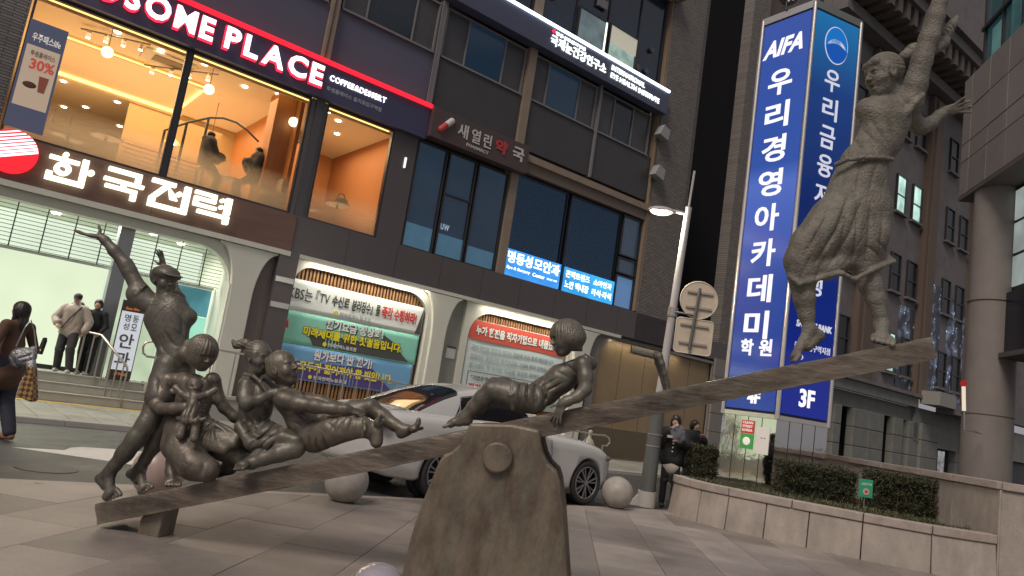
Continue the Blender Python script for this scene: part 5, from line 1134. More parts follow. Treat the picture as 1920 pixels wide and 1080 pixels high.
for k in range(1, 4): fbox(fl, k * LL / 4 - .006, k * LL / 4 + .006, -.005, .0, .5, 1.84, 'seam', m_black); fbox(frr, k * LR / 4 - .006, k * LR / 4 + .006, -.005, .0, .5, 1.84, 'seam', m_black)
st1 = thing('street_sticker', 'red and green sticker with white lettering on the steel base', 'sticker', 'W', (5.05, 15.0, 1.3))
def fb2(fm, *a, root=None): return fbox(fm, *a, root=root)
fb2(fl, .50, .80, -.012, -.002, 1.50, 1.76, 'red_half', mat('sticker_red', (.45, .05, .05), .6, emit=(.25, .03, .03), es=.4), root=st1); fb2(fl, .50, .80, -.012, -.002, 1.20, 1.495, 'green_half', mat('sticker_green', (.06, .32, .08), .6, emit=(.03, .14, .03), es=.4), root=st1)
for i, tx in enumerate(('CLEAN', 'STREET', 'KOREA')): text('lettering', tx, .53, .77, 1.69 - i * .075, 1.74 - i * .075, -.018, .004, m_pw, st1, .02, 0, fl)
mb = MB(); mb.sphere((.65, -.014, 1.35), .09, 14, 8, (1, .08, .9)); mb.v = [tuple(q) for q in fl(np.array(mb.v))]; mb.make('white_mark', m_pw, st1)
st2 = thing('paper_notice', 'white paper notice stuck on the steel base near the corner', 'notice', 'W', (5.3, 14.8, 1.2)); fb2(fl, .87, 1.16, -.012, -.002, 1.14, 1.66, 'paper', mat('paper', (.6, .56, .52), .7, emit=(.3, .27, .25), es=.4), root=st2)
for x in (.98, 1.05): fb2(fl, x, x + .03, -.015, -.0125, 1.44, 1.46, 'mark', m_black, root=st2)
fl_ = thing('floodlight', 'round studded floodlight on top of the blue sign tower', 'floodlight', 'W', (5.0, 15.1, 10.66))
mb = MB(); mb.cyl((5.0, 14.95, 10.95), (5.05, 15.1, 11.05), .22, .2, n=20); mb.make('housing', m_black, fl_)
for a in range(8):
    MB().cyl((5.0 + .13 * cos(a * pi / 4), 14.94, 10.95 + .13 * sin(a * pi / 4)), (5.0 + .13 * cos(a * pi / 4), 14.925, 10.95 + .13 * sin(a * pi / 4)), .028, n=8).make('led', mat('led_off', (.7, .7, .7), .3), fl_)
MB().cyl((5.0, 15.05, 10.66), (5.0, 15.05, 10.9), .03, n=8).make('foot', m_black, fl_)

# ================================================================= STREET LAMP AND SIGNS
lp = thing('street_lamp', 'tall street lamp, grey below and white above, with a small lit lamp head', 'street lamp', 'W', (2.82, 13.14, 0))
m_lw = mat('lamp_white', (.42, .40, .40), .45); m_lg = mat('lamp_grey', (.14, .145, .14), .45, .3, var=.2, vs=3)
MB().cyl((2.82, 13.14, .0), (2.83, 13.14, 1.68), .135, .12, n=24).make('lower_pole', m_lg, lp); MB().cyl((2.83, 13.14, 1.681), (2.83, 13.14, 1.80), .122, .085, n=24).make('cap', m_lw, lp)
MB().cyl((2.83, 13.14, 1.80), (2.96, 13.14, 5.35), .075, .06, n=20).make('upper_pole', m_lw, lp); MB().cyl((2.96, 13.14, 5.35), (2.99, 13.14, 6.05), .022, n=8).make('spike', m_lw, lp)
MB().cyl((2.82, 13.14, 0), (2.82, 13.14, .26), .16, n=24).make('base_collar', mat('collar_concrete', (.42, .40, .37), .8), lp); MB().prism([(2.52, 0), (2.7, 0), (2.7, .24)], 13.1, 13.18).make('gusset', mat('collar_concrete', (.42, .40, .37)), lp)
for z in (1.02, 1.22): MB().cyl((2.83, 13.14, z), (2.83, 13.14, z + .02), .135, n=20).make('clamp', m_rail, lp)
MB().tube([(2.94, 13.14, 5.22), (2.75, 13.14, 5.24), (2.62, 13.14, 5.24)], .03).make('arm', m_lw, lp)
MB().sphere((2.48, 13.14, 5.20), .22, 20, 10, (1.15, .7, .42), z0=0).make('lamp_hood', m_lw, lp); MB().sphere((2.46, 13.14, 5.19), .17, 16, 8, (1.1, .7, .35), z1=0).make('lamp_glass', emis('lamp_glow', (1, .98, .70), 3.5), lp)
pl = bpy.data.lights.new('lamp_light', 'POINT'); pl.energy = 90; pl.color = (1, .93, .75); pl.shadow_soft_size = .12; plo = bpy.data.objects.new('lamp_light', pl); col.objects.link(plo); plo.location = (-.36 + 0, 0, 5.0); plo.parent = lp
m_sb = mat('sign_back', (.66, .56, .42), .6, .05, var=.6, vs=5, c2=(.48, .42, .34))
rs = thing('round_road_sign', 'back of a round road sign clamped on the lamp pole, upper of the two', 'road sign', 'W', (3.3, 13.0, 3.66))
MB().cyl((3.30, 13.02, 3.66), (3.30, 13.0, 3.66), .335, n=40).make('plate', m_sb, rs); MB().tube([(3.30 + .33 * cos(2 * pi * i / 36), 13.0, 3.66 + .33 * sin(2 * pi * i / 36)) for i in range(36)], .012, 8, True).make('rim', mat('rim_pale', (.6, .55, .45), .5), rs)
q = thing('square_road_sign', 'back of a square road sign clamped on the lamp pole, lower of the two', 'road sign', 'W', (3.26, 13.0, 3.0))
MB().prism(rect_pts(2.95, 3.60, 2.70, 3.31, .06), 13.0, 13.02).make('plate', m_sb, q)
e_ = rect_pts(2.95, 3.60, 2.70, 3.31, .06); MB().tube([(a, 13.0, b) for a, b in e_], .011, 8, True).make('rim', mat('rim_pale', (.6, .55, .45), .5), q)
for t_, zs, xa, xb in ((rs, (3.50, 3.77), 3.08, 3.54), (q, (2.86, 3.18), 3.02, 3.52)):
    for z in zs: MB().box(xa, xb, 12.965, 12.998, z, z + .035).make('stiffener', mat('stiffener', (.40, .36, .30), .5, .4), t_)
sb_ = thing('sign_bracket', 'dark vertical bar and clamp carrying the two road signs on the lamp pole', 'bracket', 'W', (3.24, 12.93, 2.78))
MB().cyl((3.21, 12.94, 2.76), (3.28, 12.94, 3.86), .028, n=12).make('bar', m_lg, sb_); MB().tube([(2.88, 13.08, 3.40), (3.22, 12.97, 3.38)], .02).make('arm', m_lg, sb_); MB().cyl((2.887, 13.14, 3.32), (2.892, 13.14, 3.48), .09, n=16).make('clamp', m_rail, sb_)
cn = thing('traffic_cone', 'small red and white cone standing by the ochre garage wall', 'cone', 'F', (13.3, -1.0, .06))
MB().cyl((13.3, -1, .1), (13.3, -1, .75), .16, .03, n=16).make('cone', mat('cone_red', (.5, .04, .03), .5), cn); MB().cyl((13.3, -1, .35), (13.3, -1, .52), .105, .07, n=16).make('white_band', m_pw, cn); MB().box(13.1, 13.5, -1.2, -.8, .062, .1).make('base', mat('cone_red', (.5, .04, .03)), cn)
tb_ = thing('rubbish_bag', 'pale tied rubbish bag leaning on the ochre garage wall', 'bag', 'F', (10.9, -.4, .06)); S = Sdf(); S.ell((10.9, -.35, .36), (.24, .2, .3), k=.05).cone((10.9, -.35, .6), (10.95, -.33, .85), .05, .09, .08).fold((10.9, -.35, .4), .5, (1, .3, .4), 22, .02); skin(S, .025, 'bag', mat('bag_plastic', (.35, .32, .27), .4, bump=.3, bs=20), tb_)

# ================================================================= GRANITE BALLS
m_ball = mat('ball_granite', (.40, .36, .32), .5, var=.7, vs=9, c2=(.27, .25, .23), bump=.06, bs=60)
for (x, y, r, lb, m) in ((-3.14, 7.55, .25, 'polished granite ball bollard behind the bare legs of the capped bronze boy', mat('ball_pink', (.46, .32, .27), .35, var=.5, vs=4, c2=(.30, .25, .23))), (-1.55, 8.88, .25, 'pale granite ball bollard under the plank, left of the pedestal', m_ball), (2.16, 12.3, .255, 'veined granite ball bollard beside the front wheel of the white car', m_ball)):
    t = thing('ball_bollard', lb, 'bollard', 'W', (x, y, 0), group='granite balls along the plaza edge')
    MB().sphere((x, y, r * .93), r, 40, 26, z0=-.95).make('ball', m, t); MB().cyl((x, y, -.001), (x, y, .03), r * .45, n=24).make('foot', m_joint, t)
gd = thing('ground_uplight', 'clear domed uplight in the paving at the left foot of the pedestal', 'ground light', 'W', (-.62, 5.55, 0))
MB().cyl((-.62, 5.55, -.001), (-.62, 5.55, .03), .2, n=32).make('ring', m_rail, gd); MB().sphere((-.62, 5.55, .03), .17, 28, 10, (1, 1, .65), z0=0).make('dome', mat('milky_dome', (.30, .28, .31), .12, emit=(.45, .40, .50), es=.05, coat=.6), gd)

# ================================================================= WHITE CAR
FRAMES['C'] = ((-1.12, 10.80, 0), radians(41.4))
car = thing('parked_car', 'white two-door saloon car parked along the plaza edge behind the bronze figures', 'car', 'C', (1.3, 0, 0))
m_cw = mat('white_car_paint', (.54, .54, .525), .25, coat=.8, var=.05, vs=2); m_cg = mat('car_glass', (.012, .012, .015), .06, spec=.9); m_chr = mat('car_chrome', (.6, .6, .6), .15, 1.0); m_tyre = mat('tyre_rubber', (.02, .02, .02), .8); m_rim = mat('alloy_rim', (.30, .30, .31), .3, .9)
CZ = lambda z: z if z < .4 else .4 + (z - .4) * 1.14
st_ = [  # x, half width, bottom, top at the middle, shoulder height
    (-1.07, .50, .42, .80, .74), (-1.05, .62, .36, .94, .82), (-.98, .76, .30, 1.01, .88), (-.80, .85, .25, 1.035, .93), (-.45, .90, .22, 1.045, .955), (.0, .92, .20, 1.05, .96), (.6, .92, .17, 1.04, .95), (1.3, .91, .17, 1.02, .93), (1.9, .905, .17, 1.0, .91),
    (2.4, .905, .18, .965, .89), (2.9, .90, .20, .92, .855), (3.25, .87, .21, .86, .79), (3.5, .79, .22, .79, .70), (3.63, .66, .24, .70, .60), (3.69, .48, .28, .60, .50)]
def lerp_st(x):
    for a, b in zip(st_[:-1], st_[1:]):
        if x <= b[0]: t = (x - a[0]) / (b[0] - a[0]); return [a[k] + (b[k] - a[k]) * t for k in range(5)]
    return list(st_[-1])
def sect(x):
    _, w_, zb, zt, zs = lerp_st(x); P = [(0, zb), (w_ * .85, zb), (w_ * .96, zb + .05), (w_ * .985, zb + .18), (w_, (zb + zs) / 2 + .02), (w_ * .985, zs - .14), (w_ * .99, zs - .06), (w_ * .955, zs), (w_ * .85, zs + (zt - zs) * .5), (w_ * .55, zt - .012), (0, zt)]
    return P
xs = [-1.07, -1.06, -1.04, -1.0] + [-.95 + i * .085 for i in range(53)] + [3.58, 3.63, 3.67, 3.69]; vs = []; fs = []; n = 21
for x in xs:
    P = sect(x); ring = P + [(-a, b) for a, b in P[-2:0:-1]]; n = len(ring); vs += [(x, a, b) for a, b in ring]
for i in range(len(xs) - 1): fs += [(i * n + j, i * n + (j + 1) % n, (i + 1) * n + (j + 1) % n, (i + 1) * n + j) for j in range(n)]
fs += [tuple(range(n)), tuple(range((len(xs) - 1) * n, len(xs) * n))[::-1]]
mb = MB(); mb.add([(x, y, CZ(z)) for x, y, z in vs], fs, True); body = mb.make('body', m_cw, car)
for wx in (0, 2.87):
    for sy in (-1, 1):
        cut = MB().cyl((wx, sy * .60, .34), (wx, sy * 1.1, .34), .385, n=40).make('wheel_well', m_black, car); cut.hide_render = True
        bo = body.modifiers.new('arch', 'BOOLEAN'); bo.object = cut; bo.operation = 'DIFFERENCE'; bo.solver = 'EXACT'
bpy.context.view_layer.update()
dg = bpy.context.evaluated_depsgraph_get(); me = bpy.data.meshes.new_from_object(body.evaluated_get(dg)); body.modifiers.clear(); body.data = me
for o in [o for o in car.children if o.name.startswith('wheel_well')]: bpy.data.objects.remove(o)
# greenhouse
roof = [(-.62, .985), (-.3, 1.13), (.0, 1.25), (.3, 1.345), (.6, 1.40), (.9, 1.42), (1.2, 1.405), (1.45, 1.35), (1.75, 1.21), (2.1, 1.02), (2.2, .97)]
def rz(x):
    for a, b in zip(roof[:-1], roof[1:]):
        if x <= b[0]: t = (x - a[0]) / (b[0] - a[0]); t2 = t; return a[1] + (b[1] - a[1]) * t2
    return roof[-1][1]
NX, NY = 130, 72; gv = []; cls = {}; 
def groof(x): return (rz(x - .05) + rz(x) * 2 + rz(x + .05)) / 4
for i in range(NX + 1):
    x = -.62 + 2.82 * i / NX; z1 = groof(min(max(x, -.57), 2.15)); h_ = max(z1 - .93, .02); wb = .80; wt2 = .80 - .27 * min(h_ / .47, 1) ** 1.2
    for j in range(NY + 1):
        t = j / NY * 2 - 1; s_ = abs(t); sg_ = 1 if t >= 0 else -1
        if s_ > .55: u = (1 - s_) / .45; y = wb - (wb - wt2) * u ** 1.15 ; z = .90 + (h_ + .03 - .035) * (1 - (1 - u) ** 1.25)
        else: u = s_ / .55; y = wt2 * u; z = .90 + h_ + .03 - .035 * u ** 2.5
        gv.append((x, sg_ * y if s_ > 0 else 0, z))
fc = {'roof_shell': [], 'rear_window': [], 'windscreen': [], 'side_window': [], 'side_window2': []}
for i in range(NX):
    x = -.62 + 2.82 * (i + .5) / NX
    for j in range(NY):
        t = (j + .5) / NY * 2 - 1; s_ = abs(t); f = (i * (NY + 1) + j, i * (NY + 1) + j + 1, (i + 1) * (NY + 1) + j + 1, (i + 1) * (NY + 1) + j); k = 'roof_shell'
        if s_ < .60 and -.55 + .10 * (s_ / .6) ** 3 < x < .34 - .10 * (s_ / .6) ** 4: k = 'rear_window'
        elif s_ < .56 and 1.36 + .05 * s_ < x < 2.14: k = 'windscreen'
        elif .66 < s_ < .93:
            v = (s_ - .66) / .27
            if .12 + (1 - v) * .22 + .1 * (v > .9) < x < 1.42 + v * .5: k = 'side_window' if t < 0 else 'side_window2'
        fc[k].append(f)
for k, fl2 in fc.items():
    mb = MB(); mb.add([(x, y, CZ(z)) for x, y, z in gv], fl2, True); o = mb.make(k.replace('2', ''), m_cw if k == 'roof_shell' else m_cg, car, fixn=False)
    import bmesh
    bm = bmesh.new(); bm.from_mesh(o.data); bmesh.ops.delete(bm, geom=[v for v in bm.verts if not v.link_faces], context='VERTS'); bmesh.ops.recalc_face_normals(bm, faces=bm.faces); bm.to_mesh(o.data); bm.free()
tr = [(x, -(.80 - (.27 * min((groof(x) - .93) / .47, 1) ** 1.2) * ((1 - .655) / .45) ** 1.15) - .004, .90 + (groof(x) - .93 - .005) * (1 - (1 - (1 - .655) / .45) ** 1.25) + .002) for x in [.30 + i * .06 for i in range(20)]]
MB().tube([(x, y, CZ(z)) for x, y, z in [(.10, -.805, .965)] + [(.16, -.79, 1.02), (.22, -.765, 1.09)] + [p for p in tr]], .009, 6).make('chrome_trim', m_chr, car); MB().tube([(.1, -.812, 1.035), (.8, -.815, 1.035), (1.9, -.812, 1.01)], .009, 6).make('chrome_trim', m_chr, car)
for sy in (-1, 1):
    S = Sdf(); S.ell((-.93, sy * .70, .90), (.15, .20, .075), axes((-.65, sy * .75, 0), (0, 0, 1)), .01); S.ell((-.98, sy * .60, .90), (.08, .14, .06), k=.03)
    skin(S, .012, 'tail_light', mat('tail_lens', (.20, .006, .012), .12, coat=1), car)
    S = Sdf(); S.ell((3.34, sy * .72, .74), (.17, .09, .06), axes((1, sy * -.35, -.15), (0, 0, 1)), .01); skin(S, .012, 'headlight', mat('head_lens', (.2, .2, .22), .08, .6), car)
    S = Sdf(); S.ell((1.72, sy * 1.0, 1.10), (.09, .10, .06), k=.02).cone((1.75, sy * .86, 1.05), (1.74, sy * .95, 1.08), .025, .02, .02); skin(S, .012, 'wing_mirror', m_cw, car)
    for wx in (0, 2.87):
        w_ = MB(); n = 48; prof = [(.655, .30), (.66, .325), (.70, .338), (.85, .338), (.885, .328), (.90, .305), (.895, .275), (.88, .255)]; vs = [(wx + r * cos(2 * pi * i / n), sy * y, .338 + r * sin(2 * pi * i / n)) for y, r in prof for i in range(n)]
        fs = [(k * n + i, k * n + (i + 1) % n, (k + 1) * n + (i + 1) % n, (k + 1) * n + i) for k in range(len(prof) - 1) for i in range(n)]
        w_.add(vs, fs, True); ty = w_.make('wheel', m_tyre, car)
        rm = MB(); rm.tube([(wx + .245 * cos(2 * pi * i / 32), sy * .872, .338 + .245 * sin(2 * pi * i / 32)) for i in range(32)], .014, 8, True); rm.cyl((wx, sy * .83, .338), (wx, sy * .878, .338), .045, n=20)
        for i in range(7):
            for d in (-.16, .16):
                a = 2 * pi * i / 7 + .2; b = a + d; c1 = (wx + .035 * cos(a), sy * .865, .338 + .035 * sin(a)); c2 = (wx + .245 * cos(b), sy * .868, .338 + .245 * sin(b)); rm.cyl(c1, c2, .013, .016, n=6)
        rm.make('rim', m_rim, ty); MB().cyl((wx, sy * .72, .338), (wx, sy * .75, .338), .25, n=32).make('brake_disc', mat('brake_dark', (.03, .03, .03), .5, .5), ty)
        MB().cyl((wx, sy * .56, .34), (wx, sy * .66, .34), .382, n=32).make('wheel_well', m_black, car)
def seam(pts, nm='panel_gap'): MB().tube([(x, y, CZ(z)) for x, y, z in pts], .0035, 4).make(nm, m_black, car)
for sy in (-1,):
    seam([(.62, sy * .925, .30), (.62, sy * .925, .7), (.60, sy * .905, .93)]); seam([(1.95, sy * .915, .30), (1.98, sy * .91, .7), (1.95, sy * .895, .88)]); seam([(.62, sy * .925, .28), (1.2, sy * .918, .27), (1.95, sy * .912, .28)])
    MB().box(.78, .98, sy * .945, sy * .925, .86, .885).make('door_handle', m_chr, car)
    MB().box(.3, 2.5, sy * .90, sy * .86, .17, .24).make('side_sill', m_black, car)
seam([(-.96, -.72, .985), (-.62, -.70, 1.02), (-.6, 0, 1.042)]); MB().cyl((.05, -.905, .66), (.05, -.925, .66), .07, n=20).make('fuel_flap', m_cw, car)
MB().box(-1.085, -1.06, -.26, .26, .62, .73).make('number_plate', mat('plate_white', (.6, .6, .58), .5), car)

# ================================================================= THE BRONZE SEESAW
m_plank = mat('bronze_plank', (.175, .140, .110), .5, .3, var=1.3, vs=4.4, c2=(.060, .048, .040), bump=.5, bs=22, stretch=(.35, 1.4, 1.2))
m_ped = mat('bronze_pedestal', (.170, .138, .100), .52, .3, var=1.6, vs=3.2, c2=(.066, .044, .032), stretch=(1.5, 1.5, .7), bump=.28, bs=24)
m_br = mat('dark_bronze', (.185, .168, .142), .48, .38, var=1.1, vs=4, c2=(.080, .073, .061), bump=.22, bs=34)
m_bw = mat('worn_bronze', (.215, .185, .148), .46, .38, var=1.2, vs=4, c2=(.082, .072, .060), bump=.22, bs=34)
m_bg = mat('weathered_bronze', (.24, .222, .188), .65, .15, var=.9, vs=6, c2=(.105, .095, .080), bump=.65, bs=60)
def patina(m, amt=.5, wear=.5):
    """greenish weathering in drifting streaks, and metal rubbed brighter on the raised parts"""
    t = m.node_tree; N = t.nodes; L = t.links; p = N['Principled BSDF']; src = p.inputs['Base Color'].links[0].from_socket; tc = N.new('ShaderNodeTexCoord'); mp = N.new('ShaderNodeMapping'); mp.inputs['Scale'].default_value = (3.2, 3.2, .9); L.new(tc.outputs['Object'], mp.inputs[0])
    n = N.new('ShaderNodeTexNoise'); n.inputs['Scale'].default_value = 2.2; n.inputs['Detail'].default_value = 9; n.inputs['Roughness'].default_value = .7; n.inputs['Distortion'].default_value = .8; L.new(mp.outputs[0], n.inputs[0])
    r = N.new('ShaderNodeMapRange'); r.inputs[1].default_value = .48; r.inputs[2].default_value = .66; r.inputs[4].default_value = amt; L.new(n.outputs['Fac'], r.inputs[0])
    mx = N.new('ShaderNodeMixRGB'); mx.inputs[2].default_value = (.17, .20, .145, 1); L.new(r.outputs[0], mx.inputs[0]); L.new(src, mx.inputs[1])
    g = N.new('ShaderNodeNewGeometry'); r2 = N.new('ShaderNodeMapRange'); r2.inputs[1].default_value = .515; r2.inputs[2].default_value = .60; r2.inputs[4].default_value = wear; L.new(g.outputs['Pointiness'], r2.inputs[0])
    m2 = N.new('ShaderNodeMixRGB'); m2.inputs[2].default_value = (.36, .31, .24, 1); L.new(r2.outputs[0], m2.inputs[0]); L.new(mx.outputs[0], m2.inputs[1]); L.new(m2.outputs[0], p.inputs['Base Color'])
patina(m_plank, .20, .3); patina(m_ped, .32, .5); patina(m_br, .25, .5); patina(m_bw, .2, .5); patina(m_bg, .25, .5)
see = thing('seesaw', 'long bronze seesaw plank tilted up to the right on a thick bronze pedestal', 'seesaw', 'S', (2.5, .1, 0))
PA = np.array([-.514, .169]); PB = np.array([5.353, 2.263]); pd = (PB - PA) / np.linalg.norm(PB - PA); pn = np.array([-pd[1], pd[0]]); PL = float(np.linalg.norm(PB - PA))
def plank_pt(t, y=.17, up=0.0): q = PA + pd * t + pn * up; return (q[0], y, q[1])
def build_plank():
    n, W_ = 150, .34; mb = MB(); prof = []
    k = 6
    for i in range(k + 1): prof.append((0 + .0, -.155 + .155 * i / k))
    for i in range(1, k + 1): prof.append((W_ * i / k, 0))
    for i in range(1, k + 1): prof.append((W_, -.155 * i / k))
    for i in range(1, k): prof.append((W_ - W_ * i / k, -.155))
    vs = []; m = len(prof)
    for i in range(n + 1):
        t = PL * i / n
        for (y, u) in prof:
            e = .006 * mnoise.noise(Vector((t * 2.2, y * 9, u * 9))) + .004 * mnoise.noise(Vector((t * 9, y * 14, u * 22)))
            cy, cu_ = W_ / 2, -.078; dy, du = (y - cy) / cy, (u - cu_) / .078; rr = .985 if abs(dy) > .95 and abs(du) > .95 else 1
            q = PA + pd * t + pn * (cu_ + (u - cu_) * rr + e * du); x_ = q[0]; vs.append((x_ + (.012 * mnoise.noise(Vector((y * 8, u * 14, 3))) if i in (0, n) else 0), cy + (y - cy) * rr + e * dy * 1.2, q[1]))
    fs = [(i * m + j, i * m + (j + 1) % m, (i + 1) * m + (j + 1) % m, (i + 1) * m + j) for i in range(n) for j in range(m)] + [tuple(range(m)), tuple(range(n * m, n * m + m))[::-1]]
    mb.add(vs, fs, True); o = mb.make('plank', m_plank, see); b = o.modifiers.new('e', 'EDGE_SPLIT'); b.split_angle = radians(50); return o
build_plank()
def px(*pts): return [(q[0], q[2]) for q in pts]
ped = px((2.256, -0.100, 1.202), (2.244, -0.100, 1.128), (2.210, -0.100, 1.047), (2.158, -0.100, 0.986), (2.108, -0.100, 0.956), (2.078, -0.100, 0.899), (2.041, -0.100, 0.747), (2.005, -0.100, 0.592), (1.976, -0.100, 0.440), (1.960, -0.100, 0.309), (1.950, -0.100, 0.170), (1.934, -0.100, -0.027), (3.126, -0.100, 0.127), (3.092, -0.100, 0.272), (3.047, -0.100, 0.494), (3.003, -0.100, 0.701), (2.954, -0.100, 0.893), (2.921, -0.100, 0.965), (2.854, -0.100, 1.013), (2.812, -0.100, 1.073), (2.783, -0.100, 1.143), (2.762, -0.100, 1.230), (2.561, -0.100, 1.241))
mb = MB(); mb.prism(ped, -.10, -.005); p1 = mb.make('pedestal_cheek', m_ped, see, bevel=.022)
mb = MB(); mb.prism(ped, .345, .44); mb.make('pedestal_cheek', m_ped, see, bevel=.022)
core = px((2.175, 0.000, 0.855), (2.077, 0.000, 0.537), (2.027, 0.000, 0.231), (1.999, 0.000, -0.085), (3.071, 0.000, 0.070), (2.990, 0.000, 0.541), (2.910, 0.000, 0.896), (2.771, 0.000, 1.062), (2.273, 0.000, 0.985)); mb = MB(); mb.prism([(a * .985 + .03, min(b, .92)) for a, b in core], -.004, .344); mb.make('pedestal_core', m_ped, see)
bc = (2.496, -0.140, 0.996); S = Sdf(); S.cone((bc[0], -.10, bc[2]), (bc[0], -.142, bc[2]), .108, .104, .012, flat=None)
MB().cyl((bc[0], -.098, bc[2]), (bc[0], -.150, bc[2]), .112, .105, n=40).make('pivot_boss', m_ped, see, bevel=.012)
lg = px((-0.160, 0.120, 0.106), (0.015, 0.120, 0.191), (0.010, 0.120, -0.009), (-0.171, 0.120, -0.071)); mb = MB(); mb.prism([(lg[0][0], lg[0][1] + .02), (lg[1][0], lg[1][1] + .03), lg[2], (lg[3][0], lg[3][1])], .06, .28); mb.make('support_leg', m_ped, see, bevel=.012)
hb = (3.618, 0.300, 1.713); S = Sdf()
S.limb([((3.646, 0.220, 1.619), .024), ((3.624, 0.220, 1.703), .022), ((3.599, 0.200, 1.770), .020), ((3.571, 0.190, 1.837), .022), ((3.546, 0.200, 1.890), .026), ((3.523, 0.240, 1.906), .022), ((3.541, 0.270, 1.846), .02), ((3.582, 0.280, 1.772), .022), ((3.641, 0.250, 1.619), .022)], .012)
skin(S, .008, 'grip_handle', m_br, see)

def statue(label, base): return thing('bronze_statue', label, 'statue', 'S', base, group='bronze children on the seesaw')
def N3(v): v = np.array(v, float); return v / np.linalg.norm(v)

# ---- boy in a cap at the low end, arms thrown up
def boy_cap():
    t = statue('bronze boy in a cap standing barefoot at the low end, arm thrown up', (-0.358, 0.150, 0.239)); S = Sdf()
    # legs first, so that the hems of shorts and shirt stand proud of them
    S.limb([((-0.291, 0.160, 1.144), .095), ((-0.269, 0.120, 0.969), .092), ((-0.285, 0.070, 0.808), .080), ((-0.329, 0.050, 0.691), .080), ((-0.398, 0.050, 0.566), .070), ((-0.465, 0.060, 0.461), .052), ((-0.495, 0.070, 0.411), .048)], .03)
    foot(S, (-0.500, 0.070, 0.410), (-0.577, 0.100, 0.343), (-0.442, 0.050, 0.256), .050, (0, -1, .35), .060)
    S.limb([((-0.199, 0.240, 1.140), .100), ((-0.198, 0.220, 0.947), .090), ((-0.237, 0.200, 0.776), .074), ((-0.263, 0.200, 0.655), .072), ((-0.320, 0.210, 0.520), .048), ((-0.348, 0.220, 0.457), .042)], .03)
    foot(S, (-0.351, 0.220, 0.448), (-0.429, 0.240, 0.393), (-0.223, 0.120, 0.325), .042, (0, -1, .4), .052)
    S2 = Sdf()
    S.limb([((-0.263, 0.160, 1.264), .120), ((-0.263, 0.130, 1.147), .116), ((-0.243, 0.100, 1.027), .120)], .006, flat=((0, 1, 0), .95)); S.limb([((-0.222, 0.240, 1.258), .130), ((-0.143, 0.230, 1.045), .130)], .03)
    # loose shirt
    S.limb([((-0.385, 0.190, 1.698), .165), ((-0.342, 0.190, 1.559), .166), ((-0.285, 0.190, 1.436), .135), ((-0.250, 0.190, 1.345), .145)], .005, flat=((0, 1, 0), .72)); S.ell((-0.393, 0.200, 1.645), (.190, .120, .155), axes((0, 1, 0), (-.10, 0, 1)), .04)
    S.cone((-0.575, 0.170, 1.754), (-0.220, 0.220, 1.685), .064, .072, .05); pass
    # raised arm with short sleeve
    S.limb([((-0.574, 0.160, 1.779), .078), ((-0.648, 0.150, 1.834), .072), ((-0.766, 0.130, 1.981), .062), ((-0.800, 0.120, 2.028), .060), ((-0.909, 0.090, 2.125), .050), ((-1.001, 0.080, 2.197), .034), ((-1.039, 0.070, 2.221), .031)], .03)
    S.strand((-0.332, 0.020, 1.763), .27, np.array([[1, 0, 0], [0, 0, 1], [0, -1, 0]], float), 15, .007, 2); S.limb([((-0.543, 0.170, 1.740), .088), ((-0.611, 0.160, 1.774), .098), ((-0.651, 0.150, 1.807), .102)], .008); S.limb([((-0.653, 0.130, 1.755), .012), ((-0.613, 0.070, 1.795), .012), ((-0.586, 0.080, 1.848), .012), ((-0.591, 0.120, 1.876), .012)], .01)
    hand(S, (-1.033, 0.070, 2.218), np.array((-1.189, 0.020, 2.218)) - np.array((-1.033, 0.070, 2.218)), (.0, .15, -1), .21, curl=.12, spread=.13, thumb=-1, tdir=(.02, .0, 1), fr=.0105)
    S.limb([((-0.285, 0.260, 1.699), .072), ((-0.457, 0.400, 1.832), .058), ((-0.579, 0.460, 1.943), .050), ((-0.652, 0.460, 2.041), .038), ((-0.683, 0.450, 2.092), .028)], .03)
    hand(S, (-0.684, 0.450, 2.096), np.array((-0.727, 0.430, 2.205)) - np.array((-0.684, 0.450, 2.096)), (.3, 1, .4), .155, curl=.2, spread=.2, thumb=1, tdir=(-.9, 0, .1), fr=.010)
    S.cone((-0.419, 0.200, 1.739), (-0.464, 0.200, 1.867), .070, .060, .03)
    c = (-0.477, 0.190, 1.948); H = .27; P, R = head(S, c, H, (.88, -.46, .0), (-.05, .0, 1))
    S.ell(P(0, -.10, .08), np.array((.37, .43, .30)) * H, R, .01); S.strand(P(0, -.1, -.0), .42 * H, R, 40, .008, 3)
    S.ell(P(0, -.02, .19), np.array((.40, .47, .27)) * H, R, .004); S.ell(P(0, .42, .17), np.array((.29, .26, .045)) * H, axes(R[1] + np.array([0, 0, -.15]), R[2]), .015); S.limb([(P(-.34, .22, .13), .01), (P(-.2, .40, .13), .01), (P(0, .46, .13), .01), (P(.2, .40, .13), .01)], .008)
    for (c_, r_, d_, s_, a_) in (((-0.243, 0.080, 1.423), .15, (.5, 0, 1), 3, .018), ((-0.221, 0.050, 1.162), .16, (.9, 0, .6), 4, .018), ((-0.151, 0.100, 1.609), .13, (1, .4, .6), 5, .016), ((-0.347, 0.080, 1.515), .12, (.8, 0, .6), 6, .014)): S.fold(c_, r_, d_, 52, a_, 7, s_)
    skin(S, .0058, 'figure', m_br, t)
boy_cap()

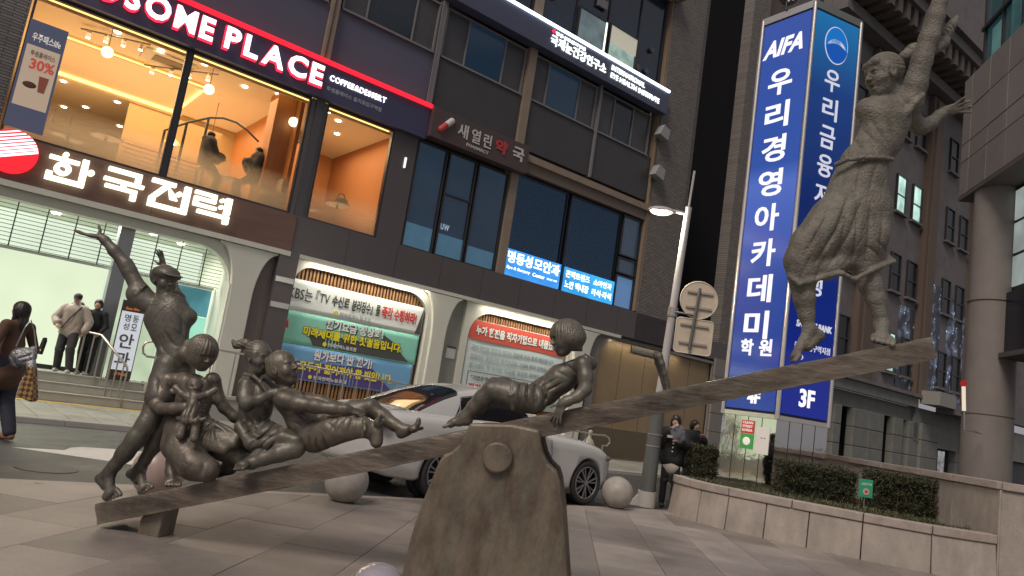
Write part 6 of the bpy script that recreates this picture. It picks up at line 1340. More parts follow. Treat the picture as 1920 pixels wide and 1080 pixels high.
# ---- kneeling girl with bobbed hair and a doll
def girl_doll():
    t = statue('bronze girl with bobbed hair and puffed sleeves, holding a doll', (0.298, 0.150, 0.507)); S = Sdf()
    S.ell((0.024, 0.130, 1.033), (.145, .11, .16), k=.05); S.ell((-0.040, 0.140, 1.167), (.165, .095, .085), k=.05); S.ell((0.052, 0.150, 0.838), (.17, .14, .12), k=.06)
    S.cone((-0.016, 0.150, 1.213), (-0.004, 0.140, 1.308), .056, .050, .03)
    c = (0.031, 0.100, 1.412); H = .275; P, R = head(S, c, H, (.80, -.52, -.30), (.22, -.22, 1), hair='bob')
    S.limb([((-0.085, 0.060, 1.464), .035), ((-0.089, 0.050, 1.391), .042), ((-0.105, 0.070, 1.348), .026)], .03)
    # folded legs
    S.limb([((-0.005, 0.120, 0.829), .13), ((0.081, 0.030, 0.690), .130), ((0.225, -0.030, 0.580), .112), ((0.326, -0.020, 0.563), .098)], .05)
    S.limb([((-0.065, 0.140, 0.841), .11), ((-0.029, 0.090, 0.683), .10), ((0.105, 0.050, 0.556), .080), ((0.322, 0.030, 0.536), .068)], .05)
    S.limb([((0.164, 0.150, 0.805), .115), ((0.345, 0.140, 0.718), .098), ((0.478, 0.140, 0.674), .078)], .04); S.limb([((0.456, 0.160, 0.669), .068), ((0.389, 0.200, 0.575), .06), ((0.290, 0.240, 0.524), .055)], .03)
    S.limb([((-0.062, 0.150, 0.630), .06), ((-0.054, 0.150, 0.541), .052), ((-0.032, 0.130, 0.480), .048)], .02); foot(S, (-0.032, 0.130, 0.480), (-0.053, 0.170, 0.425), (0.031, 0.060, 0.411), .046, (0, -.3, 1), .056)
    # skirt spreading to the right with a crisp hem
    for (p, q, r0, r1) in (((0.197, 0.060, 0.881), (0.481, 0.050, 0.831), .065, .034), ((0.226, 0.030, 0.825), (0.474, 0.020, 0.775), .065, .034), ((0.232, 0.000, 0.778), (0.419, 0.000, 0.719), .070, .036), ((0.206, 0.100, 0.841), (0.472, 0.100, 0.796), .06, .03)): S.cone(p, q, r0, r1, .05)
    S.strand((0.281, -0.050, 0.915), .21, np.array([[1, 0, 0], [0, 0, 1], [0, -1, 0]], float), 16, .012, 4)
    # puffed sleeves and arms
    S.limb([((-0.205, 0.090, 1.124), .066), ((-0.212, 0.060, 1.038), .062), ((-0.222, 0.030, 0.970), .052), ((-0.152, 0.000, 0.947), .050), ((-0.026, -0.040, 0.966), .044), ((0.077, -0.060, 0.993), .038)], .02)
    S.ell((-0.195, 0.100, 1.168), (.072, .072, .060), k=.03); S.fold((-0.179, 0.060, 1.185), .11, (1, 0, .3), 80, .018, 5); S.cone((-0.238, 0.070, 1.085), (-0.127, 0.090, 1.081), .026, .026, .006)
    hand(S, (0.068, -0.060, 0.991), np.array((0.218, -0.030, 1.026)) - np.array((0.068, -0.060, 0.991)), (0, -1, .2), .17, curl=.45, spread=.1, thumb=1, tdir=(.3, -.1, 1), fr=.010)
    S.limb([((0.139, 0.170, 1.203), .058), ((0.188, 0.200, 1.076), .054), ((0.236, 0.220, 1.016), .050), ((0.325, 0.250, 0.954), .042), ((0.421, 0.280, 0.901), .034)], .02); S.ell((0.122, 0.160, 1.225), (.052, .06, .052), k=.03); S.fold((0.160, 0.120, 1.254), .09, (1, 0, .3), 80, .016, 5)
    for (c_, r_, d_, s_, a_) in (((0.007, 0.030, 1.140), .11, (1, 0, .1), 1, .016), ((0.122, 0.030, 0.992), .14, (1, 0, .3), 2, .014), ((0.174, -0.080, 0.661), .14, (1, 0, .6), 4, .014), ((0.298, -0.100, 0.545), .08, (1, 0, .2), 7, .02), ((0.281, 0.030, 0.874), .12, (.4, 0, 1), 9, .016)): S.fold(c_, r_, d_, 50, a_, 7, s_)
    skin(S, .0058, 'figure', m_bw, t)
    d = thing('bronze_doll', 'small bronze rag doll clasped to the chest of the bobbed-hair girl', 'doll', 'S', (0.164, -0.050, 0.857)); S = Sdf()
    S.ell((0.101, -0.040, 1.143), (.058, .05, .062), k=.01).ell((0.090, -0.030, 1.166), (.072, .05, .062), k=.008).ell((0.143, -0.090, 1.143), (.012, .014, .012), k=.01).ell((0.104, -0.088, 1.153), (.014, .012, .009), k=.004, op='-').ell((0.156, -0.088, 1.157), (.014, .012, .009), k=.004, op='-').ell((0.143, -0.086, 1.111), (.016, .012, .007), k=.003, op='-')
    S.limb([((0.126, -0.060, 1.085), .036), ((0.141, -0.070, 1.006), .055), ((0.146, -0.080, 0.935), .078)], .02); S.limb([((0.093, -0.070, 1.063), .028), ((0.036, -0.080, 1.087), .028), ((-0.027, -0.070, 1.123), .028)], .01); S.limb([((0.175, -0.070, 1.084), .028), ((0.244, -0.080, 1.114), .028), ((0.281, -0.060, 1.152), .024)], .01)
    S.limb([((0.054, -0.090, 0.905), .016), ((0.140, -0.130, 0.898), .018), ((0.215, -0.130, 0.909), .018), ((0.264, -0.090, 0.932), .016)], .02); S.limb([((0.114, -0.090, 0.890), .032), ((0.109, -0.100, 0.826), .030), ((0.111, -0.110, 0.786), .034)], .01); S.limb([((0.204, -0.090, 0.895), .032), ((0.217, -0.100, 0.826), .030), ((0.224, -0.110, 0.780), .034)], .01)
    S.fold((0.188, -0.130, 0.933), .10, (1, 0, .1), 110, .016, 5); S.fold((0.106, -0.070, 1.195), .06, (1, 0, .1), 190, .010, 5); skin(S, .0065, 'figure', m_bw, d)
girl_doll()

# ---- girl with a ponytail holding the shoulders of the boy in front
def girl_tail():
    t = statue('bronze girl with a curled ponytail sitting cross-legged behind the boy who leans back', (0.698, 0.150, 0.691)); S = Sdf()
    S.ell((0.525, 0.160, 1.067), (.135, .11, .18), k=.05); S.ell((0.480, 0.170, 1.194), (.11, .09, .07), k=.05); S.ell((0.647, 0.160, 0.866), (.18, .14, .09), k=.06); S.cone((0.462, 0.170, 1.216), (0.459, 0.160, 1.333), .056, .050, .03)
    c = (0.467, 0.170, 1.441); H = .265; P, R = head(S, c, H, (.88, -.42, .02), (-.1, 0, 1), hair='back')
    S.ell(P(0, -.38, .30), np.array((.11, .11, .11)) * H, R, .02); S.limb([((0.381, 0.170, 1.509), .026), ((0.344, 0.160, 1.533), .038), ((0.305, 0.150, 1.527), .038), ((0.273, 0.140, 1.513), .030), ((0.246, 0.140, 1.531), .016), ((0.233, 0.140, 1.550), .008)], .012); S.fold((0.321, 0.120, 1.526), .07, (.2, 0, 1), 190, .008, 8)
    S.limb([((0.442, 0.100, 1.219), .068), ((0.464, 0.060, 1.126), .060), ((0.502, 0.030, 1.082), .056), ((0.611, 0.000, 1.126), .046), ((0.699, 0.000, 1.183), .034), ((0.737, 0.000, 1.205), .031)], .025)
    hand(S, (0.720, 0.000, 1.202), np.array((0.884, -0.010, 1.218)) - np.array((0.720, 0.000, 1.202)), (0, -.75, .7), .17, curl=.35, spread=.15, thumb=1, tdir=(.5, -.3, -.6), fr=.010)
    S.limb([((0.507, 0.260, 1.243), .06), ((0.612, 0.300, 1.196), .05), ((0.722, 0.300, 1.212), .04)], .02)
    S.limb([((0.382, 0.100, 1.227), .012), ((0.411, 0.110, 1.298), .014), ((0.503, 0.070, 1.292), .014), ((0.577, 0.040, 1.260), .014), ((0.639, 0.050, 1.192), .012)], .012)
    S.limb([((0.674, 0.120, 0.871), .112), ((0.863, 0.050, 0.842), .100), ((0.960, 0.020, 0.826), .084)], .04); S.limb([((0.959, 0.010, 0.811), .078), ((0.871, -0.030, 0.767), .070), ((0.761, -0.040, 0.712), .058), ((0.686, -0.050, 0.669), .048)], .02)
    foot(S, (0.678, -0.050, 0.668), (0.646, -0.020, 0.669), (0.637, -0.110, 0.642), .048, (-.35, -.2, .9), .056)
    S.limb([((0.530, 0.200, 0.848), .11), ((0.442, 0.220, 0.738), .09), ((0.421, 0.180, 0.679), .07)], .03)
    S.limb([((0.487, 0.040, 0.905), .045), ((0.622, -0.010, 0.799), .042), ((0.757, -0.040, 0.829), .036), ((0.866, -0.030, 0.892), .032), ((0.973, -0.020, 0.885), .03)], .03)
    for (c_, r_, d_, s_, a_) in (((0.583, 0.060, 1.021), .15, (1, 0, .5), 1, .016), ((0.718, 0.020, 0.880), .17, (1, 0, -.5), 2, .020), ((0.558, 0.050, 0.855), .13, (.7, 0, .8), 3, .018), ((0.895, -0.000, 0.896), .10, (1, 0, .2), 4, .016), ((0.544, 0.080, 1.158), .10, (1, 0, .1), 5, .010)): S.fold(c_, r_, d_, 56, a_, 8, s_)
    skin(S, .0058, 'figure', m_br, t)
girl_tail()

# ---- boy leaning back with both legs out
def boy_back():
    t = statue('bronze boy leaning back, head tipped up, legs stretched along the plank', (1.102, 0.150, 0.835)); S = Sdf()
    S.limb([((0.820, 0.120, 1.134), .108), ((0.928, 0.130, 1.012), .112), ((1.026, 0.140, 0.913), .122)], .04); S.ell((0.785, 0.130, 1.154), (.10, .12, .085), k=.05); S.cone((0.759, 0.140, 1.175), (0.723, 0.140, 1.286), .058, .054, .03)
    c = (0.707, 0.120, 1.387); H = .29; f_ = (.84, -.36, .38); P, R = head(S, c, H, f_, (-.42, 0, .9), hair='short')
    S.limb([((0.793, -0.000, 1.161), .072), ((0.946, -0.040, 1.146), .062), ((1.084, -0.050, 1.147), .057), ((1.217, -0.040, 1.151), .047), ((1.309, -0.030, 1.157), .035), ((1.338, -0.020, 1.157), .032)], .03); S.cone((0.835, 0.060, 1.168), (0.803, 0.000, 1.154), .08, .07, .03)
    hand(S, (1.321, -0.020, 1.159), np.array((1.475, 0.000, 1.146)) - np.array((1.321, -0.020, 1.159)), (0, -.5, .85), .17, curl=.6, spread=.12, thumb=-1, tdir=(.3, -.5, -.6), fr=.0105)
    S.limb([((0.791, 0.260, 1.179), .062), ((0.976, 0.300, 1.178), .052), ((1.173, 0.260, 1.152), .042), ((1.317, 0.200, 1.144), .033)], .02); hand(S, (1.299, 0.200, 1.145), (1, -.2, -.2), (0, .3, 1), .16, curl=.5, thumb=1, fr=.010)
    S.limb([((1.343, 0.020, 1.035), .088), ((1.453, 0.020, 1.048), .074), ((1.496, 0.030, 1.027), .062), ((1.530, 0.050, 1.008), .052), ((1.556, 0.050, 0.980), .048)], .02); foot(S, (1.539, 0.060, 1.009), (1.563, 0.040, 0.958), (1.568, 0.020, 1.101), .050, (-1, 0, .1), .060, side=-1)
    S.limb([((1.062, 0.100, 0.919), .130), ((1.219, 0.040, 0.992), .122), ((1.344, 0.020, 1.032), .106), ((1.429, 0.020, 1.044), .088)], .006); S.limb([((1.424, 0.020, 1.119), .012), ((1.480, -0.060, 1.088), .012), ((1.493, -0.070, 1.036), .012), ((1.475, -0.030, 0.978), .012)], .01)
    S.limb([((1.111, 0.260, 1.018), .11), ((1.283, 0.260, 1.147), .090), ((1.400, 0.250, 1.194), .074)], .03); S.limb([((1.410, 0.250, 1.187), .072), ((1.522, 0.240, 1.134), .067), ((1.630, 0.220, 1.089), .052), ((1.709, 0.210, 1.064), .042)], .02)
    foot(S, (1.710, 0.210, 1.060), (1.693, 0.210, 1.034), (1.791, 0.190, 1.081), .040, (-.1, 0, 1), .048); S.limb([((1.802, 0.170, 1.095), .026), ((1.821, 0.170, 1.130), .020), ((1.821, 0.170, 1.158), .018)], .01)
    for (c_, r_, d_, s_, a_) in (((1.140, -0.000, 0.934), .15, (1, 0, .5), 1, .020), ((0.914, 0.040, 1.050), .11, (.5, 0, 1), 2, .012), ((1.336, -0.060, 1.004), .13, (1, 0, .2), 4, .014), ((1.215, -0.040, 1.056), .11, (.7, 0, .7), 5, .014)): S.fold(c_, r_, d_, 56, a_, 8, s_)
    skin(S, .0058, 'figure', m_bw, t)
boy_back()

# ---- boy with a bowl haircut reclining near the pivot
def boy_bowl():
    t = statue('bronze boy with a bowl haircut reclining above the pedestal, head bowed', (2.676, 0.150, 1.355)); S = Sdf()
    S.limb([((2.939, 0.130, 1.719), .105), ((2.849, 0.130, 1.618), .108), ((2.744, 0.130, 1.507), .104), ((2.657, 0.130, 1.447), .108)], .04); S.ell((2.958, 0.130, 1.753), (.08, .14, .08), axes((1, 0, 0), (0, 0, 1)), .05); S.cone((2.954, 0.130, 1.785), (2.902, 0.120, 1.873), .055, .052, .03)
    c = (2.840, 0.110, 1.920); H = .275; f_ = (-.86, -.36, -.26); P, R = head(S, c, H, f_, (-.30, 0, 1), hair='bowl')
    S.limb([((2.999, 0.040, 1.737), .070), ((3.031, 0.010, 1.646), .062), ((3.039, -0.010, 1.561), .053), ((2.990, -0.030, 1.499), .046), ((2.919, -0.040, 1.454), .036), ((2.891, -0.045, 1.435), .032)], .025)
    w0 = np.array((2.901, -0.045, 1.444)); hand(S, w0, np.array((2.864, -0.045, 1.328)) - w0, (-.5, -1, .2), .165, curl=.12, spread=.2, thumb=1, tdir=(-.9, -.2, -.2), fr=.0105)
    S.limb([((2.936, 0.240, 1.717), .065), ((3.006, 0.300, 1.547), .055)], .02)
    S.limb([((2.415, 0.020, 1.459), .078), ((2.363, 0.020, 1.455), .074), ((2.306, 0.020, 1.384), .070), ((2.251, 0.030, 1.314), .058), ((2.207, 0.040, 1.252), .042), ((2.190, 0.040, 1.230), .038)], .03); foot(S, (2.186, 0.040, 1.230), (2.218, 0.040, 1.211), (2.100, 0.020, 1.166), .038, (-.2, 0, 1), .046)
    S.limb([((2.670, 0.080, 1.440), .118), ((2.535, 0.030, 1.446), .106), ((2.415, 0.020, 1.455), .090)], .008); S.limb([((2.618, 0.240, 1.419), .10), ((2.420, 0.260, 1.485), .09), ((2.334, 0.260, 1.497), .07)], .03); S.limb([((2.336, 0.260, 1.485), .068), ((2.271, 0.260, 1.369), .062), ((2.246, 0.240, 1.283), .05)], .02)
    S.limb([((2.512, 0.000, 1.539), .016), ((2.519, -0.070, 1.444), .016), ((2.543, -0.020, 1.349), .016)], .012)
    for (c_, r_, d_, s_, a_) in (((2.673, 0.000, 1.469), .15, (1, 0, .15), 1, .020), ((2.833, 0.020, 1.579), .12, (.6, 0, -.8), 2, .014), ((2.584, -0.040, 1.435), .12, (1, 0, .2), 3, .018), ((2.893, 0.050, 1.699), .10, (.4, 0, 1), 5, .010), ((2.750, -0.000, 1.480), .10, (1, 0, -.3), 6, .018)): S.fold(c_, r_, d_, 62, a_, 7, s_)
    skin(S, .0062, 'figure', m_br, t)
boy_bowl()

# ---- tall girl at the high end
def girl_top():
    t = statue('weathered bronze girl in a windblown dress striding at the raised end, one arm straight up', (4.899, 0.150, 2.108)); S = Sdf()
    # legs
    S.limb([((4.493, 0.090, 2.695), .094), ((4.496, 0.090, 2.535), .090), ((4.515, 0.090, 2.439), .082), ((4.542, 0.100, 2.326), .064), ((4.564, 0.100, 2.243), .047)], .02); foot(S, (4.573, 0.100, 2.225), (4.644, 0.130, 2.187), (4.487, 0.050, 2.007), .050, (-.6, 0, .6), .052)
    S.limb([((4.925, 0.180, 2.788), .10), ((4.990, 0.180, 2.615), .088), ((5.026, 0.180, 2.521), .074), ((5.068, 0.180, 2.408), .052), ((5.082, 0.180, 2.358), .046)], .02); foot(S, (5.087, 0.180, 2.339), (5.127, 0.240, 2.281), (5.068, 0.080, 2.217), .056, (0, -.3, 1), .074)
    # skirt: front mass, left knee, sweep to the right tip
    S.limb([((4.863, 0.150, 3.504), .178), ((4.822, 0.150, 3.341), .190), ((4.780, 0.140, 3.147), .205), ((4.738, 0.140, 2.958), .215)], .006, flat=((0, 1, 0), .8))
    S.limb([((4.876, 0.150, 3.431), .17), ((4.927, 0.160, 3.191), .165), ((4.922, 0.170, 2.988), .165), ((4.897, 0.170, 2.823), .125)], .06, flat=((0, 1, 0), .8))
    S.limb([((4.668, 0.120, 3.047), .18), ((4.524, 0.080, 2.829), .150), ((4.459, 0.080, 2.708), .112), ((4.483, 0.080, 2.611), .102)], .05)
    S.limb([((4.534, 0.060, 2.654), .075), ((4.649, 0.080, 2.672), .075), ((4.774, 0.120, 2.756), .08)], .05)
    S.limb([((4.879, 0.160, 2.919), .15), ((4.973, 0.180, 2.859), .105), ((5.072, 0.200, 2.827), .045), ((5.146, 0.200, 2.824), .014)], .04, flat=((0, 1, 0), .6))
    S.limb([((4.390, 0.060, 2.584), .018), ((4.450, -0.020, 2.522), .018), ((4.533, 0.000, 2.559), .018), ((4.630, 0.020, 2.607), .018), ((4.737, 0.020, 2.644), .018), ((4.834, 0.040, 2.613), .018), ((4.944, 0.060, 2.694), .018), ((5.051, 0.140, 2.763), .016), ((5.147, 0.200, 2.820), .012)], .02)
    # bodice
    S.limb([((5.012, 0.150, 3.883), .172), ((4.969, 0.150, 3.726), .162), ((4.875, 0.150, 3.556), .152)], .03, flat=((0, 1, 0), .75)); S.ell((4.952, 0.140, 3.920), (.165, .12, .12), k=.06); S.cone((4.850, 0.130, 3.957), (5.178, 0.170, 4.028), .078, .09, .05)
    S.limb([((4.640, 0.030, 3.455), .018), ((4.708, -0.010, 3.485), .018), ((4.821, -0.020, 3.510), .018), ((4.952, 0.010, 3.531), .018), ((5.036, 0.070, 3.549), .018)], .01)
    S.cone((5.104, 0.140, 4.042), (4.999, 0.120, 4.142), .070, .060, .03)
    c = (4.937, 0.100, 4.217); H = .335; f_ = (-.92, -.32, -.24); P, R = head(S, c, H, f_, (-.20, -.1, 1), mouth=1, hair='back')
    S.cone(P(-.18, .27, .25), P(.18, .27, .25), .08 * H, .08 * H, .02); pass
    S.ell((5.199, 0.220, 4.489), (.082, .08, .07), k=.02); S.cone((5.118, 0.180, 4.426), (5.199, 0.220, 4.489), .055, .055, .02); S.fold((5.178, 0.160, 4.456), .10, (1, 0, 1), 110, .014, 8)
    # near arm straight up out of the picture
    S.limb([((5.151, 0.120, 4.029), .100), ((5.173, 0.100, 4.158), .088), ((5.195, 0.070, 4.338), .078), ((5.225, 0.040, 4.510), .074), ((5.252, 0.020, 4.683), .068), ((5.286, 0.000, 4.869), .058), ((5.327, 0.000, 5.069), .042), ((5.343, 0.000, 5.131), .038)], .03)
    hand(S, (5.343, 0.000, 5.123), (.25, 0, 1), (0, -1, 0), .19, curl=.1, spread=.16, thumb=-1, fr=.010)
    S.limb([((5.380, 0.160, 4.536), .030), ((5.397, 0.160, 4.634), .040), ((5.431, 0.160, 4.711), .032), ((5.459, 0.160, 4.767), .018)], .02); S.limb([((5.291, 0.100, 4.461), .04), ((5.375, 0.150, 4.547), .032)], .03); S.fold((5.406, 0.120, 4.643), .10, (1, 0, .4), 130, .014, 12)
    S.limb([((5.112, 0.060, 3.915), .03), ((5.159, 0.040, 3.995), .022), ((5.211, 0.040, 4.059), .012)], .02)
    # far arm back to the right, fingers spread
    S.limb([((5.191, 0.260, 3.995), .082), ((5.308, 0.320, 3.931), .068), ((5.380, 0.340, 3.969), .056), ((5.453, 0.340, 4.050), .040), ((5.489, 0.340, 4.089), .036)], .03)
    w0 = np.array((5.467, 0.340, 4.069)); hand(S, w0, np.array((5.579, 0.300, 4.116)) - w0, (.1, .9, .5), .20, curl=.12, spread=.26, thumb=-1, tdir=(.42, 0, .95), fr=.0115)
    for (c_, r_, d_, s_, a_) in (((4.950, 0.000, 3.778), .18, (1, 0, .5), 1, .014), ((4.794, 0.000, 3.617), .17, (1, 0, .25), 2, .014), ((4.996, 0.100, 2.820), .14, (.4, 0, 1), 6, .016), ((5.155, 0.050, 4.070), .12, (1, 0, -.2), 8, .012), ((5.099, 0.020, 3.884), .12, (1, 0, .6), 9, .016)): S.fold(c_, r_, d_, 44, a_, 5, s_)
    for (c_, r_, d_, s_, a_) in (((4.815, -0.040, 3.300), .24, (1, 0, -.12), 3, .020), ((4.627, -0.050, 2.937), .30, (1, 0, -.42), 4, .018), ((4.874, -0.020, 2.935), .27, (1, 0, .05), 5, .018), ((4.490, -0.030, 2.669), .16, (1, 0, -.3), 7, .018), ((4.727, -0.050, 3.068), .2, (1, 0, -.25), 10, .016)): S.fold(c_, r_, d_, 44, a_, 1.6, s_)
    skin(S, .0058, 'figure', m_bg, t)
girl_top()

# ================================================================= PEOPLE
m_skin = mat('skin', (.50, .31, .23), .5); m_hair = mat('dark_hair', (.018, .013, .011), .4, bump=.2, bs=60)
def person(label, base, yaw, ht, top_m, leg_m, shoe_m, elbows, wrists, feet, knees, look=(0, 1, 0), lean=0, hair='long', coat=.0, puff=1.0, hem=.82, legr=1.0, group=None, hood=False, hair_m=None, h=.013, seat=None):
    t = thing('person', label, 'person', 'W', base, group)
    t.rotation_euler = (0, 0, yaw); k = ht / 1.7; ORG[t.name] = ('W', (0, 0, 0))
    q = lambda x, y, z: (x * k, (y + lean * max(0, z - .9)) * k, z * k)
    hz = .92 if seat is None else seat; dz = hz - .92
    sh = [q(sx * .175, -.01, 1.385 + dz) for sx in (-1, 1)]; hp = [q(sx * .09, 0, hz) for sx in (-1, 1)]
    el = [q(*e) for e in elbows]; wr = [q(*e) for e in wrists]; ft = [q(*e) for e in feet]; kn = [q(*e) for e in knees]
    hc = q(0, .02, 1.585 + dz); lk = np.array(look, float)
    S = Sdf(); P, R = head(S, hc, .225 * k, lk, (-lk[0] * lk[2], -lk[1] * lk[2] , 1))
    S.cone(q(0, 0, 1.42 + dz), q(0, .01, 1.52 + dz), .052 * k, .048 * k, .02); S.limb([(q(0, 0, 1.32 + dz), .12 * k), (q(0, 0, 1.1 + dz), .11 * k), (q(0, 0, .95 + dz), .12 * k)], .03, flat=((0, 1, 0), .7))
    for i in (0, 1):
        S.limb([(sh[i], .045 * k), (el[i], .036 * k), (wr[i], .025 * k)], .02); d = np.array(wr[i]) - np.array(el[i]); n_ = np.cross(d, (0, 0, 1)) if abs(d[2]) < .9 * np.linalg.norm(d) else np.array((1 - 2 * i, 0, 0))
        hand(S, wr[i], d, np.array((0, .2, 1)) if abs(d[2]) < .7 * np.linalg.norm(d) else np.array(((-1, 1)[i], .1, 0)), .17 * k, curl=.45, spread=.06, thumb=1 if i == 0 else -1, fr=.0095)
        S.limb([(hp[i], .07 * k), (kn[i], .05 * k), (ft[i][:2] + (ft[i][2] + .08 * k,), .035 * k), (ft[i][:2] + (ft[i][2] + .05 * k,), .035 * k)], .02)
    skin(S, .010, 'body', m_skin, t)
    S = Sdf()                                                     # trousers
    for i in (0, 1): S.limb([(hp[i], .105 * k * legr), (kn[i], .082 * k * legr), (ft[i][:2] + (ft[i][2] + .10 * k,), .070 * k * legr)], .02)
    S.limb([(q(0, 0, .95 + dz), .13 * k), (q(0, 0, .88 + dz), .135 * k)], .03); 
    for i in (0, 1): S.fold(kn[i], .25, (.2, .3, 1), 22, .014, 7, i)
    skin(S, h, 'trousers', leg_m, t)
    for i in (0, 1):
        S = Sdf(); a = np.array(ft[i]); S.limb([(a + (0, -.04 * k, .045), .042 * k), (a + (0, .10 * k, .035), .040 * k), (a + (0, .16 * k, .032), .034 * k)], .02); S.limb([(a + (0, -.02, .05), .045 * k), (a + (0, -.01, .10), .045 * k)], .02)
        S.cone(a + (-.2, 0, -.06), a + (.2, 0, -.06), .06, .06, .002, '-'); skin(S, h, 'shoe', shoe_m, t)
    S = Sdf(); b_ = .03 * (puff - 1)                              # jacket or coat
    S.limb([(q(0, 0, 1.36 + dz), (.115 + b_) * k), (q(0, 0, 1.1 + dz), (.150 + b_) * k), (q(0, 0, hem + .06 + dz), (.165 + b_ + coat) * k)], .05, flat=((0, 1, 0), .78)); S.cone(sh[0], sh[1], (.072 + b_ * .5) * k, (.072 + b_ * .5) * k, .05); S.cone(q(0, 0, 1.42 + dz), q(0, .01, 1.46 + dz), .075 * k, .07 * k, .02)
    for i in (0, 1):
        w1 = tuple(np.array(el[i]) * .12 + np.array(wr[i]) * .88); S.limb([(sh[i], (.070 + b_) * k), (el[i], (.060 + b_) * k), (w1, (.050 + b_ * .6) * k)], .02)
        if puff > 1.3:
            for u in np.linspace(.1, .95, 7): pt = np.array(sh[i]) * (1 - u) + np.array(el[i]) * u; S.ell(pt, np.full(3, (.074 + b_) * k), k=.012); pt = np.array(el[i]) * (1 - u) + np.array(w1) * u; S.ell(pt, np.full(3, (.062 + b_) * k), k=.012)
    if puff > 1.3:
        for z in np.arange(hem + .03, 1.36, .085): S.cone(q(-.06, 0, z + dz), q(.06, 0, z + dz), (.158 + b_) * k, (.158 + b_) * k, .012, flat=((0, 1, 0), .85))
    if hood: S.ell(q(0, -.11, 1.47 + dz), np.array((.13, .09, .09)) * k, k=.03)
    S.fold(q(0, .1, 1.1 + dz), .35, (.4, .2, 1), 20, .014, 6, 1); S.fold(q(0, -.15, 1.1 + dz), .35, (.5, .2, 1), 20, .014, 6, 3)
    S.cone(q(-.5, 0, hem - .24 + dz), q(.5, 0, hem - .24 + dz), .24 * k, .24 * k, .004, '-', flat=((0, 1, 0), 3)) if 0 else None
    skin(S, h, 'jacket', top_m, t)
    S = Sdf(); H = .235 * k; hm = hair_m or m_hair
    if hair == 'cap': S.ell(P(0, -.05, .20), np.array((.36, .43, .32)) * H, R, .01); S.ell(P(0, .40, .12), np.array((.24, .24, .04)) * H, R, .02)
    else:
        S.ell(P(0, -.07, .14), np.array((.375, .43, .385)) * H, R, .01)
        if hair in ('long', 'tied', 'bob'): S.ell(P(0, -.22, -.10), np.array((.37, .27, .36)) * H, R, .04)
        if hair == 'long': S.limb([(P(0, -.25, -.2), .36 * H), (P(0, -.34, -.8), .36 * H), (P(0, -.36, -1.35), .24 * H)], .04, flat=(R[1], .55)); S.limb([(P(.3, .05, 0), .10 * H), (P(.33, .05, -.8), .10 * H)], .05); S.limb([(P(-.3, .05, 0), .10 * H), (P(-.33, .05, -.8), .10 * H)], .05)
        S.ell(P(0, .44, -.16), np.array((.25, .26, .33)) * H, R, .02, '-')
    S.strand(P(0, 0, .2), .9 * H, R, 26, .006, 2); skin(S, .009, 'cap' if hair == 'cap' else 'hair', hm, t)
    return t
m_blk = mat('black_cloth', (.016, .016, .018), .75, var=.3, vs=9); m_blk2 = mat('charcoal_cloth', (.040, .040, .044), .8, var=.3, vs=9); m_wsh = mat('white_shoe', (.55, .55, .52), .5); m_bsh = mat('brown_shoe', (.28, .13, .07), .5)
m_coat = mat('brown_coat', (.135, .072, .048), .9, var=.4, vs=5, c2=(.09, .05, .035)); m_puf = mat('beige_puffer', (.40, .34, .29), .5, var=.3, vs=7); m_navyc = mat('navy_trousers', (.035, .038, .055), .8)
# woman in brown crossing at the left edge
YA = radians(78)
p1_ = person('woman in a brown coat walking away at the left edge with a silver bag', (-6.18, 9.66, 0), YA, 1.74, m_coat, m_navyc, m_bsh, [(-.30, -.02, 1.12), (.30, -.04, 1.12)], [(-.24, .16, .98), (.27, -.02, .90)], [(-.09, .10, .0), (.10, -.16, .0)], [(-.09, .13, .50), (.10, .0, .49)], look=(-.25, .96, .0), hair='long', coat=.045, puff=1.0, hem=.72, legr=1.15)
def loc2w(t, p): a = t.rotation_euler[2]; b = t.location; return (b[0] + p[0] * cos(a) - p[1] * sin(a), b[1] + p[0] * sin(a) + p[1] * cos(a), b[2] + p[2])
def held(name, label, cat, pos): return thing(name, label, cat, 'W', pos)
bp = (-5.899, 9.450, 1.039); sbg = held('shoulder_bag', 'quilted silver shoulder bag carried by the woman in the brown coat', 'bag', bp)
S = Sdf(); S.ell(bp, (.155, .10, .14), k=.03); S.cone((-5.789, 9.450, 1.163), (-5.728, 9.400, 0.936), .05, .06, .04); S.fold(bp, .22, (1, 0, .6), 34, .03, 9); S.fold(bp, .22, (.6, 0, -1), 34, .03, 9, 3); skin(S, .011, 'bag_body', mat('crinkled_silver', (.50, .50, .52), .28, .8, var=.7, vs=22, c2=(.12, .12, .13), bump=.8, bs=55), sbg)
MB().tube([(-5.972, 9.400, 1.165), (-5.905, 9.380, 1.429), (-5.885, 9.420, 1.517), (-5.863, 9.500, 1.393), (-5.780, 9.500, 1.168)], .008, 6).make('strap', mat('silver_strap', (.4, .4, .4), .4, .5), sbg)
def check():
    m = bpy.data.materials.new('brown_check'); m.use_nodes = True; t = m.node_tree; N = t.nodes; L = t.links; tc = N.new('ShaderNodeTexCoord'); mp = N.new('ShaderNodeMapping'); mp.inputs['Rotation'].default_value = (0, radians(45), 0); L.new(tc.outputs['Object'], mp.inputs[0])
    c = N.new('ShaderNodeTexChecker'); c.inputs['Scale'].default_value = 22; c.inputs[1].default_value = (.36, .22, .08, 1); c.inputs[2].default_value = (.08, .035, .015, 1); L.new(mp.outputs[0], c.inputs[0]); L.new(c.outputs[0], N['Principled BSDF'].inputs['Base Color']); return m
tp = (-5.725, 9.400, 0.764); tot = held('tote_bag', 'brown checked tote bag hanging from the hand of the woman in the brown coat', 'bag', tp)
p_ = [(-5.725, 9.400, 0.976), (-5.677, 9.400, 0.944), (-5.570, 9.400, 0.564), (-5.614, 9.400, 0.531), (-5.786, 9.400, 0.584), (-5.780, 9.400, 0.717)]
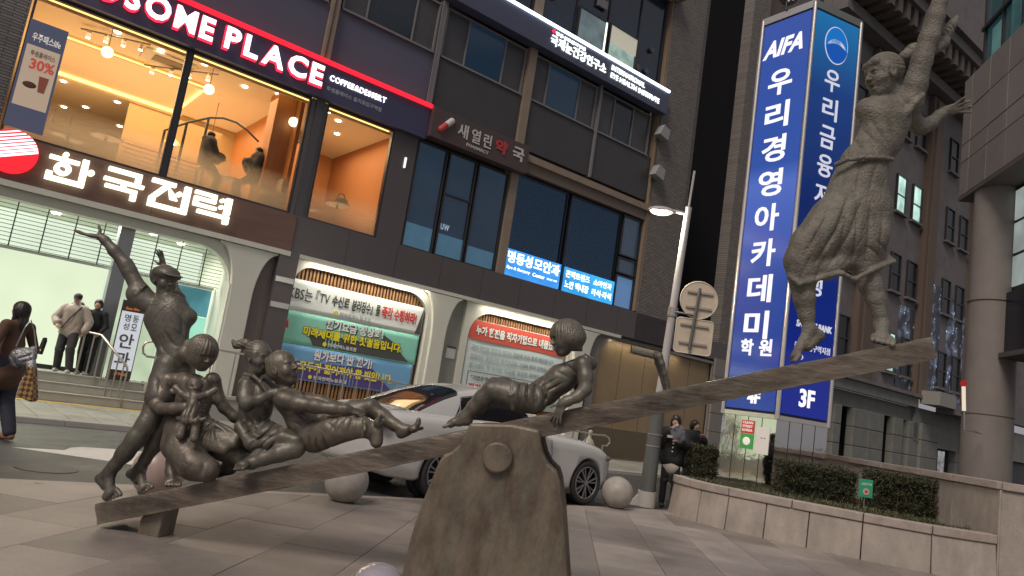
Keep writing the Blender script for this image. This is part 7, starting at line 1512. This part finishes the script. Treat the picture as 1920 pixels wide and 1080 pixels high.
MB().prism([(a[0], a[2]) for a in p_], 9.34, 9.46).make('bag_body', check(), tot, bevel=.02); MB().tube([(-5.715, 9.400, 0.964), (-5.718, 9.400, 1.030), (-5.680, 9.400, 0.956)], .006, 6).make('handle', m_bsh, tot)
# couple on the landing
p2_ = person('man in a pale puffer jacket and dark cap looking down on the entrance landing', (fpt('F', (-4.55, .12, .62)).x, fpt('F', (-4.55, .12, .62)).y, .625), radians(195), 1.70, m_puf, m_blk2, m_wsh, [(-.33, .02, 1.12), (.33, .03, 1.12)], [(-.30, .16, .90), (.22, .24, 1.0)], [(-.17, .12, .0), (.13, -.12, .0)], [(-.12, .16, .50), (.11, .04, .48)], look=(.05, .95, -.28), hair='cap', puff=1.5, hem=.84, legr=1.15, hair_m=mat('dark_cap', (.03, .026, .028), .7), hood=True)
S = Sdf(); S.limb([((-.14, .12, 1.42), .014), ((.02, .175, 1.15), .014), ((.14, .16, .92), .014)], .01, flat=((1, 0, .6), .9)); skin(S, .010, 'bag_strap', m_blk, p2_)
sb2 = held('shopping_bag', 'flat black shopping bag carried by the man in the puffer jacket', 'bag', (-9.557, 15.900, 1.099)); q_ = [(-9.515, 15.900, 1.299), (-9.496, 15.900, 1.222), (-9.527, 15.900, 0.934), (-9.609, 15.900, 0.945), (-9.556, 15.900, 1.281)]; MB().prism([(a[0], a[2]) for a in q_], 15.82, 15.92).make('bag_body', m_blk, sb2, bevel=.01); MB().box(q_[3][0] + .03, q_[1][0] - .03, 15.815, 15.818, q_[3][2] + .06, q_[3][2] + .10).make('white_band', m_wsh, sb2)
p3_ = person('laughing dark-haired woman in a black coat beside the puffer jacket man', (fpt('F', (-4.12, .22, .62)).x, fpt('F', (-4.12, .22, .62)).y, .625), radians(190), 1.66, m_blk, m_blk, m_wsh, [(-.26, .0, 1.12), (.27, .0, 1.12)], [(-.20, .14, .95), (.26, .10, .92)], [(-.09, .06, .0), (.10, -.04, .0)], [(-.10, .08, .49), (.10, .04, .49)], look=(-.1, .99, .02), hair='bob', puff=1.15, hem=.74, coat=.01, legr=1.2)
# smokers by the planter
p4_ = person('long-haired woman in a black jacket smoking behind the end of the planter', (3.27, 13.55, 0), radians(172), 1.62, m_blk, m_blk, m_blk, [(-.22, .10, 1.16), (.25, .08, 1.14)], [(-.07, .26, 1.22), (.07, .18, 1.43)], [(-.10, .02, .0), (.10, .0, .0)], [(-.10, .04, .48), (.10, .03, .48)], look=(.25, .95, -.15), hair='long', puff=1.7, hem=.86, coat=.0, legr=.9, h=.012)
S = Sdf(); S.limb([((0, 0, .86), .155), ((0, 0, .72), .175)], .01, flat=((0, 1, 0), .75)); skin(S, .012, 'shirt_hem', mat('pale_shirt', (.48, .42, .38), .8), p4_)
for i in range(3): MB().cyl((.02, .165, .98 + i * .07), (.02, .180, .98 + i * .07), .014, n=8).make('button', m_wsh, p4_)
cg = held('cigarette', 'lit cigarette held at the lips of the long-haired smoker', 'cigarette', (3.154, 13.350, 1.405)); MB().cyl((3.135, 13.380, 1.382), (3.204, 13.300, 1.442), .005, n=6).make('paper_tube', m_wsh, cg)
ph = held('phone', 'thin phone held by the long-haired smoker', 'phone', (3.164, 13.350, 1.238)); MB().box((3.094, 13.300, 1.248)[0], (3.196, 13.300, 1.263)[0], 13.32, 13.34, (3.155, 13.300, 1.211)[2], (3.150, 13.300, 1.256)[2]).make('case', m_wsh, ph)
p5_ = person('short dark-haired woman in black with a pale stripe, furthest back by the blue tower', (3.88, 14.55, 0), radians(200), 1.60, m_blk, m_blk, m_blk, [(-.26, .06, 1.16), (.24, .10, 1.14)], [(-.10, .20, 1.36), (.06, .22, 1.10)], [(-.09, .0, .0), (.09, .0, .0)], [(-.09, .03, .48), (.09, .03, .48)], look=(-.3, .92, .1), hair='bob', puff=1.5, hem=.80, h=.014)
MB().box(-.04, .03, .150, .185, .88, 1.14).make('pale_stripe', mat('pale_shirt', (.48, .42, .38)), p5_)
# smoke
sm = bpy.data.materials.new('cigarette_smoke'); sm.use_nodes = True; t_ = sm.node_tree; t_.nodes.clear(); N = t_.nodes; o_ = N.new('ShaderNodeOutputMaterial'); pv = N.new('ShaderNodeVolumePrincipled'); pv.inputs['Color'].default_value = (.8, .85, .95, 1)
tc = N.new('ShaderNodeTexCoord'); ns = N.new('ShaderNodeTexNoise'); ns.inputs['Scale'].default_value = 9; ns.inputs['Detail'].default_value = 4; t_.links.new(tc.outputs['Object'], ns.inputs[0]); mr = N.new('ShaderNodeMapRange'); mr.inputs[1].default_value = .40; mr.inputs[2].default_value = .75; mr.inputs[4].default_value = 16; t_.links.new(ns.outputs['Fac'], mr.inputs[0]); t_.links.new(mr.outputs[0], pv.inputs['Density']); t_.links.new(pv.outputs[0], o_.inputs['Volume'])
sp_ = (3.241, 13.200, 1.321); smk = thing('smoke', 'small drifting puff of cigarette smoke in front of the long-haired smoker', 'smoke', 'W', sp_)
S = Sdf(); S.ell(sp_, (.13, .08, .15), k=.04).ell((sp_[0] + .05, sp_[1], sp_[2] - .10), (.08, .06, .09), k=.05).ell((sp_[0] - .05, sp_[1], sp_[2] + .09), (.05, .05, .07), k=.05); skin(S, .02, 'puff', sm, smk)
# customers in the cafe window
for (s_, o2, yw, lb, el, wr_) in ((-2.30, 1.45, 0, 'customer in a hooded dark jacket sitting left at the cafe window table', [(-.24, .12, 1.05), (.24, .12, 1.05)], [(-.12, .34, 1.02), (.12, .36, 1.05)]), (-1.02, 1.45, 0, 'customer in a dark hooded coat sitting right at the cafe window table, holding a cup', [(-.24, .10, 1.05), (.24, .10, 1.05)], [(-.08, .28, 1.20), (.10, .26, 1.22)])):
    w_ = fpt('F', (s_, o2, 5.12)); ya = FRAMES['F'][1] + (radians(-90) if s_ < -2 else radians(90))
    person(lb, (w_.x, w_.y, 5.12 + .30), ya, 1.70, m_blk2, m_blk, m_blk, el, wr_, [(-.10, .32, .0), (.10, .32, .0)], [(-.11, .40, .52), (.11, .40, .52)], look=(.15 if s_ < -2 else -.3, .95, -.15), hair='short', puff=2.9, hood=True, seat=.58 + .32, h=.016, group='customers in the cafe window')
    st2_ = thing('bar_stool', ('bar stool under the left cafe customer', 'bar stool under the right cafe customer')[s_ > -2], 'stool', 'F', (s_, o2, 5.1)); MB().cyl((s_, o2, 6.10), (s_, o2, 6.16), .18, n=16).make('seat', m_wood, st2_); MB().cyl((s_, o2, 5.1), (s_, o2, 6.1), .03, n=8).make('post', m_black, st2_); MB().cyl((s_, o2, 5.1), (s_, o2, 5.12), .2, n=16).make('base', m_black, st2_)
